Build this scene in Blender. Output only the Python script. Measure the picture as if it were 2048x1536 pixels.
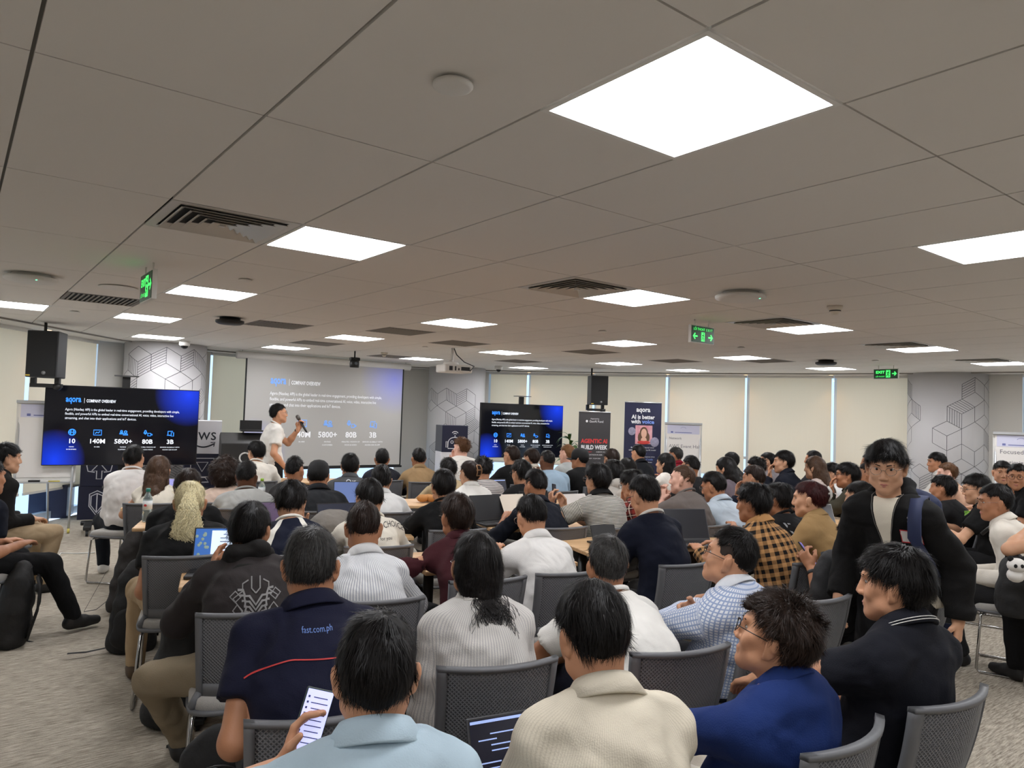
import bpy, bmesh, math, random
import numpy as np
from mathutils import Vector, Matrix, Euler
from mathutils.bvhtree import BVHTree

# ------------------------------------------------------------------ camera, world, exposure
for o in list(bpy.data.objects): bpy.data.objects.remove(o)
SC = bpy.context.scene
COL = SC.collection
rad = math.radians
FPX, PITCH, ROLL, CAMH = 1451.0, 0.04043, 0.0330, 1.66        # focal length in pixels of the 2048 frame, tilt, roll, eye height
cam_d = bpy.data.cameras.new('camera')
cam_d.sensor_width = 36.0
cam_d.lens = FPX / 2048 * 36.0
cam_d.clip_end = 200
cam = bpy.data.objects.new('camera', cam_d)
cam.matrix_world = Matrix.Translation((0, 0, CAMH)) @ Matrix.Rotation(math.pi/2 + PITCH, 4, 'X') @ Matrix.Rotation(ROLL, 4, 'Z')
COL.objects.link(cam)
SC.camera = cam
SC.view_settings.view_transform = 'Standard'
SC.view_settings.look = 'None'
SC.view_settings.exposure = 0.0
SC.view_settings.gamma = 1.0
SC.view_settings.use_curve_mapping = False
LED_POWER = 22.0
SPOT_POWER = 6.5
SKY_POWER = 2.1
W = bpy.data.worlds.new('sky'); SC.world = W
W.use_nodes = True
W.node_tree.nodes['Background'].inputs[0].default_value = (0.56, 0.71, 0.92, 1)
W.node_tree.nodes['Background'].inputs[1].default_value = SKY_POWER
CEIL = CAMH + 0.89
SC.cycles.max_bounces = 8; SC.cycles.diffuse_bounces = 4; SC.cycles.glossy_bounces = 2; SC.cycles.transmission_bounces = 4; SC.cycles.transparent_max_bounces = 6

def ray(u, v):
    x, y = u - 1024, v - 768
    cr, sr = math.cos(ROLL), math.sin(ROLL)
    a, b = cr*x + sr*y, -sr*x + cr*y
    r, up = a/FPX, -b/FPX
    c, s = math.cos(PITCH), math.sin(PITCH)
    return Vector((r, c - up*s, s + up*c))
def at(u, v, Y):                       # point of the room at distance Y along the view that the photo shows at u, v
    R = ray(u, v)
    return R*(Y/R.y) + Vector((0, 0, CAMH))
def atz(u, v, z):                      # the same for a known height
    R = ray(u, v)
    return R*((z - CAMH)/R.z) + Vector((0, 0, CAMH))

# ------------------------------------------------------------------ materials
def lin(c):
    return tuple(((x/255)/12.92 if x/255 <= .04045 else ((x/255 + .055)/1.055)**2.4) for x in c[:3])
_M = {}
def new_mat(key):
    m = bpy.data.materials.new(key); m.use_nodes = True
    return m, m.node_tree.nodes, m.node_tree.links, m.node_tree.nodes['Principled BSDF']
def mat(name, col, rough=.6, metal=0., spec=.5, bump=0., bscale=40., var=0., vscale=8., trans=0., coat=0.):
    if name in _M: return _M[name]
    m, N, L, b = new_mat(name)
    c = lin(col)
    b.inputs['Base Color'].default_value = (*c, 1)
    b.inputs['Roughness'].default_value = rough
    b.inputs['Metallic'].default_value = metal
    b.inputs['Specular IOR Level'].default_value = spec
    if coat: b.inputs['Coat Weight'].default_value = coat
    if trans: b.inputs['Transmission Weight'].default_value = trans
    if bump or var:
        tc = N.new('ShaderNodeTexCoord')
    if var:
        n = N.new('ShaderNodeTexNoise'); n.inputs['Scale'].default_value = vscale; n.inputs['Detail'].default_value = 4
        L.new(tc.outputs['Object'], n.inputs['Vector'])
        r = N.new('ShaderNodeMix'); r.data_type = 'RGBA'
        r.inputs[6].default_value = (*[x*(1 - var) for x in c], 1); r.inputs[7].default_value = (*[min(1, x*(1 + var)) for x in c], 1)
        L.new(n.outputs['Fac'], r.inputs[0]); L.new(r.outputs[2], b.inputs['Base Color'])
    if bump:
        n = N.new('ShaderNodeTexNoise'); n.inputs['Scale'].default_value = bscale; n.inputs['Detail'].default_value = 3
        L.new(tc.outputs['Object'], n.inputs['Vector'])
        p = N.new('ShaderNodeBump'); p.inputs['Strength'].default_value = bump; p.inputs['Distance'].default_value = .01
        L.new(n.outputs['Fac'], p.inputs['Height']); L.new(p.outputs[0], b.inputs['Normal'])
    _M[name] = m
    return m
def emit(name, col, power=1.):
    if name in _M: return _M[name]
    m, N, L, b = new_mat(name)
    b.inputs['Base Color'].default_value = (*lin(col), 1)
    b.inputs['Emission Color'].default_value = (*lin(col), 1)
    b.inputs['Emission Strength'].default_value = power
    b.inputs['Roughness'].default_value = .4
    if power < 3: m.cycles.emission_sampling = 'NONE'
    _M[name] = m
    return m
def math_node(N, L, op, a, b=None, c=None):
    n = N.new('ShaderNodeMath'); n.operation = op
    for i, v in enumerate((a, b, c)):
        if v is None: continue
        if isinstance(v, (int, float)): n.inputs[i].default_value = v
        else: L.new(v, n.inputs[i])
    return n.outputs[0]
def fabric(col, pat=None, col2=None, scale=1., rough=.88):
    key = f'fabric_{col}_{pat}_{col2}_{scale}'
    if key in _M: return _M[key]
    m, N, L, b = new_mat('fabric')
    b.inputs['Roughness'].default_value = rough
    b.inputs['Specular IOR Level'].default_value = .25
    tc = N.new('ShaderNodeTexCoord')
    c = lin(col)
    if max(c) < .09: c = tuple(x*.62 for x in c)
    n = N.new('ShaderNodeTexNoise'); n.inputs['Scale'].default_value = 9; n.inputs['Detail'].default_value = 2
    L.new(tc.outputs['Object'], n.inputs['Vector'])
    def ramp(fac, c1, c2):
        r = N.new('ShaderNodeMix'); r.data_type = 'RGBA'
        for i, k in ((6, c1), (7, c2)):
            if isinstance(k, tuple): r.inputs[i].default_value = (*k, 1)
            else: L.new(k, r.inputs[i])
        L.new(fac, r.inputs[0]); return r.outputs[2]
    base = ramp(n.outputs['Fac'], tuple(x*.86 for x in c), tuple(min(1, x*1.1) for x in c))
    if pat:
        c2 = lin(col2)
        at_ = N.new('ShaderNodeAttribute'); at_.attribute_name = 'cloth'
        sp = N.new('ShaderNodeSeparateXYZ'); L.new(at_.outputs['Vector'], sp.inputs[0])
        def band(o, freq, thr):
            s = math_node(N, L, 'SINE', math_node(N, L, 'MULTIPLY', o, freq))
            return math_node(N, L, 'GREATER_THAN', s, thr)
        x, y, z = sp.outputs
        xy = x
        if pat == 'hstripe': base = ramp(band(z, 560*scale, .1), base, c2)
        elif pat == 'vstripe': base = ramp(band(xy, 700*scale, .35), base, c2)
        elif pat == 'plaid':
            f1 = band(xy, 130*scale, .0); f2 = band(z, 130*scale, .0)
            f = math_node(N, L, 'MULTIPLY', math_node(N, L, 'ADD', f1, f2), .5)
            base = ramp(f, base, c2)
        elif pat == 'check':
            f1 = band(xy, 520*scale, .45); f2 = band(z, 520*scale, .45)
            f = math_node(N, L, 'MINIMUM', math_node(N, L, 'ADD', f1, f2), 1.)
            base = ramp(math_node(N, L, 'MULTIPLY', f, .75), base, c2)
        elif pat == 'redplaid':
            f1 = band(xy, 105*scale, .0); f2 = band(z, 105*scale, .0)
            base = ramp(math_node(N, L, 'MULTIPLY', math_node(N, L, 'ADD', f1, f2), .45), base, (.012, .010, .010))
            g = math_node(N, L, 'MAXIMUM', band(xy, 105*scale, .97), band(z, 105*scale, .97))
            base = ramp(math_node(N, L, 'MULTIPLY', g, .8), base, c2)
        elif pat == 'dots':
            v = N.new('ShaderNodeTexVoronoi'); v.inputs['Scale'].default_value = 18; L.new(tc.outputs['Object'], v.inputs['Vector'])
            base = ramp(math_node(N, L, 'LESS_THAN', v.outputs['Distance'], .16), base, c2)
        elif pat == 'panel':     # white shoulder panels between a dark body and sleeves
            ax = math_node(N, L, 'ABSOLUTE', x)
            f = math_node(N, L, 'MULTIPLY', math_node(N, L, 'GREATER_THAN', ax, .10), math_node(N, L, 'LESS_THAN', ax, .155))
            base = ramp(f, base, c2)
        elif pat == 'knit':
            base = ramp(math_node(N, L, 'MULTIPLY', band(xy, 1000*scale, .3), .35), base, c2)
        elif pat == 'camo':
            v = N.new('ShaderNodeTexNoise'); v.inputs['Scale'].default_value = 14; L.new(tc.outputs['Object'], v.inputs['Vector'])
            base = ramp(math_node(N, L, 'GREATER_THAN', v.outputs['Fac'], .55), base, c2)
    L.new(base, b.inputs['Base Color'])
    w = N.new('ShaderNodeTexNoise'); w.inputs['Scale'].default_value = 5.5; w.inputs['Detail'].default_value = 1.5; w.inputs['Distortion'].default_value = .9
    L.new(tc.outputs['Object'], w.inputs['Vector'])
    w2 = N.new('ShaderNodeTexNoise'); w2.inputs['Scale'].default_value = 260; w2.inputs['Detail'].default_value = 0
    L.new(tc.outputs['Object'], w2.inputs['Vector'])
    hsum = math_node(N, L, 'ADD', w.outputs['Fac'], math_node(N, L, 'MULTIPLY', w2.outputs['Fac'], .02))
    p = N.new('ShaderNodeBump'); p.inputs['Strength'].default_value = .55; p.inputs['Distance'].default_value = .06
    L.new(hsum, p.inputs['Height']); L.new(p.outputs[0], b.inputs['Normal'])
    _M[key] = m
    return m

# ------------------------------------------------------------------ mesh helpers
def mesh_np(name, V, F, smooth=False):
    """V (n,3) array, F (m,k) array or list of such arrays"""
    me = bpy.data.meshes.new(name)
    V = np.asarray(V, np.float32)
    Fs = F if isinstance(F, list) else [F]
    Fs = [np.asarray(f, np.int32) for f in Fs if len(f)]
    me.vertices.add(len(V)); me.vertices.foreach_set('co', V.ravel())
    nl = sum(f.size for f in Fs); nf = sum(len(f) for f in Fs)
    me.loops.add(nl); me.polygons.add(nf)
    me.loops.foreach_set('vertex_index', np.concatenate([f.ravel() for f in Fs]))
    cnt = np.concatenate([np.full(len(f), f.shape[1]) for f in Fs])
    st = np.concatenate([[0], np.cumsum(cnt)[:-1]]).astype(np.int32)
    me.polygons.foreach_set('loop_start', st)
    me.update(calc_edges=True)
    me.validate()
    me.polygons.foreach_set('use_smooth', np.full(len(me.polygons), smooth))
    return me
class MB:                                # collects shapes and builds one mesh object
    def __init__(s): s.v = []; s.f = []; s.sm = []
    def add(s, v, f, smooth=False):
        o = len(s.v); s.v += [tuple(p) for p in v]; s.f += [tuple(i + o for i in q) for q in f]; s.sm += [smooth]*len(f)
        return s
    def box(s, c, d, rz=0., R=None):
        v = [Vector((x*d[0]/2, y*d[1]/2, z*d[2]/2)) for x in (-1, 1) for y in (-1, 1) for z in (-1, 1)]
        M = R if R is not None else Matrix.Rotation(rz, 3, 'Z')
        c = Vector(c)
        return s.add([M @ p + c for p in v], [(0, 1, 3, 2), (4, 6, 7, 5), (0, 4, 5, 1), (2, 3, 7, 6), (0, 2, 6, 4), (1, 5, 7, 3)])
    def prism(s, pts, z0, z1):           # extrude a plan polygon
        n = len(pts)
        v = [(p[0], p[1], z0) for p in pts] + [(p[0], p[1], z1) for p in pts]
        return s.add(v, [tuple(reversed(range(n))), tuple(range(n, 2*n))] + [(i, (i + 1) % n, n + (i + 1) % n, n + i) for i in range(n)])
    def lathe(s, prof, c=(0, 0, 0), n=24, smooth=True, M=None):   # prof [(r, z)]
        v = []; f = []
        for r, z in prof:
            for k in range(n):
                a = 2*math.pi*k/n
                p = Vector((r*math.cos(a), r*math.sin(a), z))
                if M is not None: p = M @ p
                v.append(p + Vector(c))
        for i in range(len(prof) - 1):
            for k in range(n):
                f.append((i*n + k, i*n + (k + 1) % n, (i + 1)*n + (k + 1) % n, (i + 1)*n + k))
        f.append(tuple(reversed(range(n)))); f.append(tuple(range((len(prof) - 1)*n, len(prof)*n)))
        return s.add(v, f, smooth)
    def cyl(s, a, b, r, r2=None, n=12, smooth=True): return s.tube([a, b], r, r2=r2, n=n, smooth=smooth)
    def tube(s, pts, r, r2=None, n=8, smooth=True, closed=False):
        pts = [Vector(p) for p in pts]; m = len(pts); v = []; f = []
        up = None
        for i, p in enumerate(pts):
            t = (pts[(i + 1) % m] - pts[i - 1]) if closed else (pts[min(i + 1, m - 1)] - pts[max(i - 1, 0)])
            if t.length < 1e-9: t = Vector((0, 0, 1))
            t.normalize()
            if up is None: up = t.orthogonal()
            up = up - t*up.dot(t)
            if up.length < 1e-6: up = t.orthogonal()
            up.normalize(); w = t.cross(up)
            rr = r if r2 is None else r + (r2 - r)*i/max(1, m - 1)
            for k in range(n):
                a = 2*math.pi*k/n
                v.append(p + (up*math.cos(a) + w*math.sin(a))*rr)
        for i in range(m if closed else m - 1):
            for k in range(n):
                j = (i + 1) % m
                f.append((i*n + k, i*n + (k + 1) % n, j*n + (k + 1) % n, j*n + k))
        if not closed: f += [tuple(reversed(range(n))), tuple(range((m - 1)*n, m*n))]
        return s.add(v, f, smooth)
    def ell(s, c, r, n=12, m=8, M=None):
        v = []; f = []
        c = Vector(c)
        for i in range(m + 1):
            ph = math.pi*i/m
            for k in range(n):
                a = 2*math.pi*k/n
                p = Vector((r[0]*math.sin(ph)*math.cos(a), r[1]*math.sin(ph)*math.sin(a), r[2]*math.cos(ph)))
                v.append((M @ p if M is not None else p) + c)
        for i in range(m):
            for k in range(n): f.append((i*n + k, (i + 1)*n + k, (i + 1)*n + (k + 1) % n, i*n + (k + 1) % n))
        return s.add(v, f, True)
    def ribbon(s, pts, w, y=0., close=False):     # flat line in the local XZ plane facing -Y
        n = len(pts); out = []
        for i, p in enumerate(pts):
            a = pts[(i - 1) % n] if (close or i) else p
            b = pts[(i + 1) % n] if (close or i < n - 1) else p
            t = Vector((b[0] - a[0], b[1] - a[1]));
            if t.length < 1e-9: t = Vector((1, 0))
            t.normalize(); nn = Vector((-t.y, t.x))*w/2
            out += [(p[0] + nn.x, y, p[1] + nn.y), (p[0] - nn.x, y, p[1] - nn.y)]
        f = [(2*i, 2*i + 1, 2*((i + 1) % n) + 1, 2*((i + 1) % n)) for i in range(n if close else n - 1)]
        return s.add(out, f)
    def mesh(s, name):
        me = bpy.data.meshes.new(name); me.from_pydata([tuple(p) for p in s.v], [], s.f); me.update()
        me.polygons.foreach_set('use_smooth', s.sm)
        return me
    def build(s, name, m, parent=None, bevel=0., seg=2):
        o = link(name, s.mesh(name), m, parent)
        if bevel:
            b = o.modifiers.new('bevel', 'BEVEL'); b.width = bevel; b.segments = seg; b.limit_method = 'ANGLE'; b.angle_limit = rad(40)
        return o
def link(name, me, m=None, parent=None):
    o = bpy.data.objects.new(name, me); COL.objects.link(o)
    if m is not None:
        me.materials.clear(); me.materials.append(m)
    if parent is not None: o.parent = parent
    return o
def tag(o, label=None, cat=None, group=None, kind=None):
    if label: o['label'] = label
    if cat: o['category'] = cat
    if group: o['group'] = group
    if kind: o['kind'] = kind
    return o
def empty(name, loc=(0, 0, 0), rz=0., label=None, cat=None, group=None, kind=None):
    o = bpy.data.objects.new(name, None); COL.objects.link(o)
    o.location = loc; o.rotation_euler = (0, 0, rz); o.empty_display_size = .1
    return tag(o, label, cat, group, kind)
def copy_tree(o, parent=None):
    c = o.copy(); COL.objects.link(c); c.parent = parent
    for ch in o.children: copy_tree(ch, c)
    return c
_FONT = None
def text_geo(body, size, align='LEFT', bold=0., space=1.):
    cu = bpy.data.curves.new('lettering', 'FONT'); cu.body = body; cu.size = size; cu.align_x = align; cu.resolution_u = 2
    cu.offset = bold; cu.space_character = space; cu.fill_mode = 'FRONT'
    o = bpy.data.objects.new('lettering', cu); COL.objects.link(o)
    me = o.to_mesh()
    V = [tuple(v.co) for v in me.vertices]; F = [tuple(p.vertices) for p in me.polygons]
    o.to_mesh_clear(); bpy.data.objects.remove(o); bpy.data.curves.remove(cu)
    return V, F
def put_text(mb, body, size, x, z, y=-.001, align='LEFT', bold=0., fit=None, space=1.):
    V, F = text_geo(body, size, align, bold, space)
    k = 1.
    if fit and V:
        w = max(p[0] for p in V) - min(p[0] for p in V)
        k = fit/w if w > 0 else 1.
    mb.add([(x + p[0]*k, y, z + p[1]) for p in V], F)

# colours used all over
WHITE = mat('white_paint', (226, 224, 219), .7)
BLACKM = mat('black_metal', (22, 22, 23), .42)
BLACKP = mat('black_plastic', (26, 26, 27), .5)
CHROME = mat('chrome', (200, 200, 200), .16, 1.)
GREYP = mat('grey_plastic', (112, 113, 115), .5)
PAPER = mat('paper', (232, 228, 224), .8)
# ------------------------------------------------------------------ the room
GA = 0.65727                              # the ceiling grid is turned by this angle
GX, GY = -1.26230693, 1.83357895
E1 = Vector((math.cos(GA), math.sin(GA))); E2 = Vector((-math.sin(GA), math.cos(GA)))
def gpt(i, j2, di=0., dj=0.):             # corner of a half tile (0.6 m) of the ceiling grid
    return Vector((GX, GY)) + E1*(.6*i + di) + E2*(.6*j2 + dj)
INNER = [(-5.75, -3.2), (-5.75, 10.6), (-4.95, 12.1), (-2.25, 14.85), (-.55, 15.2), (.3, 15.1), (1.64, 14.66), (3.0, 14.15), (4.32, 13.5), (5.6, 12.8),
         (6.62, 12.05), (7.75, 11.0), (8.9, 9.7), (9.8, 8.3), (10.4, 6.7), (10.7, 4.9), (10.7, -3.2)]
def offset_poly(P, d):
    out = []; n = len(P)
    for i in range(n):
        a, b, c = Vector(P[i - 1]), Vector(P[i]), Vector(P[(i + 1) % n])
        n1 = (b - a).normalized(); n2 = (c - b).normalized()
        n1 = Vector((-n1.y, n1.x)); n2 = Vector((-n2.y, n2.x))
        m = (n1 + n2).normalized(); out.append(b + m*(d/max(.3, m.dot(n1))))
    return out
OUTER = offset_poly(INNER, .45)           # clockwise list: the left normal points outward
def clip_convex(poly, clip):              # Sutherland-Hodgman, clip polygon clockwise
    out = [Vector(p) for p in poly]
    n = len(clip)
    for i in range(n):
        a, b = Vector(clip[i]), Vector(clip[(i + 1) % n]); e = b - a
        side = lambda p: e.x*(p.y - a.y) - e.y*(p.x - a.x)      # <= 0 inside
        res = []
        for k in range(len(out)):
            p, q = out[k - 1], out[k]
            sp, sq = side(p), side(q)
            if (sp <= 0) != (sq <= 0): res.append(p + (q - p)*(sp/(sp - sq)))
            if sq <= 0: res.append(q)
        out = res
        if len(out) < 3: return []
    return out

# floor: loop-pile carpet with a streak running along the building grid
def carpet_mat():
    m, N, L, b = new_mat('carpet')
    b.inputs['Roughness'].default_value = .96; b.inputs['Specular IOR Level'].default_value = .1
    tc = N.new('ShaderNodeTexCoord')
    mr = N.new('ShaderNodeMapping'); mr.inputs['Rotation'].default_value = (0, 0, -GA); L.new(tc.outputs['Object'], mr.inputs[0])
    mp = N.new('ShaderNodeMapping'); mp.inputs['Scale'].default_value = (7, 62, 1)
    L.new(mr.outputs[0], mp.inputs[0])
    n1 = N.new('ShaderNodeTexNoise'); n1.inputs['Scale'].default_value = 1.6; n1.inputs['Detail'].default_value = 5; n1.inputs['Roughness'].default_value = .65
    L.new(mp.outputs[0], n1.inputs['Vector'])
    n2 = N.new('ShaderNodeTexNoise'); n2.inputs['Scale'].default_value = 190; n2.inputs['Detail'].default_value = 2
    L.new(tc.outputs['Object'], n2.inputs['Vector'])
    r = N.new('ShaderNodeValToRGB')
    r.color_ramp.elements[0].position = .33; r.color_ramp.elements[0].color = (*lin((112, 104, 92)), 1)
    r.color_ramp.elements[1].position = .66; r.color_ramp.elements[1].color = (*lin((204, 195, 180)), 1)
    e = r.color_ramp.elements.new(.5); e.color = (*lin((168, 159, 145)), 1)
    f = math_node(N, L, 'ADD', math_node(N, L, 'MULTIPLY', n1.outputs['Fac'], .84), math_node(N, L, 'MULTIPLY', n2.outputs['Fac'], .16))
    L.new(f, r.inputs[0]); L.new(r.outputs[0], b.inputs['Base Color'])
    p = N.new('ShaderNodeBump'); p.inputs['Strength'].default_value = .6; p.inputs['Distance'].default_value = .006
    L.new(f, p.inputs['Height']); L.new(p.outputs[0], b.inputs['Normal'])
    return m
mb = MB(); mb.prism(OUTER[::-1], -.1, 0.)
tag(mb.build('floor', carpet_mat()), 'grey beige streaked loop-pile carpet floor', kind='structure')

# ceiling: slab above, tiles of 0.6 x 1.2 m hung below it, LED panels and air diffusers in half tiles
TILE = mat('ceiling_tile', (231, 227, 221), .9, spec=.1)
GRIDM = mat('ceiling_grid', (120, 116, 110), .7)
PLASTER = mat('plaster', (228, 225, 220), .85, spec=.1)
mb = MB(); mb.prism(OUTER[::-1], CEIL + .014, CEIL + .12)
ceiling = tag(mb.build('ceiling', GRIDM), 'suspended office ceiling of light grey tiles', kind='structure')
LIGHTS = [(i, j) for i in (2, 6, 10, 14, 18) for j in (-6, -2, 2, 6, 10, 14) if not (i == 2 and j == 14) and not (i == 18 and j >= 10)]
LIGHTS += [(-2, -6), (-2, -2), (3, 14), (0, 10), (17, 10), (6, 17), (9, 17), (-2, 6)]
SQUARE_VENTS = [(1, 2), (5, 2), (9, 2), (13, 2), (17, 2)]
GRILLES = [(1, 8), (4, 9), (6, 8), (6, 12), (11, 8), (8, 9), (12, 12), (9, 14), (14, 8), (15, 6)]
def in_room(p): return len(clip_convex([p + Vector((.01, 0)), p + Vector((0, .01)), p - Vector((.01, 0))], INNER)) > 2
LIGHTS = [c for c in LIGHTS if all(in_room(gpt(c[0] + a, c[1] + b)) for a in (0, 1) for b in (0, 1))]
TAKEN = set(LIGHTS) | set(SQUARE_VENTS) | set(GRILLES)
def tile_poly(i, j2, n):
    ga, gb = .005, .0035
    return [gpt(i, j2, ga, gb), gpt(i, j2 + n, ga, -gb), gpt(i + 1, j2 + n, -ga, -gb), gpt(i + 1, j2, -ga, gb)]
tiles = []
for i in range(-14, 32):
    for j in range(-14, 16):
        halves = [(i, 2*j), (i, 2*j + 1)]
        free = [h for h in halves if h not in TAKEN]
        if len(free) == 2: todo = [(i, 2*j, 2)]
        else: todo = [(h[0], h[1], 1) for h in free]
        for t in todo:
            p = clip_convex(tile_poly(*t), INNER)
            if len(p) > 2:
                a = abs(sum(p[k].x*p[(k + 1) % len(p)].y - p[(k + 1) % len(p)].x*p[k].y for k in range(len(p))))/2
                if a > .004:
                    c = sum(p, Vector((0, 0)))/len(p); tiles.append((c.length, c, p))
def seen(c): return c.y > .3 and abs(c.x)/c.y < .9
vis = sorted([t for t in tiles if seen(t[1])], key=lambda t: t[0])
rest = [t for t in tiles if not seen(t[1])] + vis[298:]
for d, c, p in vis[:298]:
    m = MB(); q = [x - c for x in p]; m.prism(q[::-1] if False else q, 0, .012)
    o = m.build('tile', TILE, ceiling); o.location = (c.x, c.y, CEIL)
m = MB()
for d, c, p in rest: m.prism(p, CEIL, CEIL + .012)
tag(m.build('tile_field', TILE, ceiling), kind='stuff')
m = MB()                                   # plaster margin along the window wall
n = len(INNER)
for i in range(n):
    a, b = Vector(INNER[i]), Vector(INNER[(i + 1) % n]); c, d = OUTER[(i + 1) % n], OUTER[i]
    m.prism([a, d, c, b][::-1], CEIL - .012, CEIL + .014)
tag(m.build('trim_1', PLASTER), 'plaster ceiling margin along the windows', kind='structure')
m = MB()
for i in range(n):
    a, b = Vector(INNER[i]), Vector(INNER[(i + 1) % n]); e = (b - a).normalized(); nn = Vector((-e.y, e.x))
    m.prism([a - nn*.02, a + nn*.0, b + nn*.0, b - nn*.02], CEIL - .02, CEIL + .01)
tag(m.build('trim_2', mat('edge_trim', (150, 146, 140), .7)), 'metal edge trim around the tiled ceiling', kind='structure')  # one even grey strip along the edge of the tiles

LED = emit('led_diffuser', (250, 251, 255), LED_POWER)
FRAMEW = mat('panel_frame', (235, 233, 228), .5)
rot_grid = GA
def led_panel(i, j2, label):
    c = gpt(i + .5, j2 + .5)
    o = empty('led_panel', (c.x, c.y, CEIL), rot_grid, label, 'ceiling light', 'square LED ceiling panels')
    m = MB(); w = .298
    for a, b, dx, dy in ((0, -w + .009, 2*w, .018), (0, w - .009, 2*w, .018), (-w + .009, 0, .018, 2*w - .036), (w - .009, 0, .018, 2*w - .036)):
        m.box((a, b, .003), (dx, dy, .012))
    m.build('frame', FRAMEW, o)
    m = MB(); m.box((0, 0, .008), (2*w - .036, 2*w - .036, .006)); m.build('diffuser', LED, o)
    return o
PLACE = {(2, -2): 'largest square white LED panel overhead, nearest the camera', (2, 2): 'square white LED panel beside the big louvred air diffuser',
         (6, -2): 'square white LED panel cut off by the picture edge', (6, 2): 'square white LED panel beside the diffuser in the middle of the ceiling',
         (0, 10): 'square white LED panel above the hanging speaker by the flip chart', (2, 6): 'square white LED panel past the green exit sign seen edge-on'}
ORD = ['first', 'second', 'third', 'fourth', 'fifth', 'sixth', 'seventh', 'eighth']
ROWS = sorted({c[1] for c in LIGHTS})
for c in LIGHTS:
    k = sorted(q[0] for q in LIGHTS if q[1] == c[1]).index(c[0])
    led_panel(c[0], c[1], PLACE.get(c, f'square white LED panel, {ORD[k]} along the {ORD[ROWS.index(c[1])]} diagonal row counted from the camera'))
ALU = mat('vent_metal', (206, 203, 196), .4, .35)
DARKV = mat('duct_dark', (44, 42, 40), .8)
def square_vent(i, j2, label, group=None):
    c = gpt(i + .5, j2 + .5)
    o = empty('air_diffuser', (c.x, c.y, CEIL), rot_grid, label, 'air vent', 'louvred air diffusers')
    m = MB(); m.box((0, 0, .0125), (.59, .59, .003)); m.build('duct', DARKV, o)
    m = MB()
    for a, b, dx, dy in ((0, -.272, .59, .046), (0, .272, .59, .046), (-.272, 0, .046, .498), (.272, 0, .046, .498)): m.box((a, b, .002), (dx, dy, .006))
    m.build('frame', ALU, o)
    for k in range(5):
        r = .245 - k*.047; m = MB()
        for q in range(4):                    # each louvre ring: four sloping blades
            R = Matrix.Rotation(q*math.pi/2, 3, 'Z')
            pts = [(-r, -r, -.012), (r, -r, -.012), (r - .036, -r + .036, .012), (-r + .036, -r + .036, .012)]
            pts = [R @ Vector(p) for p in pts]
            m.add(pts + [p + Vector((0, 0, .002)) for p in pts], [(0, 1, 2, 3), (7, 6, 5, 4), (0, 4, 5, 1), (1, 5, 6, 2), (2, 6, 7, 3), (3, 7, 4, 0)])
        m.build('louvre', ALU, o)
    m = MB(); m.box((0, 0, -.008), (.03, .03, .01)); m.build('core', ALU, o)
VL = {(1, 2): 'large square louvred air diffuser, nearest on the ceiling', (5, 2): 'square louvred air diffuser in the middle of the ceiling',
      (9, 2): 'square louvred air diffuser behind the two-arrow exit sign', (13, 2): 'square louvred air diffuser second from the picture edge', (17, 2): 'square louvred air diffuser above the patterned column by the picture edge'}
for c in SQUARE_VENTS: square_vent(c[0], c[1], VL[c])
GL = ['dark slatted return grille above the hanging speaker by the flip chart', 'dark slatted return grille above the nearer television and lectern', 'dark slatted return grille in mid-ceiling, nearer the stage', 'dark slatted return grille above the presenter', 'dark slatted return grille above the hanging speaker by the banners', 'dark slatted return grille just before the hanging projector', 'dark slatted return grille above the second television', 'dark slatted return grille above the conference camera', 'dark slatted return grille above the handwritten flip chart', 'dark slatted return grille touching an LED panel near the exit sign']
GRIM = mat('grille', (128, 122, 114), .6, .2)
for k, (i, j2) in enumerate(GRILLES):
    c = gpt(i + .5, j2 + .5)
    o = empty('return_grille', (c.x, c.y, CEIL), rot_grid, GL[k], 'air vent', 'return air grilles')
    m = MB(); m.box((0, 0, .0125), (.59, .59, .003)); m.build('duct', DARKV, o)
    m = MB()
    for a, b, dx, dy in ((0, -.28, .59, .03), (0, .28, .59, .03), (-.28, 0, .03, .53), (.28, 0, .03, .53)): m.box((a, b, .003), (dx, dy, .008))
    m.build('frame', GRIM, o)
    sl = MB(); sl.box((0, 0, .003), (.012, .53, .014)); me = sl.mesh('slat')
    me.materials.append(GRIM)
    for q in range(14):
        s = link('slat', me, None, o); s.location = (-.2437 + q*.0375, 0, 0); s.rotation_euler = (0, .5, 0)

# window wall: bays with roller blinds, mullions, glass; patterned round columns; plain walls behind the camera
BLIND = None
def blind_mat():
    m, N, L, b = new_mat('blind_fabric')
    out = N['Material Output']
    N.remove(b)
    tc = N.new('ShaderNodeTexCoord')
    wv = N.new('ShaderNodeTexNoise'); wv.inputs['Scale'].default_value = 3; wv.inputs['Detail'].default_value = 3
    mp = N.new('ShaderNodeMapping'); mp.inputs['Scale'].default_value = (60, 60, .4); L.new(tc.outputs['Object'], mp.inputs[0]); L.new(mp.outputs[0], wv.inputs['Vector'])
    mx = N.new('ShaderNodeMix'); mx.data_type = 'RGBA'
    mx.inputs[6].default_value = (*lin((224, 216, 206)), 1); mx.inputs[7].default_value = (*lin((233, 226, 217)), 1)
    L.new(wv.outputs['Fac'], mx.inputs[0])
    d = N.new('ShaderNodeBsdfDiffuse'); t = N.new('ShaderNodeBsdfTranslucent')
    L.new(mx.outputs[2], d.inputs[0]); t.inputs[0].default_value = (*lin((255, 236, 210)), 1)
    s = N.new('ShaderNodeMixShader'); s.inputs[0].default_value = .6
    L.new(d.outputs[0], s.inputs[1]); L.new(t.outputs[0], s.inputs[2]); L.new(s.outputs[0], out.inputs[0])
    return m
BLIND = blind_mat()
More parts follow.
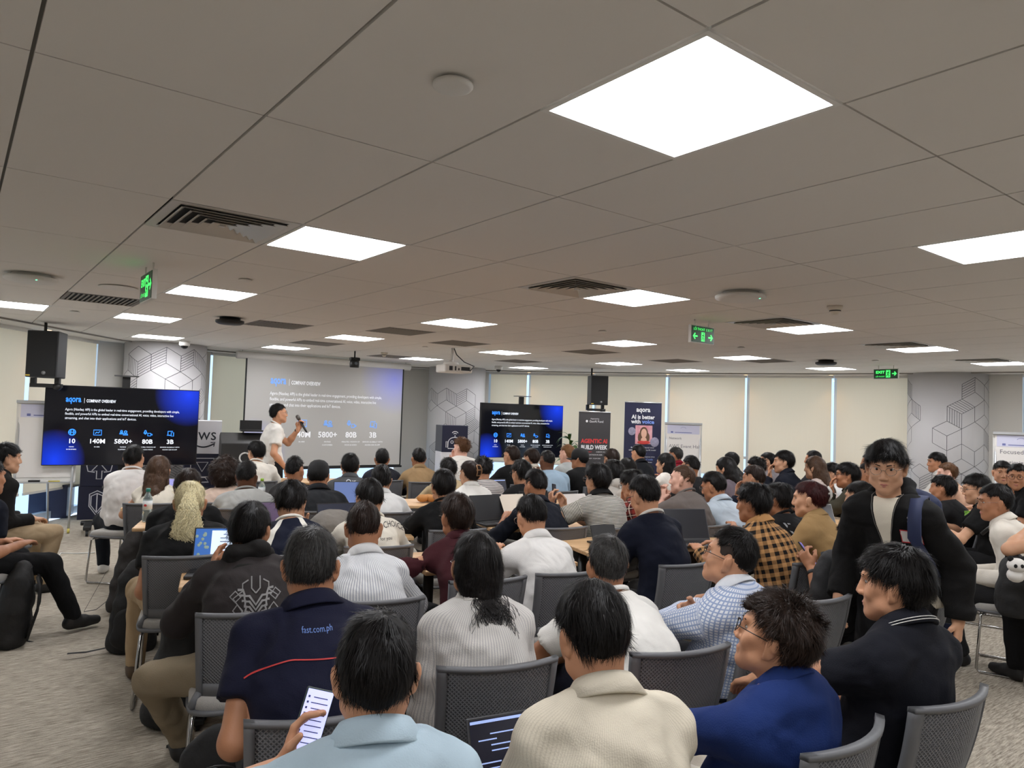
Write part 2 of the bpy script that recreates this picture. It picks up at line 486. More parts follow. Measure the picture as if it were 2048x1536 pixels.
def glass_mat():
    m, N, L, b = new_mat('window_glass'); out = N['Material Output']; N.remove(b)
    t = N.new('ShaderNodeBsdfTransparent'); t.inputs[0].default_value = (.85, .92, .97, 1)
    g = N.new('ShaderNodeBsdfGlossy'); g.inputs['Roughness'].default_value = .03
    s = N.new('ShaderNodeMixShader'); s.inputs[0].default_value = .07
    L.new(t.outputs[0], s.inputs[1]); L.new(g.outputs[0], s.inputs[2]); L.new(s.outputs[0], out.inputs[0])
    return m
GLASS = glass_mat()
MULL = mat('mullion', (205, 214, 220), .35, .3)
# nodes of the outer wall where two blinds meet
WN = [(-6.2, 3.2), (-6.2, 4.7), (-6.2, 6.2), (-6.2, 7.7), (-6.2, 9.28), (-6.2, 10.82), None, (-5.18, 12.42), (-3.95, 13.68), (-2.42, 15.25), None, (-.5, 15.66), (.36, 15.55), (1.73, 15.12),
      (3.14, 14.6), (4.52, 13.92), (5.86, 13.18), (6.95, 12.36), None, (8.02, 11.38), (9.22, 10.02), (10.18, 8.52), (10.82, 6.85), (11.15, 5.0)]
bl_no = 0; wn_no = 0
BLAB = ['cream roller blind third beyond the picture edge past the flip chart', 'cream roller blind second beyond the picture edge past the flip chart', 'cream roller blind first beyond the picture edge past the flip chart'] + ['cream roller blind behind the hanging speaker and flip chart easel', 'cream roller blind between flip chart and first patterned column',
        'cream roller blind just past the first patterned column', 'cream roller blind behind the projection screen', 'cream roller blind behind the second television beside the patterned column',
        'cream roller blind behind the second television and hanging speaker', 'cream roller blind behind the two roll-up banners', 'cream roller blind behind the handwritten flip chart',
        'cream roller blind, second of the run past the flip chart', 'cream roller blind next to the last patterned column', 'cream roller blind beyond the last patterned column'] + ['cream roller blind second past the last column', 'cream roller blind third past the last column', 'cream roller blind fourth past the last column']
prev = None
for p in WN + [None]:
    if p is not None and prev is not None:
        a, b = Vector(prev), Vector(p); e = (b - a); ln = e.length; e.normalize(); ang = math.atan2(e.y, e.x); out = Vector((-e.y, e.x))
        mid = (a + b)/2
        wn_no += 1
        w = empty(f'window_{wn_no}', (mid.x + out.x*.16, mid.y + out.y*.16, 0), ang, kind='structure')
        m = MB(); m.box((0, 0, 1.33), (ln, .012, 2.5)); m.build('pane', GLASS, w)
        m = MB(); m.box((-ln/2, -.01, 1.33), (.05, .09, 2.6)); m.build('mullion', MULL, w)
        m = MB(); m.box((0, 0, .05), (ln, .1, .1)); m.box((0, 0, CEIL), (ln, .1, .1)); m.box((0, 0, .95), (ln, .05, .05)); m.build('rail', MULL, w)
        low = .42 if mid.x < -5 else .62
        r = empty('roller_blind', (mid.x, mid.y, 0), ang, BLAB[min(bl_no, len(BLAB) - 1)], 'blind', 'roller blinds along the curved window wall')
        bl_no += 1
        m = MB(); m.box((0, 0, (CEIL - .03 + low)/2), (ln - .085, .003, CEIL - .03 - low)); m.build('fabric', BLIND, r)
        m = MB(); m.box((0, 0, low), (ln - .085, .018, .03)); m.build('bottom_bar', mat('blind_bar', (225, 222, 214), .5), r)
        m = MB(); m.box((0, .01, CEIL - .03), (ln - .02, .07, .06)); m.build('roller_box', WHITE, r)
    prev = p
# outer shell behind the columns and the closed walls of the rest of the room
WALLM = mat('wall_paint', (214, 211, 205), .8, spec=.15)
def wall(name, a, b, z0=0., z1=None):
    a, b = Vector(a), Vector(b); e = (b - a).normalized(); nn = Vector((-e.y, e.x))*.1
    m = MB(); m.prism([a, a + nn, b + nn, b][::-1], z0, z1 or CEIL + .1)
    return tag(m.build(name, WALLM), kind='structure')
wall('wall_left', (-6.2, -3.65), (-6.2, 3.2)); wall('wall_back', (11.15, -3.65), (-6.2, -3.65)); wall('wall_right', (11.15, 5.0), (11.15, -3.65))
wall('wall_behind_column_1', (-6.2, 10.82), (-5.18, 12.42)); wall('wall_behind_column_2', (-2.42, 15.25), (-.5, 15.66)); wall('wall_behind_column_3', (6.95, 12.36), (8.02, 11.38))
COLM = mat('column_wrap', (200, 198, 199), .55); LINEM = mat('column_line', (92, 92, 98), .6)
def patterned_column(c, R, seed, label_no):
    o = empty(f'column_{label_no}', (*c, 0), 0., kind='structure')
    rnd = random.Random(seed)
    m = MB(); m.lathe([(R, 0), (R, CEIL + .02)], n=64); m.build('shaft', COLM, o)
    m = MB(); S = .235; front = math.atan2(-c[1], -c[0])
    def seg(p, q, w=.0065):
        n = 7; vs = []
        t = Vector((q[0] - p[0], q[1] - p[1])).normalized(); nn = Vector((-t.y, t.x))*w/2
        for i in range(n):
            k = i/(n - 1); s, z = p[0] + (q[0] - p[0])*k, p[1] + (q[1] - p[1])*k
            for g in (1, -1):
                ss, zz = s + nn.x*g, min(z + nn.y*g, CEIL - .005); a = front + ss/R
                vs.append(((R + .0015)*math.cos(a), (R + .0015)*math.sin(a), zz))
        m.add(vs, [(2*i, 2*i + 1, 2*i + 3, 2*i + 2) for i in range(n - 1)])
    hexa = [(S*math.cos(rad(90 + 60*k)), S*math.sin(rad(90 + 60*k))) for k in range(6)]
    for row in range(-1, 8):
        for cl in range(-3, 4):
            cx = (cl + .5*(row % 2))*S*math.sqrt(3); cz = .12 + row*S*1.5
            if abs(cx) > R*1.5 or rnd.random() < (.30 if row < 6 else .45): continue
            P = [(cx + h[0], cz + h[1]) for h in hexa]
            if max(p[1] for p in P) > CEIL + .15 or min(p[1] for p in P) < .02: continue
            for k in range(6): seg(P[k], P[(k + 1) % 6])
            c0 = (cx, cz)
            up = rnd.random() < .5
            spokes = (0, 2, 4) if up else (1, 3, 5)
            for k in spokes: seg(c0, P[k])
            for k in spokes:
                if rnd.random() < .3:        # hatched face of the cube
                    A, B = P[k], P[(k + 2) % 6]; mid = P[(k + 1) % 6]
                    for h in range(1, 6):
                        t = h/6
                        p = (c0[0] + (A[0] - c0[0])*t, c0[1] + (A[1] - c0[1])*t); q = (B[0] + (mid[0] - B[0])*t, B[1] + (mid[1] - B[1])*t)
                        seg(p, q)
    tag(m.build('printed_lines', LINEM, o), 'thin grey line drawing of stacked cubes')
patterned_column((-5.38, 11.25), .58, 5, 1); patterned_column((-1.13, 14.9), .58, 8, 2); patterned_column((7.22, 12.02), .58, 3, 3)
# ------------------------------------------------------------------ chairs and tables
SEATM = mat('seat_fabric', (178, 175, 170), .9, bump=.3, bscale=250, var=.08, vscale=60)
SHELLM = mat('chair_shell', (104, 105, 108), .5); MESHM = mat('chair_mesh_rib', (116, 117, 120), .45); MESHB = mat('chair_mesh_back', (88, 89, 92), .6)
def back_pt(u, w, off=0.):                 # u -1..1 across, w 0..1 up the backrest
    hw_ = .195 + .018*w
    return Vector((hw_*u, -.205 - .085*w + .055*u*u - .012*math.sin(w*3) + off, .475 + .355*w))
def patch(m, u0, u1, w0, w1, nu, nw, t):
    for k, o in ((0, -t/2), (1, t/2)):
        pass
    n = (nu + 1)*(nw + 1); vs = []
    for o in (-t/2, t/2):
        for i in range(nu + 1):
            for j in range(nw + 1): vs.append(back_pt(u0 + (u1 - u0)*i/nu, w0 + (w1 - w0)*j/nw, o))
    g = lambda k, i, j: k*n + i*(nw + 1) + j
    fs = []
    for i in range(nu):
        for j in range(nw):
            fs.append((g(0, i, j), g(0, i + 1, j), g(0, i + 1, j + 1), g(0, i, j + 1))); fs.append((g(1, i, j), g(1, i, j + 1), g(1, i + 1, j + 1), g(1, i + 1, j)))
    for i in range(nu):
        fs.append((g(0, i, 0), g(1, i, 0), g(1, i + 1, 0), g(0, i + 1, 0))); fs.append((g(0, i, nw), g(0, i + 1, nw), g(1, i + 1, nw), g(1, i, nw)))
    for j in range(nw):
        fs.append((g(0, 0, j), g(0, 0, j + 1), g(1, 0, j + 1), g(1, 0, j))); fs.append((g(0, nu, j), g(1, nu, j), g(1, nu, j + 1), g(0, nu, j + 1)))
    m.add(vs, fs, True)
_chair = None
def make_chair():
    o = empty('conference_chair')
    m = MB()
    prof = []
    for z, k in ((.425, .97), (.432, 1.), (.462, 1.), (.474, .985), (.480, .95)):
        prof.append((z, k))
    vs = []; n = 40
    for z, k in prof:
        for q in range(n):
            a = 2*math.pi*q/n; c, s_ = math.cos(a), math.sin(a)
            x = math.copysign(abs(c)**.45, c)*.225*k; y = math.copysign(abs(s_)**.45, s_)*.225*k + .01
            vs.append((x, y, z - (.02*(y/.22)**2 if y > .1 else 0)))
    fs = [(i*n + q, i*n + (q + 1) % n, (i + 1)*n + (q + 1) % n, (i + 1)*n + q) for i in range(len(prof) - 1) for q in range(n)] + [tuple(range(4*n, 5*n)), tuple(reversed(range(n)))]
    m.add(vs, fs, True); m.build('seat', SEATM, o)
    m = MB(); vs = []
    for z, k in ((.400, .80), (.412, 1.02), (.430, 1.03)):
        for q in range(n):
            a = 2*math.pi*q/n; c, s_ = math.cos(a), math.sin(a)
            vs.append((math.copysign(abs(c)**.45, c)*.228*k, math.copysign(abs(s_)**.45, s_)*.228*k + .005, z))
    m.add(vs, [(i*n + q, i*n + (q + 1) % n, (i + 1)*n + (q + 1) % n, (i + 1)*n + q) for i in range(2) for q in range(n)] + [tuple(reversed(range(n))), tuple(range(2*n, 3*n))], True); m.build('seat_shell', SHELLM, o)
    m = MB()
    patch(m, -1, -.87, 0, 1, 2, 10, .022); patch(m, .87, 1, 0, 1, 2, 10, .022); patch(m, -1, 1, .955, 1., 12, 1, .026); patch(m, -1, 1, 0, .17, 12, 2, .020)
    for s in (-1, 1): m.tube([(s*.20, -.15, .425), (s*.21, -.175, .445), tuple(back_pt(s*.93, .05))], .016, n=8)
    m.build('back_frame', SHELLM, o)
    m = MB(); patch(m, -.88, .88, .16, .96, 10, 6, .004); m.build('back_panel', MESHB, o)
    m = MB()                                # the lattice moulded into the back
    def rib(p, q):
        k = 6; vs = []
        a = [back_pt(p[0] + (q[0] - p[0])*i/k, p[1] + (q[1] - p[1])*i/k) for i in range(k + 1)]
        for i, c in enumerate(a):
            t = (a[min(i + 1, k)] - a[max(0, i - 1)]).normalized(); nn = Vector((0, 1, 0)); w = t.cross(nn).normalized()*.0016
            for off in (-.0042, .0042):
                vs += [c - w + nn*off, c + w + nn*off]
        m.add(vs, [(4*i + x, 4*i + y, 4*i + 4 + y, 4*i + 4 + x) for i in range(k) for x, y in ((0, 1), (3, 2))] + [(4*i, 4*i + 4, 4*i + 6, 4*i + 2) for i in range(k)] + [(4*i + 1, 4*i + 3, 4*i + 7, 4*i + 5) for i in range(k)])
    U0, U1, W0, W1 = -.87, .87, .17, .955; asp = .355/.42
    for sgn in (1, -1):
        for c in np.arange(-3.2, 3.2, .080):        # lines w = sgn*k*u + c
            kk = .62
            pts = []
            for uu in (U0, U1):
                ww = sgn*kk*uu + c*.5 + .55
                if W0 <= ww <= W1: pts.append((uu, ww))
            for ww in (W0, W1):
                uu = (ww - c*.5 - .55)/(sgn*kk)
                if U0 < uu < U1: pts.append((uu, ww))
            if len(pts) >= 2 and abs(pts[0][0] - pts[1][0]) > .04: rib(pts[0], pts[1])
    tag(m.build('back_mesh', MESHM, o), kind='stuff')
    for s in (-1, 1):
        m = MB(); m.tube([(s*.19, .15, .405), (s*.215, .175, .39), (s*.225, .20, .03), (s*.225, .185, .010), (s*.225, -.20, .010), (s*.225, -.22, .03), (s*.205, -.14, .38), (s*.19, -.12, .405)], .0085, n=8)
        m.build('leg_frame', CHROME, o)
    m = MB(); m.tube([(-.19, .15, .400), (.19, .15, .400)], .008); m.build('cross_bar', CHROME, o)
    return o
def chair_at(x, y, ya, label, group='grey conference chairs'):
    global _chair
    if _chair is None: _chair = make_chair(); c = _chair
    else: c = copy_tree(_chair)
    c.location = (x, y, 0); c.rotation_euler = (0, 0, ya)
    tag(c, label, 'chair', group)
    return c
def seat_for(key, w, base, ya, back=0.):
    d = .035 - back
    chair_at(base[0] - math.sin(ya)*d, base[1] + math.cos(ya)*d, ya, f'grey mesh-back chair under the person in {w}')
def wood_mat():
    m, N, L, b = new_mat('oak'); b.inputs['Roughness'].default_value = .45
    tc = N.new('ShaderNodeTexCoord'); mp = N.new('ShaderNodeMapping'); mp.inputs['Scale'].default_value = (1.2, 26, 26); L.new(tc.outputs['Object'], mp.inputs[0])
    n = N.new('ShaderNodeTexNoise'); n.inputs['Scale'].default_value = 1.8; n.inputs['Detail'].default_value = 6; n.inputs['Distortion'].default_value = .6; L.new(mp.outputs[0], n.inputs['Vector'])
    r = N.new('ShaderNodeValToRGB'); r.color_ramp.elements[0].position = .3; r.color_ramp.elements[0].color = (*lin((186, 144, 98)), 1); r.color_ramp.elements[1].position = .7; r.color_ramp.elements[1].color = (*lin((226, 190, 146)), 1)
    L.new(n.outputs['Fac'], r.inputs[0]); L.new(r.outputs[0], b.inputs['Base Color'])
    return m
OAK = wood_mat()
def table_at(x, y, yaw, ln, label, dp=.56):
    """near-left corner, turned by yaw"""
    ya = rad(yaw); R = Matrix.Rotation(ya, 2)
    c = Vector((x, y)) + R @ Vector((ln/2, dp/2))
    o = empty('training_table', (c.x, c.y, 0), ya, label, 'table', 'oak training tables')
    m = MB(); m.box((0, 0, .725), (ln, dp, .028)); m.build('table_top', OAK, o, bevel=.006)
    for s in (-1, 1):
        m = MB(); m.tube([(s*(ln/2 - .12), .03, .03), (s*(ln/2 - .12), .03, .71)], .032, n=16); m.build('leg', BLACKM, o)
        m = MB(); m.box((s*(ln/2 - .12), .0, .045), (.06, dp*.9, .03)); m.build('foot', BLACKM, o, bevel=.008)
        for q in (-1, 1): m = MB(); m.lathe([(.025, -.01), (.025, .01)], c=(s*(ln/2 - .12), q*dp*.40, .025), n=12, M=Matrix.Rotation(math.pi/2, 3, 'Y')); m.build('castor', BLACKP, o)
    m = MB(); m.box((0, .03, .69), (ln - .24, .06, .04)); m.build('beam', BLACKM, o)
    return o
# ------------------------------------------------------------------ soft shapes: distance fields turned into meshes
RNG = np.random.default_rng(7)
def nrm(v): v = np.asarray(v, float); return v/max(1e-9, np.linalg.norm(v))
def A(*v): return np.array(v, float)
class Cap:                               # tapered capsule
    def __init__(s, a, b, ra, rb): s.a, s.b, s.ra, s.rb = np.asarray(a, float), np.asarray(b, float), ra, rb
    def box(s):
        r = max(s.ra, s.rb); return np.minimum(s.a, s.b) - r, np.maximum(s.a, s.b) + r
    def d(s, x, y, z):
        ab = s.b - s.a; L2 = max(1e-9, ab @ ab)
        px, py, pz = x - s.a[0], y - s.a[1], z - s.a[2]
        t = np.clip((px*ab[0] + py*ab[1] + pz*ab[2])/L2, 0, 1)
        return np.sqrt((px - t*ab[0])**2 + (py - t*ab[1])**2 + (pz - t*ab[2])**2) - (s.ra + (s.rb - s.ra)*t)
class Ell:                               # ellipsoid, M holds its axes as rows
    def __init__(s, c, r, M=None): s.c, s.r, s.M = np.asarray(c, float), np.asarray(r, float), M
    def box(s):
        R = s.r.max() if s.M is not None else s.r
        return s.c - R, s.c + R
    def d(s, x, y, z):
        px, py, pz = x - s.c[0], y - s.c[1], z - s.c[2]
        if s.M is not None:
            M = s.M; px, py, pz = (M[0, 0]*px + M[0, 1]*py + M[0, 2]*pz), (M[1, 0]*px + M[1, 1]*py + M[1, 2]*pz), (M[2, 0]*px + M[2, 1]*py + M[2, 2]*pz)
        r = s.r
        k0 = np.sqrt((px/r[0])**2 + (py/r[1])**2 + (pz/r[2])**2); k1 = np.sqrt((px/r[0]**2)**2 + (py/r[1]**2)**2 + (pz/r[2]**2)**2) + 1e-9
        return k0*(k0 - 1)/k1
class Field:
    def __init__(s, lo, hi, h):
        s.h = h; s.lo = np.asarray(lo, float) - 2*h
        n = np.ceil((np.asarray(hi, float) + 2*h - s.lo)/h).astype(int) + 1
        s.n = n; s.F = np.full(n, .2, np.float32)
        s.ax = [(s.lo[i] + h*np.arange(n[i])).astype(np.float32) for i in range(3)]
    def win(s, lo, hi, pad):
        a = np.clip(np.floor((lo - pad - s.lo)/s.h).astype(int), 0, s.n); b = np.clip(np.ceil((hi + pad - s.lo)/s.h).astype(int) + 1, 0, s.n)
        return tuple(slice(a[i], b[i]) for i in range(3))
    def xyz(s, w=None):
        w = w or (slice(None),)*3
        return s.ax[0][w[0]][:, None, None], s.ax[1][w[1]][None, :, None], s.ax[2][w[2]][None, None, :]
    def add(s, prim, k=.03, grow=0.):
        lo, hi = prim.box(); w = s.win(lo - grow, hi + grow, k + 2.5*s.h)
        S = s.F[w]
        if S.size == 0: return s
        d = prim.d(*s.xyz(w)) - grow
        h = np.clip(.5 + .5*(S - d)/k, 0, 1)
        s.F[w] = S*(1 - h) + d*h - k*h*(1 - h)
        return s
    def sub(s, prim, k=.01, grow=0.):
        lo, hi = prim.box(); w = s.win(lo - grow, hi + grow, k + 2*s.h); S = s.F[w]
        if S.size == 0: return s
        d = -(prim.d(*s.xyz(w)) - grow)
        h = np.clip(.5 - .5*(S - d)/k, 0, 1)
        s.F[w] = S*(1 - h) + d*h + k*h*(1 - h)
        return s
    def plane(s, p, n):                  # cut away the side the normal points to
        x, y, z = s.xyz(); n = nrm(n)
        s.F = np.maximum(s.F, (x - p[0])*n[0] + (y - p[1])*n[1] + (z - p[2])*n[2]).astype(np.float32)
        return s
    def nets(s):
        F = s.F; F[0] = F[-1] = .1; F[:, 0] = F[:, -1] = .1; F[:, :, 0] = F[:, :, -1] = .1
        S = F < 0; n = np.array(F.shape)
        C = [(i, j, k) for i in (0, 1) for j in (0, 1) for k in (0, 1)]
        cnt = sum(S[c[0]:n[0] - 1 + c[0], c[1]:n[1] - 1 + c[1], c[2]:n[2] - 1 + c[2]].astype(np.int8) for c in C)
        act = (cnt > 0) & (cnt < 8); idx = np.argwhere(act)
        if not len(idx): return np.zeros((0, 3)), np.zeros((0, 4), int)
        val = np.stack([F[idx[:, 0] + c[0], idx[:, 1] + c[1], idx[:, 2] + c[2]] for c in C], 1)
        acc = np.zeros((len(idx), 3)); num = np.zeros(len(idx))
        for a in range(8):
            for b in range(a + 1, 8):
                df = np.array(C[b]) - np.array(C[a])
                if np.abs(df).sum() != 1: continue
                va, vb = val[:, a], val[:, b]; m = (va < 0) != (vb < 0)
                t = np.where(m, va/np.where(m, va - vb, 1), 0)
                acc += m[:, None]*(np.array(C[a]) + t[:, None]*df); num += m
        V = (idx + acc/num[:, None])*s.h + s.lo
        vid = np.full(n - 1, -1); vid[act] = np.arange(len(idx))
        Q = []
        for ax in range(3):
            u, v = (ax + 1) % 3, (ax + 2) % 3
            sl = [slice(1, n[i] - 1) for i in range(3)]; sl[ax] = slice(0, n[ax] - 1)
            s2 = list(sl); s2[ax] = slice(1, n[ax])
            a, b = S[tuple(sl)], S[tuple(s2)]; e = np.argwhere(a != b) + [sl[0].start, sl[1].start, sl[2].start]
            if not len(e): continue
            inside = S[e[:, 0], e[:, 1], e[:, 2]]
            du = np.zeros(3, int); dv = np.zeros(3, int); du[u] = 1; dv[v] = 1
            g = lambda c: vid[c[:, 0], c[:, 1], c[:, 2]]
            q = np.stack([g(e - du - dv), g(e - dv), g(e), g(e - du)], 1)
            q[~inside] = q[~inside][:, ::-1]
            Q.append(q)
        return V, np.concatenate(Q)
def vnormals(V, Q):
    n = np.zeros_like(V); f = np.cross(V[Q[:, 2]] - V[Q[:, 0]], V[Q[:, 3 if Q.shape[1] > 3 else 1]] - V[Q[:, 1 if Q.shape[1] > 3 else 0]])
    for k in range(Q.shape[1]): np.add.at(n, Q[:, k], f)
    return n/np.maximum(1e-12, np.linalg.norm(n, axis=1))[:, None]
def _hash(i, j, k):
    h = (i*374761393 + j*668265263 + k*2147483647) & 0x7fffffff
    h = ((h ^ (h >> 13))*1274126177) & 0x7fffffff
    return ((h ^ (h >> 16)) & 0xffff)/32768. - 1.
def vnoise(P):
    I = np.floor(P).astype(np.int64); f = P - I; f = f*f*(3 - 2*f); r = 0
    for a in (0, 1):
        for b in (0, 1):
            for c in (0, 1):
                w = (f[:, 0] if a else 1 - f[:, 0])*(f[:, 1] if b else 1 - f[:, 1])*(f[:, 2] if c else 1 - f[:, 2])
                r = r + w*_hash(I[:, 0] + a, I[:, 1] + b, I[:, 2] + c)
    return r
def smooth_verts(V, Q, it=1):
    for _ in range(it):
        s = np.zeros_like(V); c = np.zeros(len(V))
        for k in range(4):
            a, b = Q[:, k], Q[:, (k + 1) % 4]
            np.add.at(s, a, V[b]); np.add.at(c, a, 1)
        V = .5*V + .5*s/np.maximum(1, c)[:, None]
    return V
def rotz(a): c, s = math.cos(a), math.sin(a); return np.array([[c, -s, 0], [s, c, 0], [0, 0, 1.]])
def rotx(a): c, s = math.cos(a), math.sin(a); return np.array([[1, 0, 0], [0, c, -s], [0, s, c.real]])

# ------------------------------------------------------------------ people
SKIN = {'a': (200, 150, 117), 'l': (208, 162, 130), 't': (182, 130, 97), 'd': (104, 70, 50), 'p': (222, 178, 158)}
def skin_mat(k):
    key = 'skin_' + k
    if key in _M: return _M[key]
    m, N, L, b = new_mat(key); c = lin(SKIN[k])
    b.inputs['Roughness'].default_value = .5; b.inputs['Specular IOR Level'].default_value = .35
    tc = N.new('ShaderNodeTexCoord'); n = N.new('ShaderNodeTexNoise'); n.inputs['Scale'].default_value = 14; n.inputs['Detail'].default_value = 2
    L.new(tc.outputs['Object'], n.inputs['Vector'])
    r = N.new('ShaderNodeMix'); r.data_type = 'RGBA'; r.inputs[6].default_value = (c[0]*.88, c[1]*.8, c[2]*.78, 1); r.inputs[7].default_value = (*[min(1, x*1.08) for x in c], 1)
    L.new(n.outputs['Fac'], r.inputs[0]); L.new(r.outputs[2], b.inputs['Base Color'])
    n2 = N.new('ShaderNodeTexNoise'); n2.inputs['Scale'].default_value = 220; L.new(tc.outputs['Object'], n2.inputs['Vector'])
    p = N.new('ShaderNodeBump'); p.inputs['Strength'].default_value = .15; p.inputs['Distance'].default_value = .002
    L.new(n2.outputs['Fac'], p.inputs['Height']); L.new(p.outputs[0], b.inputs['Normal'])
    _M[key] = m; return m
HAIRC = {'k': (18, 15, 14), 'b': (40, 27, 20), 'g': (42, 40, 38), 'y': (216, 202, 162), 'n': (92, 62, 38), 'r': (58, 20, 20), 'o': (122, 84, 52), 'm': (74, 54, 40)}
def hair_mat(k):
    key = 'hair_' + k
    if key in _M: return _M[key]
    m, N, L, b = new_mat(key); c = lin(HAIRC[k])
    b.inputs['Roughness'].default_value = .48; b.inputs['Specular IOR Level'].default_value = .22
    tc = N.new('ShaderNodeTexCoord'); n = N.new('ShaderNodeTexNoise'); n.inputs['Scale'].default_value = 120; n.inputs['Detail'].default_value = 0
    L.new(tc.outputs['Object'], n.inputs['Vector'])
    r = N.new('ShaderNodeMix'); r.data_type = 'RGBA'; r.inputs[6].default_value = (*[x*.55 for x in c], 1); r.inputs[7].default_value = (*[min(1, x*1.5 + (.02 if k == 'g' else .002)) for x in c], 1)
    L.new(n.outputs['Fac'], r.inputs[0]); L.new(r.outputs[2], b.inputs['Base Color'])
    _M[key] = m; return m
SHOEM = {'w': mat('shoe_white', (225, 222, 216), .6), 'k': mat('shoe_black', (28, 27, 27), .6), 'n': mat('shoe_brown', (84, 66, 48), .7), 'c': mat('shoe_cream', (176, 160, 138), .8)}
GLASSM = mat('spectacle_frame', (16, 16, 17), .3); SILVERM = mat('spectacle_wire', (150, 145, 138), .25, .9)

def hand_prims(w, d, pn, side, curl=.5, spread=1.):
    """palm and five bent fingers; w wrist, d pointing direction, pn palm normal"""
    d = nrm(d); pn = nrm(np.asarray(pn, float) - d*np.dot(pn, d)); sd = np.cross(d, pn)*side   # sd points to the thumb side
    P = []
    M = np.array([sd, d, pn])
    P.append((Ell(w + d*.048, (.040, .055, .017), M), .01))
    P.append((Cap(w - d*.03, w + d*.02, .026, .024), .015))
    for i, (off, ln) in enumerate(((.028, .068), (.010, .076), (-.009, .071), (-.027, .056))):
        k0 = w + d*.088 + sd*off*1.05*spread
        a1 = curl*.9; a2 = curl*2.0
        d1 = d*math.cos(a1) + pn*math.sin(a1); d2 = d*math.cos(a2) + pn*math.sin(a2)
        k1 = k0 + d1*ln*.52; k2 = k1 + d2*ln*.48
        P.append((Cap(w + d*.06 + sd*off*.9, k0, .011, .0102), .006)); P.append((Cap(k0, k1, .0100, .0092), .004)); P.append((Cap(k1, k2, .0092, .0076), .004))
    t0 = w + d*.022 + sd*.026; t1 = t0 + nrm(d*.7 + sd*.75 + pn*.35)*.042; t2 = t1 + nrm(d*1. + sd*.25 + pn*(.3 + curl*.5))*.034
    P.append((Cap(t0, t1, .0145, .0115), .01)); P.append((Cap(t1, t2, .0112, .0088), .004))
    return P
def ik(a, t, l1, l2, pole):
    a, t = np.asarray(a, float), np.asarray(t, float); v = t - a; D = np.linalg.norm(v)
    if D > (l1 + l2)*.995: t = a + v/D*(l1 + l2)*.995; v = t - a; D = np.linalg.norm(v)
    n = v/D; c = (l1*l1 + D*D - l2*l2)/(2*D); h = math.sqrt(max(0, l1*l1 - c*c))
    p = np.asarray(pole, float); p = p - n*(p @ n); p = nrm(p)
    return a + n*c + p*h, t
def meshes(prims, h, cut=None, grow=0., default_k=.03):
    lo = np.min([p.box()[0] for p, k in prims], 0) - grow; hi = np.max([p.box()[1] for p, k in prims], 0) + grow
    F = Field(lo, hi, h)
    for p, k in prims: F.add(p, k, grow)
    if cut: cut(F)
    return F
def head_prims(face=1.):
    P = [(Ell((0, -.012, .026), (.0765, .096, .092)), .02), (Ell((0, .026, -.042), (.061, .062, .074)), .025), (Ell((0, -.012, -.03), (.067, .07, .06)), .03),
         (Ell((0, .064, -.098), (.024, .020, .017)), .025), (Cap((-.052, .02, -.068), (0, .06, -.098), .022, .018), .025), (Cap((.052, .02, -.068), (0, .06, -.098), .022, .018), .025),
         (Cap((-.034, .080, .030), (.034, .080, .030), .011, .011), .016),
         (Cap((0, .086, .014), (0, .1015, -.030), .0085, .0115), .010), (Ell((-.0125, .0945, -.035), (.010, .011, .008)), .006), (Ell((.0125, .0945, -.035), (.010, .011, .008)), .006),
         (Cap((-.042, .062, -.03), (-.05, .045, -.01), .016, .018), .02), (Cap((.042, .062, -.03), (.05, .045, -.01), .016, .018), .02),
         (Cap((-.017, .083, -.063), (.017, .083, -.063), .0065, .0065), .008), (Cap((-.014, .0815, -.074), (.014, .0815, -.074), .007, .007), .008)]
    for s in (-1, 1):
        P.append((Ell((s*.083, -.012, -.010), (.0075, .0195, .034), rotz(s*.55)), .006)); P.append((Ell((s*.089, -.022, .004), (.0075, .012, .023), rotz(s*.6)), .005)); P.append((Ell((s*.079, -.004, -.036), (.007, .011, .013), rotz(s*.3)), .005))
    return P
HL = {   # hair styles: radii of the outer mass, centre, nape height, side height, front height, strand length, lift, mess
 'short':  dict(r=(.0835, .107, .107), c=(0, -.016, .030), nape=-.072, side=.006, front=.070, L=.032, lift=.20, mess=.40),
 'fade':   dict(r=(.0800, .103, .112), c=(0, -.013, .034), nape=-.020, side=.040, front=.074, L=.024, lift=.45, mess=.35),
 'buzz':   dict(r=(.0795, .0995, .097), c=(0, -.013, .028), nape=-.068, side=.004, front=.072, L=.010, lift=.6, mess=.3),
 'medium': dict(r=(.0885, .113, .112), c=(0, -.016, .028), nape=-.082, side=-.008, front=.060, L=.046, lift=.18, mess=.5),
 'mop':    dict(r=(.0905, .113, .110), c=(0, -.013, .026), nape=-.076, side=-.006, front=.056, L=.052, lift=.30, mess=.8),
 'curly':  dict(r=(.0925, .114, .112), c=(0, -.012, .032), nape=-.070, side=.002, front=.066, L=.036, lift=.6, mess=2.0),
 'afro':   dict(r=(.130, .135, .145), c=(0, -.035, .030), nape=-.13, side=-.06, front=.066, L=.04, lift=.7, mess=2.4),
 'long':   dict(r=(.090, .113, .110), c=(0, -.016, .028), nape=-.12, side=-.10, front=.052, L=.09, lift=.05, mess=.25),
 'tied':   dict(r=(.084, .109, .104), c=(0, -.016, .028), nape=-.085, side=.000, front=.066, L=.045, lift=.04, mess=.2),
 'cap':    dict(r=(.083, .104, .095), c=(0, -.016, .018), nape=-.075, side=.004, front=.055, L=.022, lift=.12, mess=.3),
}
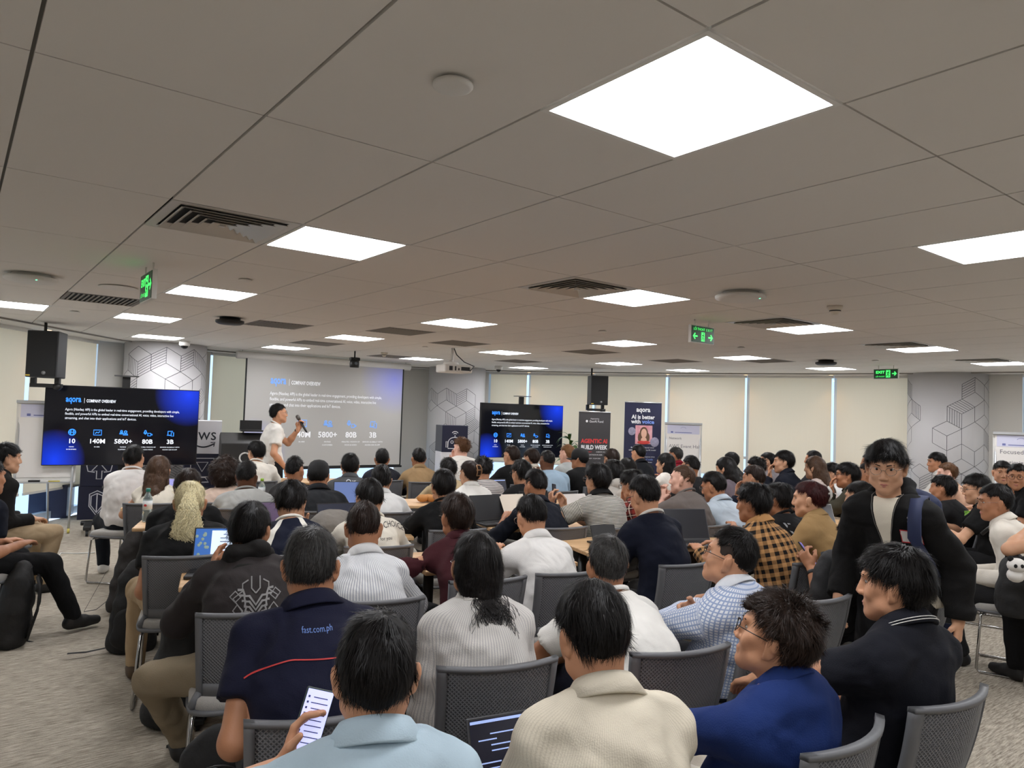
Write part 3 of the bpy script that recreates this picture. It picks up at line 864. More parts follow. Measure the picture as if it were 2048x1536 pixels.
def strands(V, N, n, L, lift, mess, width, crown, rng, down=0., seg=3, nape=-9.):
    """thin tapering locks lying over the hair mass"""
    if not len(V): return np.zeros((0, 3)), np.zeros((0, 4), int)
    i = rng.integers(0, len(V), n); p = V[i] + rng.normal(0, .0025, (n, 3)); nn = N[i]
    f = p - crown; f[:, 2] -= down
    f = f - nn*np.sum(f*nn, 1)[:, None]; f /= np.maximum(1e-6, np.linalg.norm(f, axis=1))[:, None]
    cl = np.stack([vnoise(p*26 + 11), vnoise(p*26 + 57), vnoise(p*26 + 91)], 1)*mess*.75
    d = f + nn*lift*rng.uniform(.2, 1.4, (n, 1)) + cl + rng.normal(0, .10 + .12*mess, (n, 3))
    d /= np.linalg.norm(d, axis=1)[:, None]
    ln = L*rng.uniform(.55, 1.25, n)*np.where(p[:, 1] > .045, .5, 1.)*np.where(p[:, 2] < nape + .04, .26, 1.)
    wv = np.cross(d, nn); wv /= np.maximum(1e-6, np.linalg.norm(wv, axis=1))[:, None]
    R = []
    for k in range(seg + 1):
        t = k/seg; s = (ln*t)[:, None]
        c = p + d*s - nn*(s**2)/(2*.085) + np.array([0, 0, -1])*(s**2)*2.0
        w = width*(1 - .82*t**1.5)
        R.append(c - wv*w/2); R.append(c + wv*w/2)
    P = np.stack(R, 1)                    # n, 2(seg+1), 3
    m = 2*(seg + 1); b = (np.arange(n)*m)[:, None]
    Q = np.concatenate([np.stack([b[:, 0] + 2*k, b[:, 0] + 2*k + 1, b[:, 0] + 2*k + 3, b[:, 0] + 2*k + 2], 1) for k in range(seg)])
    return P.reshape(-1, 3), Q
LOD = {0: dict(hd=.0055, hr=.008, sh=.0105, pn=.014, hn=.0048, ns=7500, sw=.0016), 1: dict(hd=.0085, hr=.011, sh=.0145, pn=.019, hn=.0058, ns=3000, sw=.0026), 2: dict(hd=.0125, hr=.014, sh=.021, pn=.028, hn=.0085, ns=900, sw=.0048)}
PEOPLE = {}
def extra_hair(key, hair):
    if hair == 'long':
        return [(Ell((0, -.085, -.05), (.082, .045, .10)), .04), (Ell((0, -.125, -.14), (.086, .036, .10)), .05), (Ell((0, -.172, -.23), (.080, .030, .10)), .05), (Ell((0, -.200, -.31), (.066, .022, .08)), .05), (Ell((-.076, -.05, -.10), (.022, .045, .12)), .03), (Ell((.076, -.05, -.10), (.022, .045, .12)), .03)]
    if key == 'clasp': return [(Ell((0, -.048, -.020), (.084, .066, .075)), .05), (Ell((0, -.072, -.075), (.072, .046, .065)), .05), (Ell((.006, -.092, -.115), (.050, .030, .040)), .04)]
    if key in ('blouse', 'tan'): return [(Ell((0, -.105, .03), (.045, .035, .06)), .03)]
    if key in ('ponywhite', 'facing', 'tiedback'): return [(Ell((0, -.105, -.04), (.042, .036, .04)), .03)]
    if key == 'leftjacket': return [(Ell((0, -.085, -.06), (.07, .045, .10)), .04)]
    return []
def person(key, w, u, v, Y, yaw, lean=.12, hy=None, hp=0., side=0., sk='a', hair='short', hc='k', shirt='tee', col=(40, 40, 40), pat=None, c2=(200, 200, 200), ps=1., pants=(35, 35, 38),
           arms=('table', 'table'), glasses=None, lod=2, bulk=1., curv=.5, stand=None, shoes='k', collar=None, legs=None, tilt=0., curl=.45, pz=.53, sleeve=None, headscale=1., chair=True, seed=None, polecol=None, seatback=0., chair_yaw=None):
    rng = np.random.default_rng(sum(map(ord, key))*7 + 3)
    G = LOD[lod]
    hy = yaw if hy is None else hy
    hw = np.array(at(u, v + {'fade': .144, 'afro': .176, 'buzz': .126, 'tied': .131, 'curly': .146, 'cap': .142}.get(hair, .139)*FPX/Y, Y))                                    # the middle of the head
    ya = rad(yaw); F = A(-math.sin(ya), math.cos(ya), 0); Rt = A(math.cos(ya), math.sin(ya), 0)
    base = hw - F*lean - Rt*side; base[2] = 0
    root = empty('person', base, ya, f'person in {w}', 'person', 'people at the talk')
    H = A(side, lean, hw[2])                                      # local from here on
    if stand: pz = stand
    P = A(0, 0, pz)
    Rh = rotz(rad(hy - yaw)) @ rotx(-rad(hp)) @ np.array(Matrix.Rotation(rad(tilt), 3, 'Y'))
    nb = H + Rh @ A(0, -.022, -.085)                              # base of the skull
    Nk = H + A(0, -.045 - .04*max(0, min(1, hp/30)), -.142 if not stand else -.165)
    Nk = Nk + (Rh @ A(0, 0, -.03) + A(0, 0, .03))
    bk = bulk
    sp = Nk - P; sdir = nrm(sp)
    Ch = P + sp*.66 + A(0, -.028 - .05*curv, 0); Be = P + sp*.30 + A(0, -.012 - .045*curv, 0)
    sw = .150*bk
    SH = {s: Nk + A(s*sw, -.012 + .02*curv, -.078) for s in (-1, 1)}
    ax = nrm(Nk - Ch); sx = A(1, 0, 0); fy = nrm(np.cross(ax, sx)); M = np.array([sx, fy, ax])
    torso = [(Ell(P + A(0, -.012, .02), (.172*bk, .128*bk, .125)), .05), (Ell(Be, (.146*bk, .118*bk, .17)), .07), (Ell(Ch, (.156*bk, .114*bk, .195), M), .07),
             (Cap(SH[-1] + A(.02, 0, .004), SH[1] - A(.02, 0, -.004), .056*bk, .056*bk), .06)]
    for s in (-1, 1): torso.append((Cap(Nk + A(s*.028, -.012, .012), SH[s] + A(0, 0, .012), .044, .048), .04))
    # legs
    LG = {}
    for s in (-1, 1):
        hip = P + A(s*.088*bk, .02, -.01)
        if stand:
            k, an = (legs or {}).get(s, (A(s*.10, .03, .50), A(s*.11, .0, .10)))
        else:
            k, an = (legs or {}).get(s, (A(s*(.13 + .03*rng.random()), .43, .505), A(s*.12, .40 + .1*rng.random() - .08, .10)))
        LG[s] = (hip, np.asarray(k, float), np.asarray(an, float))
    legp = []
    for s in (-1, 1):
        h_, k_, a_ = LG[s]; wide = 1.25 if stand else 1.
        legp += [(Cap(h_, k_, .086*bk, .062*wide), .03), (Cap(k_, a_, .060*wide, .045*wide), .025)]
    # arms
    AR = {}; UL, FL = .285, .255
    for s, pose in zip((-1, 1), arms):
        tz = .785
        pn = A(0, 0, -1); hd = None; pole = A(s*.6, -.35, -.8)
        if isinstance(pose, dict): tg = A(*pose['w']); pole = A(*pose.get('pole', pole)); pn = A(*pose.get('pn', pn)); hd = pose.get('hd')
        elif pose == 'table': tg = A(s*.15, .40 + max(0, lean)*.35, tz); pole = A(s*.6, -.25, -.6)
        elif pose == 'lap': tg = A(s*.10, .27, .63); pole = A(s*.30, -.7, -.6)
        elif pose == 'thigh': tg = A(s*.10, .36 + lean*.3, .66); pole = A(s*1., 0, -.2)
        elif pose == 'chin': tg = H + A(s*.05, .13, -.17); pn = A(0, -1, 0); hd = A(0, 0, 1); pole = A(s*.6, .1, -1)
        elif pose == 'phone': tg = A(s*.06 + side, .34 + lean, .90); pn = A(-s, -.3, 0); hd = A(0, .4, .8)
        elif pose == 'cross': tg = A(-s*.05, .20 + lean*.5 + .02*s, .77 + .03*s); pole = A(s*1, -.1, -.5); pn = A(0, -1, 0); hd = A(-s, -.15, .12)
        elif pose == 'hang': tg = A(s*.27, .02, .92 if not stand else stand - .12); pole = A(s*.4, -1, 0); pn = A(-s, 0, 0); hd = A(0, .15, -1)
        el, wr = ik(SH[s], tg, UL, FL, pole)
        AR[s] = (SH[s], el, wr, nrm(hd) if hd is not None else nrm(wr - el), pn)
    upper = []
    for s in (-1, 1):
        a, e, w_, d_, p_ = AR[s]; upper.append((Cap(a, e, .050*bk, .041*bk), .035))
    # ---- body: one mesh from the trunk, the limbs, the hands and the head
    Vs, Qs, n0 = [], [], 0
    def collect(V, Q):
        nonlocal n0
        Vs.append(V); Qs.append(Q + n0); n0 += len(V)
    V, Q = meshes(torso + upper + legp, .030 if lod else .022).nets() if lod < 2 else meshes(torso + upper + legp, .036).nets()
    # shrink the trunk a little so that clothes lie over it
    collect(V - vnormals(V, Q)*.006, Q)
    for s in (-1, 1):
        a, e, w_, d_, p_ = AR[s]
        fp = [(Cap(a + (e - a)*.45, e, .044*bk, .040*bk), .02), (Cap(e, e + (w_ - e)*.35, .041*bk, .041*bk), .02), (Cap(e + (w_ - e)*.3, w_, .041*bk, .0265), .02)] + hand_prims(w_, d_, p_, s, curl)
        V, Q = meshes(fp, G['hn'] if lod < 2 else .0095).nets(); collect(V, Q)
    inv = Rh.T; nkl = inv @ (Nk - A(0, .0, .05) - H); hp_ = head_prims() + [(Cap((0, -.02, -.06), nkl, .054*min(1.1, bk), .060*min(1.1, bk)), .03)]
    Fh = meshes(hp_, G['hd'])
    if lod < 2:
        for s in (-1, 1): Fh.sub(Ell((s*.031, .094, .008), (.017, .014, .010)), .010)
    V, Q = Fh.nets(); collect((V*headscale) @ Rh.T + H, Q)
    body = link('body', mesh_np('body', np.concatenate(Vs), np.concatenate(Qs), True), skin_mat(sk), root)
    # ---- hair
    if hair:
        st = HL[hair]; c = A(*st['c']); r = A(*st['r'])
        ex = extra_hair(key, hair); lo_, hi_ = c - r - .03, c + r + .03
        for p_, k_ in ex: lo_ = np.minimum(lo_, p_.box()[0] - .03); hi_ = np.maximum(hi_, p_.box()[1] + .03)
        Fg = Field(lo_, hi_, G['hr']); Fg.add(Ell(c, r), .001)
        x, y, z = Fg.xyz()
        yy = np.clip((y + .03)/.09, 0, 1); yy = yy*yy*(3 - 2*yy)
        t0 = np.clip((y + .075)/.06, 0, 1)
        hz = (st['nape'] + (st['side'] - st['nape'])*t0)*(1 - yy) + st['front']*yy
        hz = hz + .040*np.exp(-((np.abs(x) - .08)/.025)**2)*np.exp(-((y + .014)/.026)**2)*(0 if st['side'] < -.025 else 1)
        hz = hz + .0045*np.sin(x*95 + y*70 + 3*rng.random()) + .004*np.sin(y*130 - x*45 + 6*rng.random())
        Fg.F = np.maximum(Fg.F, ((hz - z)*.8).astype(np.float32))
        Fg.F = np.maximum(Fg.F, (y - .098 - .1*(z - .06)).astype(np.float32))
        for p_, k_ in ex: Fg.add(p_, k_)
        V, Q = Fg.nets(); V = smooth_verts(V, Q, 1)
        Nn = vnormals(V, Q)
        amp = .0035 + .0035*st['mess'] if hair != 'afro' else .012
        V = V + Nn*(amp*vnoise(V*38 + rng.random()*50) + .5*amp*vnoise(V*80))[:, None]
        hv, hq = [V], [Q]; Nall, Vall = Nn, V
        keep = Vall[:, 2] > st['nape'] - .4
        out = (np.sum(((Vall - c)/r)**2, 1) > .80)
        sel = keep & out
        Ls = st['L']
        S_V, S_Q = strands(Vall[sel], Nall[sel], int(G['ns']*(1.5 if hair in ('long', 'afro', 'curly', 'mop') else 1)), Ls, st['lift'], st['mess'], G['sw'], A(.012, -.045, .11), rng, down=.03 if hair != 'long' else .2, seg=3 if lod < 2 else 2, nape=st['nape'] if hair not in ('long', 'tied') else -9.)
        nn_ = sum(len(a) for a in hv); hv.append(S_V); hq.append(S_Q + nn_)
        V = np.concatenate(hv)*headscale; Q = np.concatenate(hq)
        link('hair', mesh_np('hair', V @ Rh.T + H, Q, True), hair_mat(hc), root)
    if hair == 'fade':                     # clipped sides
        Fg = Field((-.1, -.13, -.1), (.1, .1, .1), G['hr']); Fg.add(Ell((0, -.0122, .0258), (.0777, .0974, .0934)), .001)
        x, y, z = Fg.xyz(); hz = -.060 + .062*np.clip((y + .085)/.07, 0, 1) + .08*np.clip((y - .01)/.04, 0, 1)**2 + .035*np.exp(-((y + .014)/.022)**2)
        Fg.F = np.maximum(Fg.F, ((hz - z)*.7 + 0*x).astype(np.float32)); Fg.F = np.maximum(Fg.F, (z - .075 + 0*x).astype(np.float32))
        V, Q = Fg.nets(); link('clipped_hair', mesh_np('clipped_hair', V @ Rh.T + H, Q, True), mat('stubble', (46, 35, 29) if sk != 'd' else (36, 26, 21), .85), root)
    if lod < 2 and abs(((hy - yaw + yaw) % 360)) > 30:      # a face that shows
        lp_ = MB(); put_ = lambda mb, nm, mt: (setattr(mb, 'v', [tuple(Rh @ np.array(q) + H) for q in mb.v]), mb.build(nm, mt, root))
        for s in (-1, 1):
            put_(MB().ell((s*.031, .0690, .008), (.0120, .0098, .0075), 12, 8), 'eye', mat('eye_white', (176, 166, 158), .4))
            put_(MB().ell((s*.031, .0762, .0075), (.0062, .0034, .0064), 10, 6), 'iris', mat('iris', (26, 17, 12), .2))
            put_(MB().tube([(s*.014, .0945, .0285), (s*.030, .0935, .0335), (s*.046, .080, .0310)], .0026, .0016, n=6), 'eyebrow', hair_mat(hc if hc in 'kb' else 'b'))
        lp_.tube([(-.021, .0815, -.067), (-.008, .0895, -.0655), (0, .0895, -.0665), (.008, .0895, -.0655), (.021, .0815, -.067)], .0042, n=8)
        lp_.tube([(-.017, .0815, -.0735), (0, .0885, -.0755), (.017, .0815, -.0735)], .0046, n=8)
        lp_.v = [tuple(Rh @ np.array(q) + H) for q in lp_.v]; lp_.build('lips', mat('lips', (172, 106, 96), .45), root)
    # ---- clothes
    fm = fabric(col, pat, c2, ps)
    sl = sleeve if sleeve is not None else {'tee': .62, 'polo': .62, 'none': 0., 'long': 2.0, 'shirt': 2.0, 'hoodie': 2.0, 'rolled': 1.35, 'jacket': 2.0}[shirt]
    loose = {'tee': .014, 'polo': .012, 'none': .010, 'long': .016, 'shirt': .014, 'hoodie': .026, 'rolled': .014, 'jacket': .024}[shirt]
    sp_ = [(p, k) for p, k in torso]
    F = None
    lo = np.min([p.box()[0] for p, k in torso + upper], 0) - .06; hi = np.max([p.box()[1] for p, k in torso + upper], 0) + .06
    if sl > 1:
        for s in (-1, 1): lo = np.minimum(lo, AR[s][2] - .08); hi = np.maximum(hi, AR[s][2] + .08)
    F = Field(lo, hi, G['sh'])
    for p, k in sp_: F.add(p, k, loose)
    nx_ = nrm(nb - Nk)
    hem = P[2] - (.03 if not stand else .06) + (.05 if shirt == 'jacket' else 0)
    F.plane((0, 0, hem), (0, 0, -1))
    F.plane(Nk + nx_*.040, nx_*.8 + A(0, -.06, .35))
    for s in (-1, 1):
        a, e, w_, d_, p_ = AR[s]
        if sl <= 0: continue
        cuts = []
        t1 = min(1., sl); end = a + (e - a)*t1
        lw = loose + (.012 if sl < 1 else .004)
        Fs = Field(np.minimum(np.minimum(a, e), w_) - .12, np.maximum(np.maximum(a, e), w_) + .12, G['sh'])
        Fs.add(Cap(a, end, .050*bk, (.050 if sl < 1 else .044)*bk), .01, lw)
        if sl < 1: Fs.plane(end - (e - a)*.02, e - a)
        else:
            t2 = min(1., sl - 1); e2 = e + (w_ - e)*t2
            Fs.add(Cap(e, e2, .045*bk, .034*bk if sl >= 2 else .042*bk), .02, lw)
            Fs.plane(e2 - nrm(w_ - e)*.008, w_ - e)
        # graft the sleeve on the trunk field with a soft joint
        i0 = np.round((Fs.lo - F.lo)/F.h).astype(int)
        Fs2 = Field.__new__(Field)
        j0 = np.maximum(i0, 0); j1 = np.minimum(i0 + Fs.n, F.n)
        sa = tuple(slice(j0[q], j1[q]) for q in range(3)); sb = tuple(slice(j0[q] - i0[q], j1[q] - i0[q]) for q in range(3))
        if all(j1 > j0):
            S0 = F.F[sa]; d = Fs.F[sb]; k = .035; h = np.clip(.5 + .5*(S0 - d)/k, 0, 1)
            F.F[sa] = np.where((S0 < .15) & (d < .15), S0*(1 - h) + d*h - k*h*(1 - h), np.minimum(S0, d))
    V, Q = F.nets(); V = smooth_verts(V, Q, 1)
    if lod < 2:
        Nn = vnormals(V, Q); wr = vnoise(V*np.array([7., 7., 15.]) + rng.random()*99)*.008 + vnoise(V*np.array([19., 19., 34.]) + 7)*.0035
        V = V + Nn*wr[:, None]
    me_top = mesh_np('top', V, Q, True)
    if pat:
        ca, sa_ = P + A(0, -.02, 0), nrm(Nk - P)
        def bone(a0, ax_, ref):
            q = V - a0; t = q @ ax_; r_ = q - t[:, None]*ax_; y_ = np.cross(ax_, ref); y_ /= np.linalg.norm(y_); x_ = np.cross(y_, ax_)
            return t, r_ @ x_, r_ @ y_, np.linalg.norm(r_, axis=1)
        t, bx_, by_, rr = bone(ca, sa_, A(1., 0, 0))
        C = np.stack([np.arctan2(bx_, -by_ + .0)*.0 + np.clip(bx_, -.5, .5) + 0*by_, rr*0, t], 1)
        C[:, 0] = np.arctan2(bx_, -by_)*.16
        best = np.minimum(np.abs(rr - .15), rr) if False else np.maximum(0, np.sqrt((bx_/1.35)**2 + by_**2) - .125)
        for s in (-1, 1):
            a, e, w_, d_, p_ = AR[s]
            for (p0, p1) in ((a + (e - a)*.12, e), (e, w_)):
                ax_ = nrm(p1 - p0); L_b = np.linalg.norm(p1 - p0); t, x2, y2, r2 = bone(p0, ax_, A(0, 1., .01))
                over = np.maximum(0, np.maximum(-t, t - L_b)); dd = np.maximum(0, r2 - .055) + over*2
                mk = dd < best - .004
                C[mk] = np.stack([np.arctan2(x2, y2)*.055, r2*0, t], 1)[mk]; best = np.minimum(best, dd)
        at_ = me_top.attributes.new('cloth', 'FLOAT_VECTOR', 'POINT'); at_.data.foreach_set('vector', C.astype(np.float32).ravel())
    top = link({'hoodie': 'hoodie', 'jacket': 'jacket', 'polo': 'polo_shirt', 'shirt': 'shirt', 'rolled': 'shirt', 'long': 'sweater', 'none': 'sleeveless_top', 'tee': 't_shirt'}[shirt], me_top, fm, root)
    zz = nx_; xx = nrm(np.cross(A(0, 1, 0), zz)); yy_ = np.cross(zz, xx); Mc = np.stack([xx, yy_, zz], 1)
    ccol = fabric(collar) if collar is not None else (fabric(col) if pat else fm)
    def ring(prof, name, m_, n=36, gap=0., back=0., lift=.022):
        vs = []; nn = len(prof); ks = n if not gap else n + 1
        for k in range(ks):
            a_ = (math.pi/2 + gap) + (2*math.pi - 2*gap)*k/n
            for r_, h_ in prof:
                q = Mc @ A(r_*math.cos(a_)*1.06, r_*math.sin(a_)*.98 - back, h_ + lift + .014*(-math.sin(a_)))
                vs.append(Nk + q)
        fs = []
        for k in range(n if not gap else n):
            for i in range(nn):
                k2 = (k + 1) % ks
                fs.append((k*nn + i, k*nn + (i + 1) % nn, k2*nn + (i + 1) % nn, k2*nn + i))
        o = link(name, mesh_np(name, np.array(vs), np.array(fs), True), m_, root)
        return o
    bn = min(1.12, max(1., bk))
    if shirt in ('polo', 'shirt', 'rolled') and lod < 3:
        ring([(.064*bn, .030), (.069*bn, .034), (.077*bn, .022), (.098*bn, -.016), (.095*bn, -.021), (.066*bn, -.012)], 'collar', ccol, gap=.25, n=30 if lod < 2 else 16)
    elif shirt in ('tee', 'long', 'none') and lod < 2:
        ring([(.070*bn, .012), (.074*bn, .022), (.080*bn, .018), (.082*bn, .004), (.074*bn, .002)], 'neckband', ccol, n=30)
    elif shirt in ('hoodie', 'jacket'):
        hb = Nk + A(0, -.075, -.005)
        hp2 = [(Cap(Nk + Mc @ A(.085, -.02, .02), Nk + Mc @ A(.05, -.085, .035), .032, .04), .03), (Cap(Nk + Mc @ A(-.085, -.02, .02), Nk + Mc @ A(-.05, -.085, .035), .032, .04), .03),
               (Cap(Nk + Mc @ A(.055, -.085, .035), Nk + Mc @ A(-.055, -.085, .035), .04, .04), .03), (Cap(Nk + Mc @ A(.085, -.02, .02), Nk + Mc @ A(.045, .075, -.03), .03, .018), .02), (Cap(Nk + Mc @ A(-.085, -.02, .02), Nk + Mc @ A(-.045, .075, -.03), .03, .018), .02),
               (Ell(Nk + A(0, -.115 - .02*curv, -.05), (.125, .045, .085)), .04), (Ell(Nk + A(0, -.14 - .02*curv, -.12), (.075, .035, .07)), .04)]
        V, Q = meshes(hp2, max(.009, G['sh']*.8)).nets(); Nn = vnormals(V, Q); V = V + Nn*(vnoise(V*np.array([22., 22., 40.]))*.005)[:, None]
        link('hood', mesh_np('hood', V, Q, True), ccol, root)
    # ---- trousers and shoes
    pl = [(Ell(P + A(0, -.012, .02), (.174*bk, .130*bk, .11)), .05)] + legp
    Fp = meshes(pl, G['pn'], grow=.012)
    Fp.plane((0, 0, P[2] + .07), (0, 0, 1))
    V, Q = Fp.nets(); V = smooth_verts(V, Q, 1)
    if lod < 2:
        Nn = vnormals(V, Q); V = V + Nn*(vnoise(V*16)*.006)[:, None]
    link('trousers', mesh_np('trousers', V, Q, True), fabric(pants), root)
    for s in (-1, 1):
        h_, k_, a_ = LG[s]
        dr = nrm(A(s*.12, 1, 0)); dz = a_[2] - .10
        fpz = [(Cap(A(a_[0], a_[1] - .03, .045 + dz), A(a_[0], a_[1] - .03, .045 + dz) + dr*.1, .040, .044), .03), (Cap(A(a_[0], a_[1], .035 + dz) + dr*.08, A(a_[0], a_[1], .032 + dz) + dr*.17, .042, .034), .03), (Cap(A(*a_), A(a_[0], a_[1], .05 + dz), .046, .042), .03)]
        Ff = meshes(fpz, max(.011, G['pn']*.8)); Ff.plane((0, 0, dz), (0, 0, -1))
        V, Q = Ff.nets(); link('shoe', mesh_np('shoe', V, Q, True), SHOEM[shoes], root)
    # ---- spectacles
    if glasses:
        m = MB()
        for s in (-1, 1):
            m.tube([(s*.033 + .024*math.cos(t), .104 - .006*abs(math.cos(t)), .004 + .019*math.sin(t)) for t in np.linspace(0, 2*math.pi, 20)[:-1]], .0016 if glasses == 'black' else .0010, n=6, closed=True)
            m.tube([(s*.057, .100, .010), (s*.078, .06, .012), (s*.083, .0, .008), (s*.080, -.025, -.008)], .0016 if glasses == 'black' else .0010, n=6)
        m.tube([(-.009, .106, .008), (0, .109, .011), (.009, .106, .008)], .0014, n=6)
        m.v = [tuple(Rh @ np.array(p) + H) for p in m.v]
        m.build('glasses', GLASSM if glasses == 'black' else SILVERM, root)
    PEOPLE[key] = dict(root=root, top=top, H=H, Rh=Rh, P=P, Nk=Nk, AR=AR, yaw=ya, base=base, w=w, LG=LG, Ch=Ch, SH=SH, seatback=seatback)
    if chair and not stand: seat_for(key, w, base, ya if chair_yaw is None else rad(chair_yaw), seatback)
    return root
def world(key, p): d = PEOPLE[key]; return d['root'].matrix_world @ Vector(p) if False else Vector(d['base']) + Matrix.Rotation(d['yaw'], 3, 'Z') @ Vector(p)
def print_on(key, mb, name, m, centre, dirn, off=.004, part=None):
    """wrap flat artwork (x across, z up, facing -y) on the garment; centre local, artwork seen along dirn"""
    d = PEOPLE[key]; top = part or d['top']; me = top.data
    bv = BVHTree.FromPolygons([v.co for v in me.vertices], [tuple(p.vertices) for p in me.polygons])
    dn = Vector(dirn).normalized(); xr = dn.cross(Vector((0, 0, 1))).normalized(); zu = xr.cross(dn).normalized()
    out = []
    for p in mb.v:
        o = Vector(centre) + xr*p[0] + zu*p[2] - dn*.5
        h = bv.ray_cast(o, dn)
        out.append(tuple((h[0] if h[0] is not None else o + dn*.5) - dn*off))
    mb.v = out
    return mb.build(name, m, d['root'])
# ------------------------------------------------------------------ the audience (u: middle of the head, v: top of the hair in the photo; Y: distance)
KHAKI = (158, 136, 106); BLK = (24, 24, 26); DGREY = (48, 48, 50); NAVY = (24, 28, 48); CREAM = (222, 214, 196); JEAN = (38, 46, 72)
D = dict
# -- nearest rows
person('denim', 'light blue denim shirt holding up a phone', 752, 1222, 1.62, 14, .08, hy=14, hp=6, sk='a', hair='short', shirt='rolled', col=(176, 196, 208), pants=(60, 60, 66), lod=0, bulk=1.06, glasses='wire',
       arms=(D(w=(-.19, .34, .775), pole=(-1, -.2, -.2), pn=(1, -.3, .1), hd=(.25, .25, .85)), 'lap'), curl=.6, curv=.25)
person('knit', 'cream ribbed knit polo bent over a laptop', 1183, 1165, 1.9, 18, .17, hy=24, hp=24, sk='a', hair='medium', shirt='polo', col=(212, 203, 184), pat='knit', c2=(180, 171, 152), pants=(225, 218, 205), lod=0, bulk=1.05,
       arms=(D(w=(-.10, .36, .66)), D(w=(.06, .36, .66))), curv=.5)
person('royal', 'royal blue shirt with curly brown hair', 1548, 1176, 2.15, 40, -.07, seatback=.08, hy=58, hp=-14, sk='a', hair='curly', hc='b', shirt='rolled', col=(26, 48, 104), pants=(222, 214, 200), lod=0, bulk=1.02, glasses='black',
       arms=(D(w=(-.10, .44, .64), pole=(-1, 0, -.4)), 'lap'), curv=.4)
person('stripe', 'dark navy polo with white-tipped collar', 1785, 1087, 2.45, 32, -.10, seatback=.085, hy=56, hp=2, sk='a', hair='mop', shirt='polo', col=(32, 34, 44), collar=(30, 32, 42), pants=(34, 44, 84), lod=0, bulk=1.04,
       arms=(D(w=(-.12, .42, .66), pole=(-1, 0, -.4)), 'lap'), curv=.4)
person('fast', 'navy polo with a blue web address', 622, 1051, 2.45, 22, 0.26, hy=8, hp=8, sk='t', hair='short', hc='g', shirt='polo', col=(28, 30, 56), pants=DGREY, lod=0, bulk=1.14, arms=('lap', 'lap'), curv=.4)
person('clasp', 'pale grey striped shirt and long hair', 950, 1062, 2.75, 20, .10, hy=22, hp=4, sk='a', hair='tied', shirt='shirt', col=(204, 200, 194), pat='vstripe', c2=(176, 174, 172), ps=.9, pants=BLK, lod=0, bulk=1.0, glasses='wire', arms=('lap', 'lap'), curv=.5)
person('hunch', 'white t-shirt hunched forward, greying hair', 1213, 1068, 3.2, 22, .36, hy=14, hp=6, sk='t', hair='short', hc='g', shirt='tee', col=(232, 230, 224), pants=(30, 32, 48), lod=1, arms=(D(w=(-.06, .47, .60), pole=(-1, .1, -.2)), D(w=(.04, .48, .60), pole=(1, .1, -.2))), curv=.9)
person('check', 'blue and white checked shirt with folded arms', 1457, 1051, 3.2, 38, -0.05, seatback=.07, hy=62, hp=-14, sk='a', hair='fade', shirt='shirt', col=(226, 230, 236), pat='check', c2=(112, 138, 186), ps=.9, pants=(26, 27, 34), lod=0, bulk=1.05, glasses='black', arms=(D(w=(.05, .20, .77), pole=(-1, .5, -.4), pn=(0, -1, 0), hd=(1, -.2, .1)), D(w=(.0, .12, .80), pole=(1, .2, -.6), pn=(0, -1, 0), hd=(-1, .1, .0))), curv=.3)
person('phone', 'charcoal polo looking down at a purple phone', 1714, 1025, 4.2, 52, .22, hy=60, hp=22, sk='t', hair='short', shirt='polo', col=(46, 45, 46), collar=(50, 49, 50), pants=(40, 40, 44), lod=1, glasses='wire', arms=(D(w=(-.10, .44, .82), pn=(.8, -.4, 0), hd=(.2, .5, .7)), D(w=(.02, .46, .80), pn=(-.8, -.4, 0), hd=(-.2, .5, .6))), curl=.8)
# -- third row, at tables
person('hood', 'charcoal hoodie with a geometric emblem', 500, 1003, 3.42, 22, 0.27, hy=2, hp=14, sk='t', hair='medium', shirt='hoodie', col=(62, 56, 56), collar=(40, 38, 37), pants=(140, 126, 104), lod=0, bulk=1.02, arms=(D(w=(-.15, .48, .84), pole=(-.5, -.1, -.7), hd=(.05, .6, .8), pn=(1, .2, 0)), 'table'), shoes='k', curv=.7,
       legs={-1: (A(-.37, .12, .475), A(-.25, .40, .10)), 1: (A(.14, .40, .50), A(.12, .25, .10))})
person('pin', 'white pinstriped shirt with head bent down', 727, 1003, 3.68, 20, .28, hy=12, hp=26, sk='t', hair='short', hc='b', shirt='shirt', col=(224, 224, 224), pat='vstripe', c2=(168, 172, 180), ps=.8, pants=DGREY, lod=1, bulk=1.0, curv=.8)
person('maroon', 'maroon long-sleeved shirt leaning on the table', 913, 985, 4.1, 26, .26, hy=32, hp=8, sk='t', hair='medium', hc='b', shirt='rolled', col=(74, 26, 34), pants=BLK, lod=1, bulk=.98, glasses='black', curv=.8, arms=(D(w=(-.22, .44, .785), pole=(-1, -.1, -.2)), 'table'))
person('polo', 'white polo, short sleeves, bent over the table', 1062, 988, 4.35, 26, .28, hy=32, hp=22, sk='a', hair='short', shirt='polo', col=(234, 232, 228), pants=(205, 200, 190), lod=1, bulk=1.0, glasses='wire', curv=.7)
person('navy', 'navy sweater with white collar edge, sitting tall', 1288, 949, 4.6, 30, .20, hy=38, hp=20, sk='a', hair='short', shirt='long', sleeve=.8, col=(20, 26, 46), collar=(226, 222, 214), pants=(44, 42, 42), lod=1, bulk=.98, glasses='black', arms=(D(w=(-.10, .42, .80)), 'table'), curv=.6)
person('plaid', 'tan and black plaid shirt', 1505, 964, 4.75, 44, .18, hy=50, hp=4, sk='t', hair='mop', shirt='shirt', col=(190, 142, 92), pat='plaid', c2=(24, 20, 18), pants=DGREY, lod=1, bulk=1.05, curv=.6)
person('journey', 'black t-shirt with a white skyline print', 1556, 964, 5.7, 36, .16, hy=44, hp=6, sk='t', hair='mop', shirt='tee', col=(30, 30, 32), pants=BLK, lod=1, curv=.7)
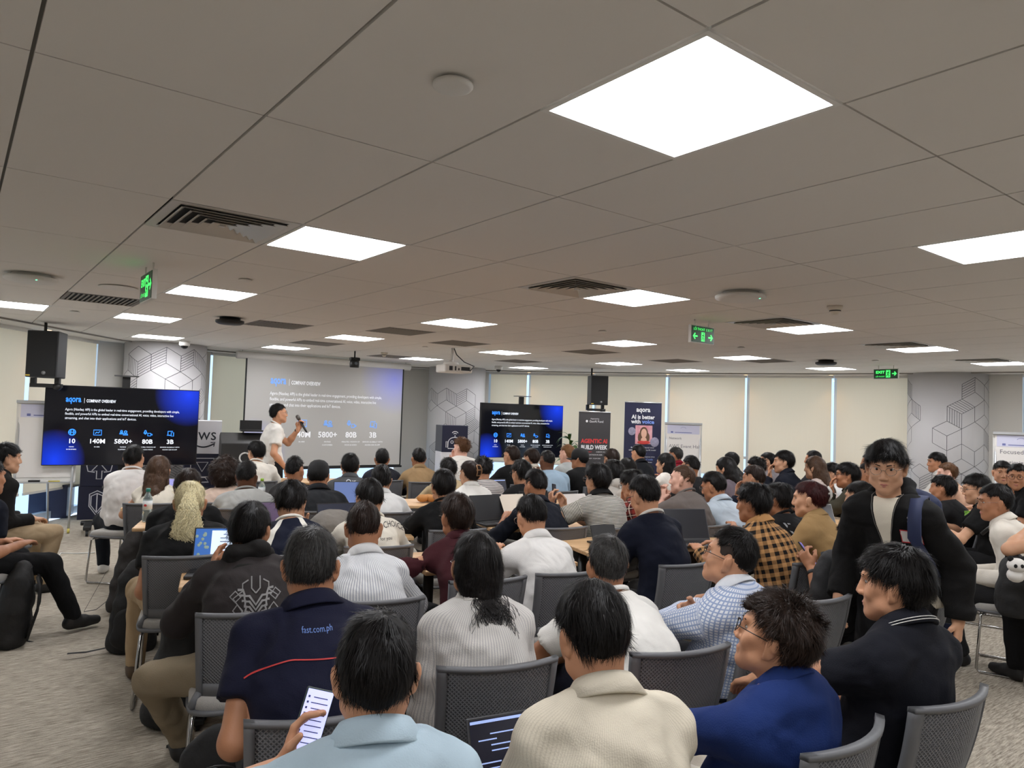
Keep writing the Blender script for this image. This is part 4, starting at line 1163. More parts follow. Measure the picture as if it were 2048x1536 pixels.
person('tan', 'tan jacket, dark red hair in claw clip', 1616, 961, 5.1, 46, .14, hy=62, hp=4, sk='l', hair='tied', hc='r', shirt='shirt', col=(158, 128, 86), pants=(150, 140, 122), lod=1, bulk=.96, curv=.5)
# -- fourth row
person('blonde', 'black t-shirt with a long wavy blonde ponytail', 380, 962, 4.4, 22, 0.22, hy=22, hp=4, sk='t', hair='tied', hc='y', shirt='tee', col=(20, 20, 21), pants=(172, 148, 116), lod=1, bulk=1.14, arms=('lap', 'lap'), shoes='n', curv=.5,
       legs={-1: (A(-.26, .40, .52), A(-.26, .34, .10)), 1: (A(.14, .42, .50), A(.12, .36, .10))})
person('second_black', 'black t-shirt hidden behind the blonde ponytail', 376, 936, 5.1, 18, .18, hy=2, hp=12, sk='t', hair='short', hc='b', shirt='tee', col=(18, 18, 19), pants=BLK, lod=1, bulk=1.08, arms=('lap', 'table'))
person('panel', 'navy sweater with white shoulder panels', 582, 959, 4.55, 18, .24, hy=6, hp=20, sk='l', hair='mop', shirt='long', col=(22, 28, 50), pat='panel', c2=(222, 218, 208), pants=DGREY, lod=1, arms=('table', 'chin'), curv=.7, collar=(226, 222, 212))
person('best', 'cream sweatshirt lettered BEST CHOICE for you', 738, 957, 4.9, 20, .26, hy=34, hp=24, sk='l', hair='medium', shirt='long', col=(214, 208, 194), pants=DGREY, lod=1, bulk=1.02, glasses='wire', curv=.8)
person('blacksw', 'plain black sweater behind the maroon shirt', 886, 938, 5.55, 22, .20, hy=26, hp=6, sk='a', hair='medium', shirt='long', col=(16, 16, 17), pants=BLK, lod=1, glasses='black', curv=.6)
person('buzznavy', 'dark navy shirt, hair clipped at the sides', 1070, 938, 5.85, 26, 0.26, hy=42, hp=6, sk='t', hair='fade', shirt='rolled', col=(28, 32, 44), pants=BLK, lod=1, bulk=1.05, arms=('table', 'chin'), curv=.8)
person('bwstripe', 'black and white striped polo holding a phone', 1194, 925, 5.85, 30, .16, hy=42, hp=2, sk='l', hair='mop', shirt='polo', col=(198, 194, 184), pat='hstripe', c2=(44, 44, 46), ps=1., collar=(24, 24, 25), pants=BLK, lod=1, bulk=1.08, glasses='wire',
       arms=(D(w=(-.26, .42, .93), pole=(-1, -.1, -.6), pn=(1, -.2, 0), hd=(.1, .3, 1)), D(w=(-.12, .44, .90), pole=(.6, 0, -1), pn=(-1, -.2, 0), hd=(-.1, .4, .8))), curl=.8, curv=.4)
person('redplaid', 'red and white plaid shirt with glasses', 1264, 938, 6.3, 40, 0.18, hy=50, hp=14, sk='a', hair='mop', shirt='shirt', col=(128, 44, 36), pat='redplaid', c2=(206, 190, 172), pants=BLK, lod=1, glasses='black', arms=('table', 'chin'), curv=.7)
person('taupe', 'taupe t-shirt with hands clasped by the face', 1364, 929, 6.1, 46, .14, hy=64, hp=0, sk='p', hair='buzz', hc='m', shirt='tee', col=(104, 96, 92), pants=(70, 70, 74), lod=1, bulk=1.1, curv=.4, arms=(D(w=(-.02, .32, .96), pole=(-1, 0, -.8), pn=(1, 0, 0), hd=(.2, .1, 1)), D(w=(.05, .32, .95), pole=(1, 0, -.8), pn=(-1, 0, 0), hd=(-.2, .1, 1))))
person('lightblue', 'pale blue shirt with glasses, head bowed', 1426, 942, 6.3, 40, .24, hy=56, hp=16, sk='t', hair='short', shirt='shirt', col=(184, 196, 206), pants=DGREY, lod=1, bulk=1.12, glasses='wire', curv=.8)
# -- fifth row
person('greytee', 'light grey t-shirt with hair trimmed short', 494, 921, 6.2, 16, .14, hy=0, hp=2, sk='d', hair='fade', shirt='tee', col=(158, 158, 154), pants=DGREY, lod=1, bulk=1.08, curv=.5)
person('afro', 'dusty pink top with a big round afro', 452, 911, 6.5, 16, .12, hy=4, sk='d', hair='afro', hc='b', shirt='tee', col=(196, 172, 156), pants=DGREY, lod=1)
person('capman', 'charcoal shirt and black baseball cap', 637, 919, 6.25, 16, .20, hy=4, hp=8, sk='t', hair='cap', shirt='shirt', col=(44, 46, 50), pants=BLK, lod=1, bulk=1.14, curv=.6)
person('whiteshirt', 'white shirt and black hair behind cream sweatshirt', 762, 929, 6.35, 18, .24, hy=14, hp=14, sk='a', hair='medium', shirt='shirt', col=(222, 222, 220), pants=DGREY, curv=.7)
person('blouse', 'loose white blouse with hair clipped up', 938, 921, 6.9, 28, .16, hy=44, hp=4, sk='l', hair='tied', hc='b', shirt='shirt', col=(234, 232, 226), pants=(210, 205, 196), lod=1, bulk=.98, glasses='wire')
person('dots', 'black shirt with white dots and glasses', 1042, 918, 7.1, 34, .20, hy=44, hp=6, sk='a', hair='mop', shirt='long', col=(18, 18, 20), pat='dots', c2=(220, 216, 206), pants=BLK, glasses='black', curv=.7)
person('greyhood', 'light grey hoodie behind the striped polo', 1226, 918, 6.8, 32, .18, hy=36, hp=6, sk='a', hair='mop', shirt='hoodie', col=(186, 182, 174), pants=DGREY, curv=.6)
person('leftwhite', 'white long-sleeved top and black sweatpants', 268, 888, 6.9, 16, .08, chair_yaw=84, hy=6, sk='l', hair='short', shirt='long', col=(226, 222, 218), pants=(28, 32, 40), lod=1, shoes='w', bulk=1.06,
       arms=('lap', 'lap'), legs={-1: (A(-.30, .32, .50), A(-.26, .30, .10)), 1: (A(.14, .42, .50), A(.12, .36, .10))})
person('longbrown', 'cream sleeveless top with straight brown hair', 318, 910, 6.3, 18, .12, hy=10, hp=2, sk='a', hair='long', hc='m', shirt='none', col=(222, 214, 198), pants=(200, 190, 172), lod=1, bulk=.9, arms=('table', 'table'))
person('threee', 'dark grey polo with white logo', 700, 906, 7.5, 16, .18, hy=20, hp=8, sk='l', hair='medium', shirt='polo', col=(82, 84, 86), pants=DGREY, lod=1, bulk=1.04)
person('navyfront', 'dark navy shirt before the projection screen', 764, 896, 8.9, 18, .14, hy=12, sk='t', hair='short', shirt='shirt', col=(42, 44, 56), pants=BLK, bulk=1.04)
person('tanfront', 'tan shirt leaning over the front table', 837, 895, 8.9, 22, .20, hy=24, hp=8, sk='t', hair='short', shirt='shirt', col=(156, 128, 92), pants=BLK, bulk=1.04)
person('flattop', 'brown tee with hair cropped in a high fade', 590, 912, 7.0, -6, .14, hy=-14, sk='t', hair='fade', shirt='tee', col=(60, 58, 58), pants=BLK)
person('lectern', 'white t-shirt seated beside the black lectern', 512, 881, 8.3, 24, .14, hy=58, hp=10, sk='l', hair='medium', shirt='tee', col=(230, 224, 212), pants=DGREY, lod=1, glasses='black')
person('bearded', 'white t-shirt with wavy brown hair, chin on hand', 922, 873, 9.2, 20, .12, hy=62, sk='p', hair='curly', hc='n', shirt='tee', col=(232, 228, 220), pants=DGREY, bulk=1.1, arms=('chin', 'table'))
person('darkglass', 'beige vest and glasses below the robot sign', 896, 914, 7.9, 14, .18, hy=26, hp=8, sk='a', hair='mop', shirt='shirt', col=(176, 156, 122), pants=DGREY, glasses='black')
person('curlyb', 'striped top with curly hair by white blouse', 965, 912, 7.7, 26, .16, hy=34, hp=8, sk='a', hair='curly', shirt='tee', col=(196, 190, 184), pat='hstripe', c2=(90, 88, 90), ps=.6, pants=DGREY)
person('blackglass', 'black t-shirt and glasses before second television', 1022, 890, 8.9, 36, .10, hy=52, sk='a', hair='short', hc='b', shirt='tee', col=(20, 20, 21), pants=BLK, glasses='black', bulk=1.06)
person('tvwhite', 'white and brown top under the second television', 1062, 896, 9.3, 38, .16, hy=52, hp=6, sk='l', hair='medium', hc='b', shirt='shirt', col=(210, 200, 184), pat='camo', c2=(96, 60, 40), pants=DGREY)
person('bluetee', 'sky blue t-shirt with close-cropped hair', 1094, 900, 8.3, 26, .14, hy=30, hp=4, sk='d', hair='buzz', shirt='tee', col=(150, 172, 190), pants=JEAN, bulk=1.12)
person('blond', 'pale grey t-shirt with short blond hair', 1133, 888, 9.6, 40, .12, hy=56, sk='p', hair='short', hc='o', shirt='tee', col=(168, 172, 170), pants=DGREY, bulk=1.04)
person('capblack', 'black t-shirt and black cap by the banner', 1158, 895, 8.9, 40, .10, hy=66, sk='t', hair='cap', shirt='tee', col=(22, 22, 23), pants=BLK, bulk=1.12)
person('brownj', 'brown jacket below the dark banner', 1222, 897, 9.1, 30, .16, hy=34, hp=4, sk='a', hair='medium', hc='b', shirt='shirt', col=(72, 58, 42), pants=BLK)
person('palehood', 'white shirt, head bowed, below the blue banner', 1254, 916, 8.4, 34, .22, hy=40, hp=20, sk='a', hair='medium', shirt='shirt', col=(218, 216, 210), pants=DGREY)
person('banner', 'black shirt standing out against the blue banner', 1276, 888, 10.1, 32, .10, hy=44, hp=8, sk='a', hair='short', shirt='polo', col=(24, 26, 32), pants=BLK, bulk=1.04)
person('longblack', 'white top with long straight black hair', 1329, 905, 8.9, 44, .10, hy=62, hp=-4, sk='l', hair='long', shirt='long', col=(226, 220, 210), pants=DGREY, bulk=.92)
person('crimson', 'crimson shirt before the handwritten flip chart', 1350, 893, 10.6, 40, .10, hy=58, hp=4, sk='t', hair='short', hc='g', shirt='polo', col=(124, 18, 34), pants=BLK, glasses='black', bulk=1.06)
person('darktee', 'charcoal t-shirt behind the taupe t-shirt', 1380, 910, 8.2, 42, .12, hy=46, sk='t', hair='fade', shirt='tee', col=(40, 40, 42), pants=BLK, bulk=1.12)
person('wavylong', 'mauve top with long black hair', 1450, 913, 7.9, 42, .20, hy=54, hp=10, sk='l', hair='long', shirt='long', col=(110, 100, 108), pants=DGREY, bulk=.92)
person('camo', 'dark plaid jacket near the bright window strip', 1461, 903, 10.0, 44, .14, hy=60, sk='l', hair='short', shirt='shirt', col=(60, 64, 66), pat='plaid', c2=(28, 30, 32), pants=BLK)
person('curlyback', 'dark purple top with curly black hair', 1512, 913, 9.0, 46, .14, hy=52, hp=6, sk='t', hair='curly', shirt='tee', col=(58, 44, 52), pants=BLK)
person('fistup', 'navy top with a fist held to the cheek', 1506, 929, 7.0, 48, .20, hy=58, hp=8, sk='a', hair='short', hc='b', shirt='long', col=(34, 40, 58), pants=BLK, arms=('chin', 'table'))
person('tiedback', 'grey top, face turned to the stage, hair tied', 1534, 904, 9.6, 54, .14, hy=74, sk='l', hair='tied', shirt='tee', col=(140, 134, 138), pants=BLK, bulk=.92, glasses='wire')
person('suit', 'dark navy blazer with chin in hand', 1566, 900, 8.2, 52, .14, hy=78, sk='l', hair='medium', shirt='shirt', col=(30, 34, 48), pants=BLK, arms=('chin', 'table'), lod=1)
person('pinklong', 'pale pink top with long highlighted hair', 1628, 911, 8.1, 48, .12, hy=50, hp=2, sk='l', hair='long', hc='m', shirt='tee', col=(208, 192, 184), pants=DGREY, bulk=.92)
person('farhead', 'black shirt behind the long highlighted hair', 1625, 900, 10.0, 50, .12, hy=62, sk='t', hair='short', shirt='tee', col=(50, 50, 54), pants=BLK)
person('handsface', 'white top with hands up at the face', 1662, 925, 8.4, 56, .16, hy=74, hp=4, sk='l', hair='medium', shirt='tee', col=(224, 224, 222), pants=DGREY, arms=('chin', 'table'))
person('olive', 'olive green sweatshirt with black glasses', 1693, 923, 7.2, 56, .12, hy=72, hp=0, sk='t', hair='mop', shirt='long', col=(72, 68, 54), pants=BLK, lod=1, glasses='black', arms=('chin', 'table'), bulk=1.06)
person('brownfade', 'brown shirt partly hidden behind the walker', 1733, 925, 8.7, 50, .12, hy=64, sk='t', hair='fade', shirt='tee', col=(98, 78, 58), pants=BLK, glasses='wire')
person('ponywhite', 'white t-shirt with black hair in a low bun', 1717, 962, 5.8, 42, .16, hy=46, hp=8, sk='l', hair='tied', shirt='tee', col=(230, 228, 226), pants=DGREY, lod=1, bulk=.94)
person('backrow', 'dark top far behind the walker', 1738, 905, 9.9, 48, .12, hy=66, sk='t', hair='short', shirt='tee', col=(64, 58, 54), pants=BLK)
person('columnhead', 'open white shirt in front of the last column', 1872, 904, 9.4, 58, .12, hy=80, sk='t', hair='medium', shirt='shirt', col=(206, 202, 196), pants=DGREY, lod=1)
person('peach', 'peach t-shirt with brown hair by the column', 1893, 924, 8.4, 52, .12, hy=72, sk='p', hair='short', hc='n', shirt='tee', col=(226, 184, 156), pants=DGREY, bulk=1.04)
person('behindwalk', 'dark top directly behind the walker', 1884, 948, 6.9, 48, .14, hy=54, sk='t', hair='mop', shirt='tee', col=(44, 44, 46), pants=BLK)
person('blackright', 'black t-shirt with black-rimmed glasses', 1951, 947, 6.4, 56, .14, hy=74, hp=8, sk='l', hair='medium', shirt='tee', col=(18, 18, 19), pants=BLK, lod=1, glasses='black')
person('whiteright', 'white shirt with a black bag strap', 1988, 966, 5.15, 56, .14, hy=74, hp=6, sk='t', hair='short', shirt='shirt', col=(226, 220, 208), pants=DGREY, lod=1, bulk=1.04, glasses='wire', arms=('lap', 'lap'))
person('facing', 'black top turning round towards the camera', 2005, 921, 7.7, 80, .06, hy=152, hp=2, sk='a', hair='tied', shirt='polo', col=(22, 22, 24), pants=BLK, lod=1, bulk=.92)
person('facing2', 'black polo and round glasses facing the camera', 2034, 926, 7.0, 80, .04, hy=140, hp=0, sk='t', hair='short', shirt='polo', col=(20, 20, 22), pants=BLK, lod=1, glasses='black', arms=('cross', 'cross'))
person('edgearm', 'brown top mostly cut off by the picture edge', 2150, 960, 4.6, 8, .10, hy=60, sk='l', hair='short', shirt='none', col=(120, 92, 66), pants=BLK, lod=1, arms=(D(w=(-.12, .30, 1.02), pole=(-1, 0, -.6)), 'lap'))
person('leftjacket', 'black jacket and khaki trousers at picture edge', 14, 884, 6.1, -34, .10, hy=-44, hp=2, sk='l', hair='mop', shirt='shirt', col=(34, 31, 30), pants=(170, 148, 118), lod=1, shoes='k', arms=('lap', 'lap'), bulk=1.04)
person('leftnavy', 'dark navy t-shirt cut off by picture edge', -22, 915, 5.0, -24, .10, hy=-24, sk='t', hair='short', shirt='tee', col=(22, 26, 40), pants=BLK, lod=1, shoes='k', arms=('lap', 'lap'), bulk=1.0,
       legs={-1: (A(-.16, .42, .50), A(-.16, .36, .10)), 1: (A(.26, .38, .50), A(.34, .52, .12))})
# -- the two people on their feet
person('presenter', 'white t-shirt standing and speaking into a microphone', 558, 806, 9.5, -58, .06, hy=-64, hp=-4, sk='a', hair='short', shirt='tee', col=(226, 222, 214), pants=(42, 42, 46), stand=.90, lod=1, glasses='wire', shoes='k',
       arms=(D(w=(-.06, .34, 1.36), pole=(-.6, -.1, -1), pn=(1, 0, 0), hd=(.1, .3, 1)), D(w=(.24, .12, .86), pole=(.4, -1, 0), pn=(-1, 0, 0), hd=(0, .3, -1))), curl=.9, curv=.2)
person('walker', 'black hooded jacket walking past with a navy backpack', 1772, 878, 3.6, 132, .20, hy=146, hp=12, side=0.0, sk='l', hair='mop', shirt='jacket', col=(26, 25, 25), collar=(22, 21, 21), pants=(26, 26, 28), stand=.83, lod=0, bulk=1.0, glasses='wire', shoes='c',
       arms=(D(w=(-.27, .02, .74), pole=(-.5, -1, 0), pn=(1, 0, 0), hd=(-.05, .25, -1)), D(w=(.24, .16, .76), pole=(.4, -1, 0), pn=(-1, 0, 0), hd=(0, .2, -1))), curl=.6, curv=.5,
       legs={-1: (A(-.10, .12, .45), A(-.10, .20, .10)), 1: (A(.13, .02, .45), A(.15, -.26, .17))})
# ------------------------------------------------------------------ tables
for a in ((-1.63, 3.66, 22, 1.15, 'oak training table with an open bright laptop at its corner'),
          (-.46, 4.2, 24, 1.0, 'oak training table under the maroon sleeve'),
          (.55, 4.93, 22, 1.4, 'oak training table carrying a grey laptop and a small dark tablet'),
          (-1.72, 4.98, 18, 1.1, 'oak training table with a grey backpack lying on it'),
          (-2.72, 5.3, 18, .62, 'oak training table with a water bottle near its end'),
          (-.12, 5.78, 20, 1.4, 'oak training table with an open laptop and white papers'),
          (-3.32, 6.26, 18, 1.35, 'oak training table end just behind the water bottle'),
          (-1.9, 6.72, 18, 1.35, 'oak training table in front of the black baseball cap'),
          (-.5, 7.2, 20, 1.3, 'oak training table in front of the loose white blouse'),
          (1.5, 6.75, 34, 1.2, 'oak training table in front of the taupe t-shirt'),
          (2.75, 6.25, 36, 1.0, 'oak training table with a laptop and a white t-shirt behind it'),
          (2.55, 7.7, 36, 1.3, 'oak training table holding headphones and a dark laptop'),
          (-2.85, 8.75, 16, 1.3, 'oak training table nearest the black lectern'),
          (-1.5, 9.15, 18, 1.3, 'oak training table nearest the projection screen'),
          (.0, 9.3, 24, 1.3, 'oak training table nearest the second television'),
          (1.4, 9.6, 30, 1.3, 'oak training table nearest the dark banner')):
    table_at(*a)
chair_at(1.40, 3.72, rad(26), 'empty grey mesh-back chair beside the navy polo with tipped collar')

# ------------------------------------------------------------------ screens
def slide(root, w, h, zc, y, white, blue, k=1.):
    """the projected slide: lettering and small pictograms, each a part; local x right, z up, facing -y"""
    X = lambda f: (f - .5)*w
    Z = lambda f: zc + (.5 - f)*h
    def tx(name, m_, *a_, **k_): m = MB(); put_text(m, *a_, **k_); m.build(name, m_, root)
    tx('wordmark', blue, 'aqora', h*.115, X(.085), Z(.185), y, bold=.003*h, fit=w*.105)
    MB().box((X(.212), y, Z(.165)), (w*.002, .0005, h*.07)).build('divider', white, root)
    tx('title', white, 'COMPANY OVERVIEW', h*.056, X(.226), Z(.185), y, bold=.0012*h, fit=w*.205)
    for q, (t_, f) in enumerate((('Agora (Nasdaq: API) is the global leader in real-time engagement, providing developers with simple,', .82), ('flexible, and powerful APIs to embed real-time conversational AI, voice, video, interactive live', .775), ('streaming, and chat into their applications and IoT devices.', .50))):
        tx('text_line', white, t_, h*.046, X(.085), Z(.30 + q*.058), y, fit=w*f)
    cols = (.14, .315, .50, .675, .845)
    for c, num, cap in zip(cols, ('10', '140M', '5800+', '80B', '3B'), (('YEARS', 'IN BUSINESS'), ('IN ARR',), ('PAYING', 'CUSTOMERS'), ('MINUTES / MONTH OF', 'VOICE & VIDEO'), ('DEVICES GLOBALLY WITH', 'AGORA SDK IN APP'))):
        tx('figure', white, num, h*.085, X(c), Z(.735), y, align='CENTER', bold=.0015*h)
        for i, t in enumerate(cap): tx('caption', white, t, h*.021, X(c), Z(.79 + i*.034), y, align='CENTER')
    lw = h*.011; s = h*.040
    circ = lambda cx, cz, rx, rz=None, n=18: [(cx + rx*math.cos(2*math.pi*i/n), cz + (rz or rx)*math.sin(2*math.pi*i/n)) for i in range(n)]
    cz = Z(.59)
    B = MB(); cx = X(cols[0]); B.ribbon(circ(cx, cz, s), lw, y, True); B.ribbon(circ(cx, cz, s*.45, s), lw, y, True); B.ribbon([(cx - s, cz), (cx + s, cz)], lw, y); B.build('icon', blue, root)
    B = MB(); cx = X(cols[1]); B.ribbon([(cx - s*1.15, cz - s*.85), (cx + s*1.15, cz - s*.85), (cx + s*1.15, cz + s*.85), (cx - s*1.15, cz + s*.85)], lw, y, True); B.ribbon([(cx - s*.7, cz - s*.35), (cx - s*.2, cz + s*.15), (cx + s*.15, cz - s*.15), (cx + s*.7, cz + s*.4)], lw, y); B.build('icon', blue, root)
    B = MB(); cx = X(cols[2])
    for dx, dz, q in ((-.7, .15, .8), (.55, -.1, 1.)):
        B.ribbon(circ(cx + dx*s, cz + dz*s + s*.45*q, s*.36*q), lw, y, True); B.ribbon([(cx + dx*s - s*.75*q, cz + dz*s - s*.6*q), (cx + dx*s - s*.6*q, cz + dz*s - s*.2*q), (cx + dx*s + s*.6*q, cz + dz*s - s*.2*q), (cx + dx*s + s*.75*q, cz + dz*s - s*.6*q)], lw, y, True)
    B.build('icon', blue, root)
    B = MB(); cx = X(cols[3]); B.ribbon(circ(cx - s*.75, cz + s*.45, s*.27, s*.5), lw, y, True); B.ribbon([(cx - s*1.3, cz + s*.2), (cx - s*.75, cz - s*.35), (cx - s*.2, cz + s*.2)], lw, y); B.ribbon([(cx, cz - s*.9), (cx + s*.95, cz - s*.9), (cx + s*.95, cz), (cx, cz)], lw, y, True); B.ribbon([(cx + s*1.3, cz - s*.7), (cx + s*1.3, cz - s*.2)], lw*1.3, y); B.build('icon', blue, root)
    B = MB(); cx = X(cols[4]); B.ribbon([(cx - s*1.1, cz - s*.55), (cx - s*.8, cz - s*.55), (cx - s*.8, cz + s*.8), (cx + s*.7, cz + s*.8)], lw, y); B.ribbon([(cx - s*1.1, cz - s*.6), (cx + s*.1, cz - s*.6)], lw, y); B.ribbon([(cx + s*.25, cz - s*.9), (cx + s*1., cz - s*.9), (cx + s*1., cz + s*.35), (cx + s*.25, cz + s*.35)], lw, y, True); B.build('icon', blue, root)
def slide_bg(name, w, h, zc, base, blue, power):
    m, N, L, b = new_mat(name)
    tc = N.new('ShaderNodeTexCoord'); sp = N.new('ShaderNodeSeparateXYZ'); L.new(tc.outputs['Object'], sp.inputs[0])
    x = math_node(N, L, 'DIVIDE', sp.outputs[0], w); z = math_node(N, L, 'DIVIDE', math_node(N, L, 'SUBTRACT', sp.outputs[2], zc), h)
    def corner(cx, cz, rx, rz):
        dx = math_node(N, L, 'DIVIDE', math_node(N, L, 'SUBTRACT', x, cx), rx); dz = math_node(N, L, 'DIVIDE', math_node(N, L, 'SUBTRACT', z, cz), rz)
        d = math_node(N, L, 'SQRT', math_node(N, L, 'ADD', math_node(N, L, 'MULTIPLY', dx, dx), math_node(N, L, 'MULTIPLY', dz, dz)))
        return math_node(N, L, 'MAXIMUM', math_node(N, L, 'SUBTRACT', 1., d), 0.)
    f = math_node(N, L, 'MINIMUM', math_node(N, L, 'ADD', corner(-.47, -.47, .21, .42), corner(.47, .47, .26, .46)), 1.)
    mx = N.new('ShaderNodeMix'); mx.data_type = 'RGBA'; mx.inputs[6].default_value = (*lin(base), 1); mx.inputs[7].default_value = (*lin(blue), 1)
    L.new(f, mx.inputs[0])
    if power:
        L.new(mx.outputs[2], b.inputs['Emission Color']); b.inputs['Emission Strength'].default_value = power
        m.cycles.emission_sampling = 'NONE'; b.inputs['Base Color'].default_value = (.004, .004, .006, 1); b.inputs['Roughness'].default_value = .12
    else:
        L.new(mx.outputs[2], b.inputs['Base Color']); b.inputs['Roughness'].default_value = .8
    return m
E_WHITE = emit('screen_white', (230, 236, 246), .95); E_BLUE = emit('screen_blue', (48, 140, 255), 1.)
def television(u0, v0, Y0, u1, v1, Y1, label, vb):
    a = at(u0, v0, Y0); b = at(u1, v1, Y1); zt = (a.z + b.z)/2
    c = (a + b)/2; e = b - a; e.z = 0; w = e.length; ang = math.atan2(e.y, e.x)
    h = 1.0*w/1.76; zc = zt - h/2
    o = empty('television', (c.x, c.y, 0), ang, label, 'television', 'televisions on rolling stands')
    m = MB(); m.box((0, .035, zc), (w, .06, h)); m.build('housing', BLACKP, o, bevel=.006)
    m = MB(); m.box((0, .004, zc), (w - .016, .006, h - .02)); m.build('screen', slide_bg('tv_slide_' + str(int(u0)), w*.90, h*.93, zc, (5, 6, 12), (28, 70, 250), 1.0), o)
    slide(o, w*.90, h*.94, zc + .0, -.001, E_WHITE, E_BLUE)
    m = MB(); m.box((0, .10, (zt + .14)/2 + .05), (.09, .05, zt + .14 - .1)); m.build('column', BLACKM, o)
    m = MB(); m.box((0, .10, zc), (.5, .03, .35)); m.build('mount', BLACKM, o)
    m = MB(); m.box((0, .06, zt + .15), (.28, .2, .012)); m.build('camera_shelf', mat('shelf_grey', (96, 96, 98), .5), o)
    m = MB(); m.box((0, .0, .55), (.42, .3, .02)); m.build('tray', BLACKM, o)
    m = MB(); m.box((0, .1, .10), (.85, .10, .05)); m.box((-.34, -.12, .10), (.09, .5, .05)); m.box((.34, -.12, .10), (.09, .5, .05)); m.build('base', BLACKM, o, bevel=.012)
    for s in (-1, 1):
        for y in (-.34, .16):
            m = MB(); m.lathe([(.035, -.014), (.035, .014)], c=(s*.34, y, .036), n=14, M=Matrix.Rotation(math.pi/2, 3, 'Y')); m.box((s*.34, y, .075), (.035, .04, .03)); m.build('castor', BLACKP, o)
    return o
television(91, 770, 8.9, 400, 780, 9.74, 'large television showing the company slide, nearest the flip chart easel', 0)
television(963, 804.5, 13.5, 1127, 812, 14.35, 'large television showing the company slide, beside the dark banner', 0)
# projection screen
pa, pb = at(492, 716, 11.8), at(808, 739, 13.6)
c = (pa + pb)/2; e = pb - pa; e.z = 0; w = e.length; ang = math.atan2(e.y, e.x); h = 1.80; zt = (pa.z + pb.z)/2
ps = empty('projection_screen', (c.x, c.y, 0), ang, 'white pull-down projection screen with a faint company slide', 'projection screen')
m = MB(); m.box((0, 0, zt - h/2), (w, .004, h)); m.build('fabric', slide_bg('screen_fabric', w*.93, h*.82, zt - h/2 + h*.01, (182, 180, 176), (146, 152, 226), 0), ps)  # blue corners of the projected slide are put into the fabric colour
m = MB()
for x in (-1, 1): m.box((x*(w/2 - .012), -.003, zt - h/2), (.026, .003, h))
m.box((0, -.003, zt - h + .012), (w - .05, .003, .026)); m.build('border', mat('screen_border', (18, 18, 19), .7), ps)
m = MB(); m.box((0, 0, zt - h - .01), (w + .04, .03, .035)); m.build('weight_bar', BLACKM, ps)
m = MB(); m.tube([(-w/2 - .14, .03, zt + .05), (w/2 + .14, .03, zt + .05)], .062, n=16); m.build('roller_case', WHITE, ps)
for x in (-1, 1):
    m = MB(); m.tube([(x*(w/2 + .05), .03, zt + .1), (x*(w/2 + .05), .03, CEIL)], .006); m.build('hanger', CHROME, ps)
slide(ps, w*.86, h*.90, zt - h/2 - h*.0, -.006, emit('beam_white', (244, 246, 250), .25), emit('beam_blue', (120, 172, 248), .3))  # projected light imitated by pale, faintly glowing letters on the fabric

# ------------------------------------------------------------------ hung from the ceiling
def exit_sign(g, along, w, h, two, label):
    c = gpt(*g); ang = GA if along == 'B' else GA - math.pi/2
    o = empty('exit_sign', (c.x, c.y, CEIL), ang, label, 'exit sign', 'green exit signs')
    zc = -.05 - h/2
    m = MB(); m.box((0, 0, zc), (w, .03, h)); m.build('case', WHITE, o, bevel=.003)
    m = MB(); m.box((0, -.0165, zc), (w - .016, .003, h - .016)); m.build('panel', emit('sign_back', (14, 60, 34), .25), o)
    for x in (-1, 1):
        m = MB(); m.tube([(x*w*.3, 0, -.052), (x*w*.3, 0, 0)], .006); m.build('bracket', WHITE, o)
    m = MB(); y = -.0185
    def man(cx, cz, s):
        m.box((cx, y, cz), (s*.62, .001, s*1.1))
    def arrow(cx, cz, s, d):
        m.ribbon([(cx - d*s*.5, cz), (cx + d*s*.45, cz)], s*.24, y); m.ribbon([(cx + d*s*.05, cz + s*.45), (cx + d*s*.5, cz), (cx + d*s*.05, cz - s*.45)], s*.24, y)
    G = MB()
    def runner(cx, cz, s):
        G.ell((cx + s*.10, y - .001, cz + s*.38), (s*.09, .001, s*.09), 8, 4)
        for a_ in ([(cx + s*.04, cz + s*.26), (cx - s*.04, cz - s*.06)], [(cx - s*.04, cz - s*.06), (cx + s*.14, cz - s*.2), (cx + s*.10, cz - s*.46)], [(cx - s*.04, cz - s*.06), (cx - s*.12, cz - s*.26), (cx - s*.26, cz - s*.34)], [(cx + s*.04, cz + s*.22), (cx + s*.2, cz + s*.06)], [(cx + s*.02, cz + s*.22), (cx - s*.2, cz + s*.12)]): G.ribbon(a_, s*.11, y - .001)
    if two:
        put_text(m, 'LỐI THOÁT  E X I T', h*.2, 0, zc + h*.22, y, align='CENTER', fit=w*.8)
        arrow(-w*.32, zc - h*.12, h*.36, -1); arrow(w*.32, zc - h*.12, h*.36, 1); man(0, zc - h*.12, h*.46); runner(0, zc - h*.12, h*.46)
    else:
        put_text(m, 'EXIT', h*.36, -w*.40, zc + h*.05, y, fit=w*.36, bold=.002); put_text(m, 'LỐI THOÁT', h*.17, -w*.40, zc - h*.32, y, fit=w*.36)
        man(w*.10, zc, h*.66); runner(w*.10, zc, h*.66); arrow(w*.34, zc + h*.02, h*.4, 1)
    m.build('lettering', emit('sign_green', (70, 255, 110), 1.3), o); G.build('running_man', mat('sign_dark', (8, 40, 22), .6), o)
exit_sign((1.44, 4.95), 'A', .36, .19, False, 'green exit sign seen nearly edge-on below the ceiling')
exit_sign((8.64, 3.15), 'B', .33, .16, True, 'green exit sign with arrows pointing both ways')
exit_sign((18.0, 4.8), 'A', .36, .15, False, 'small green exit sign in front of the last column')
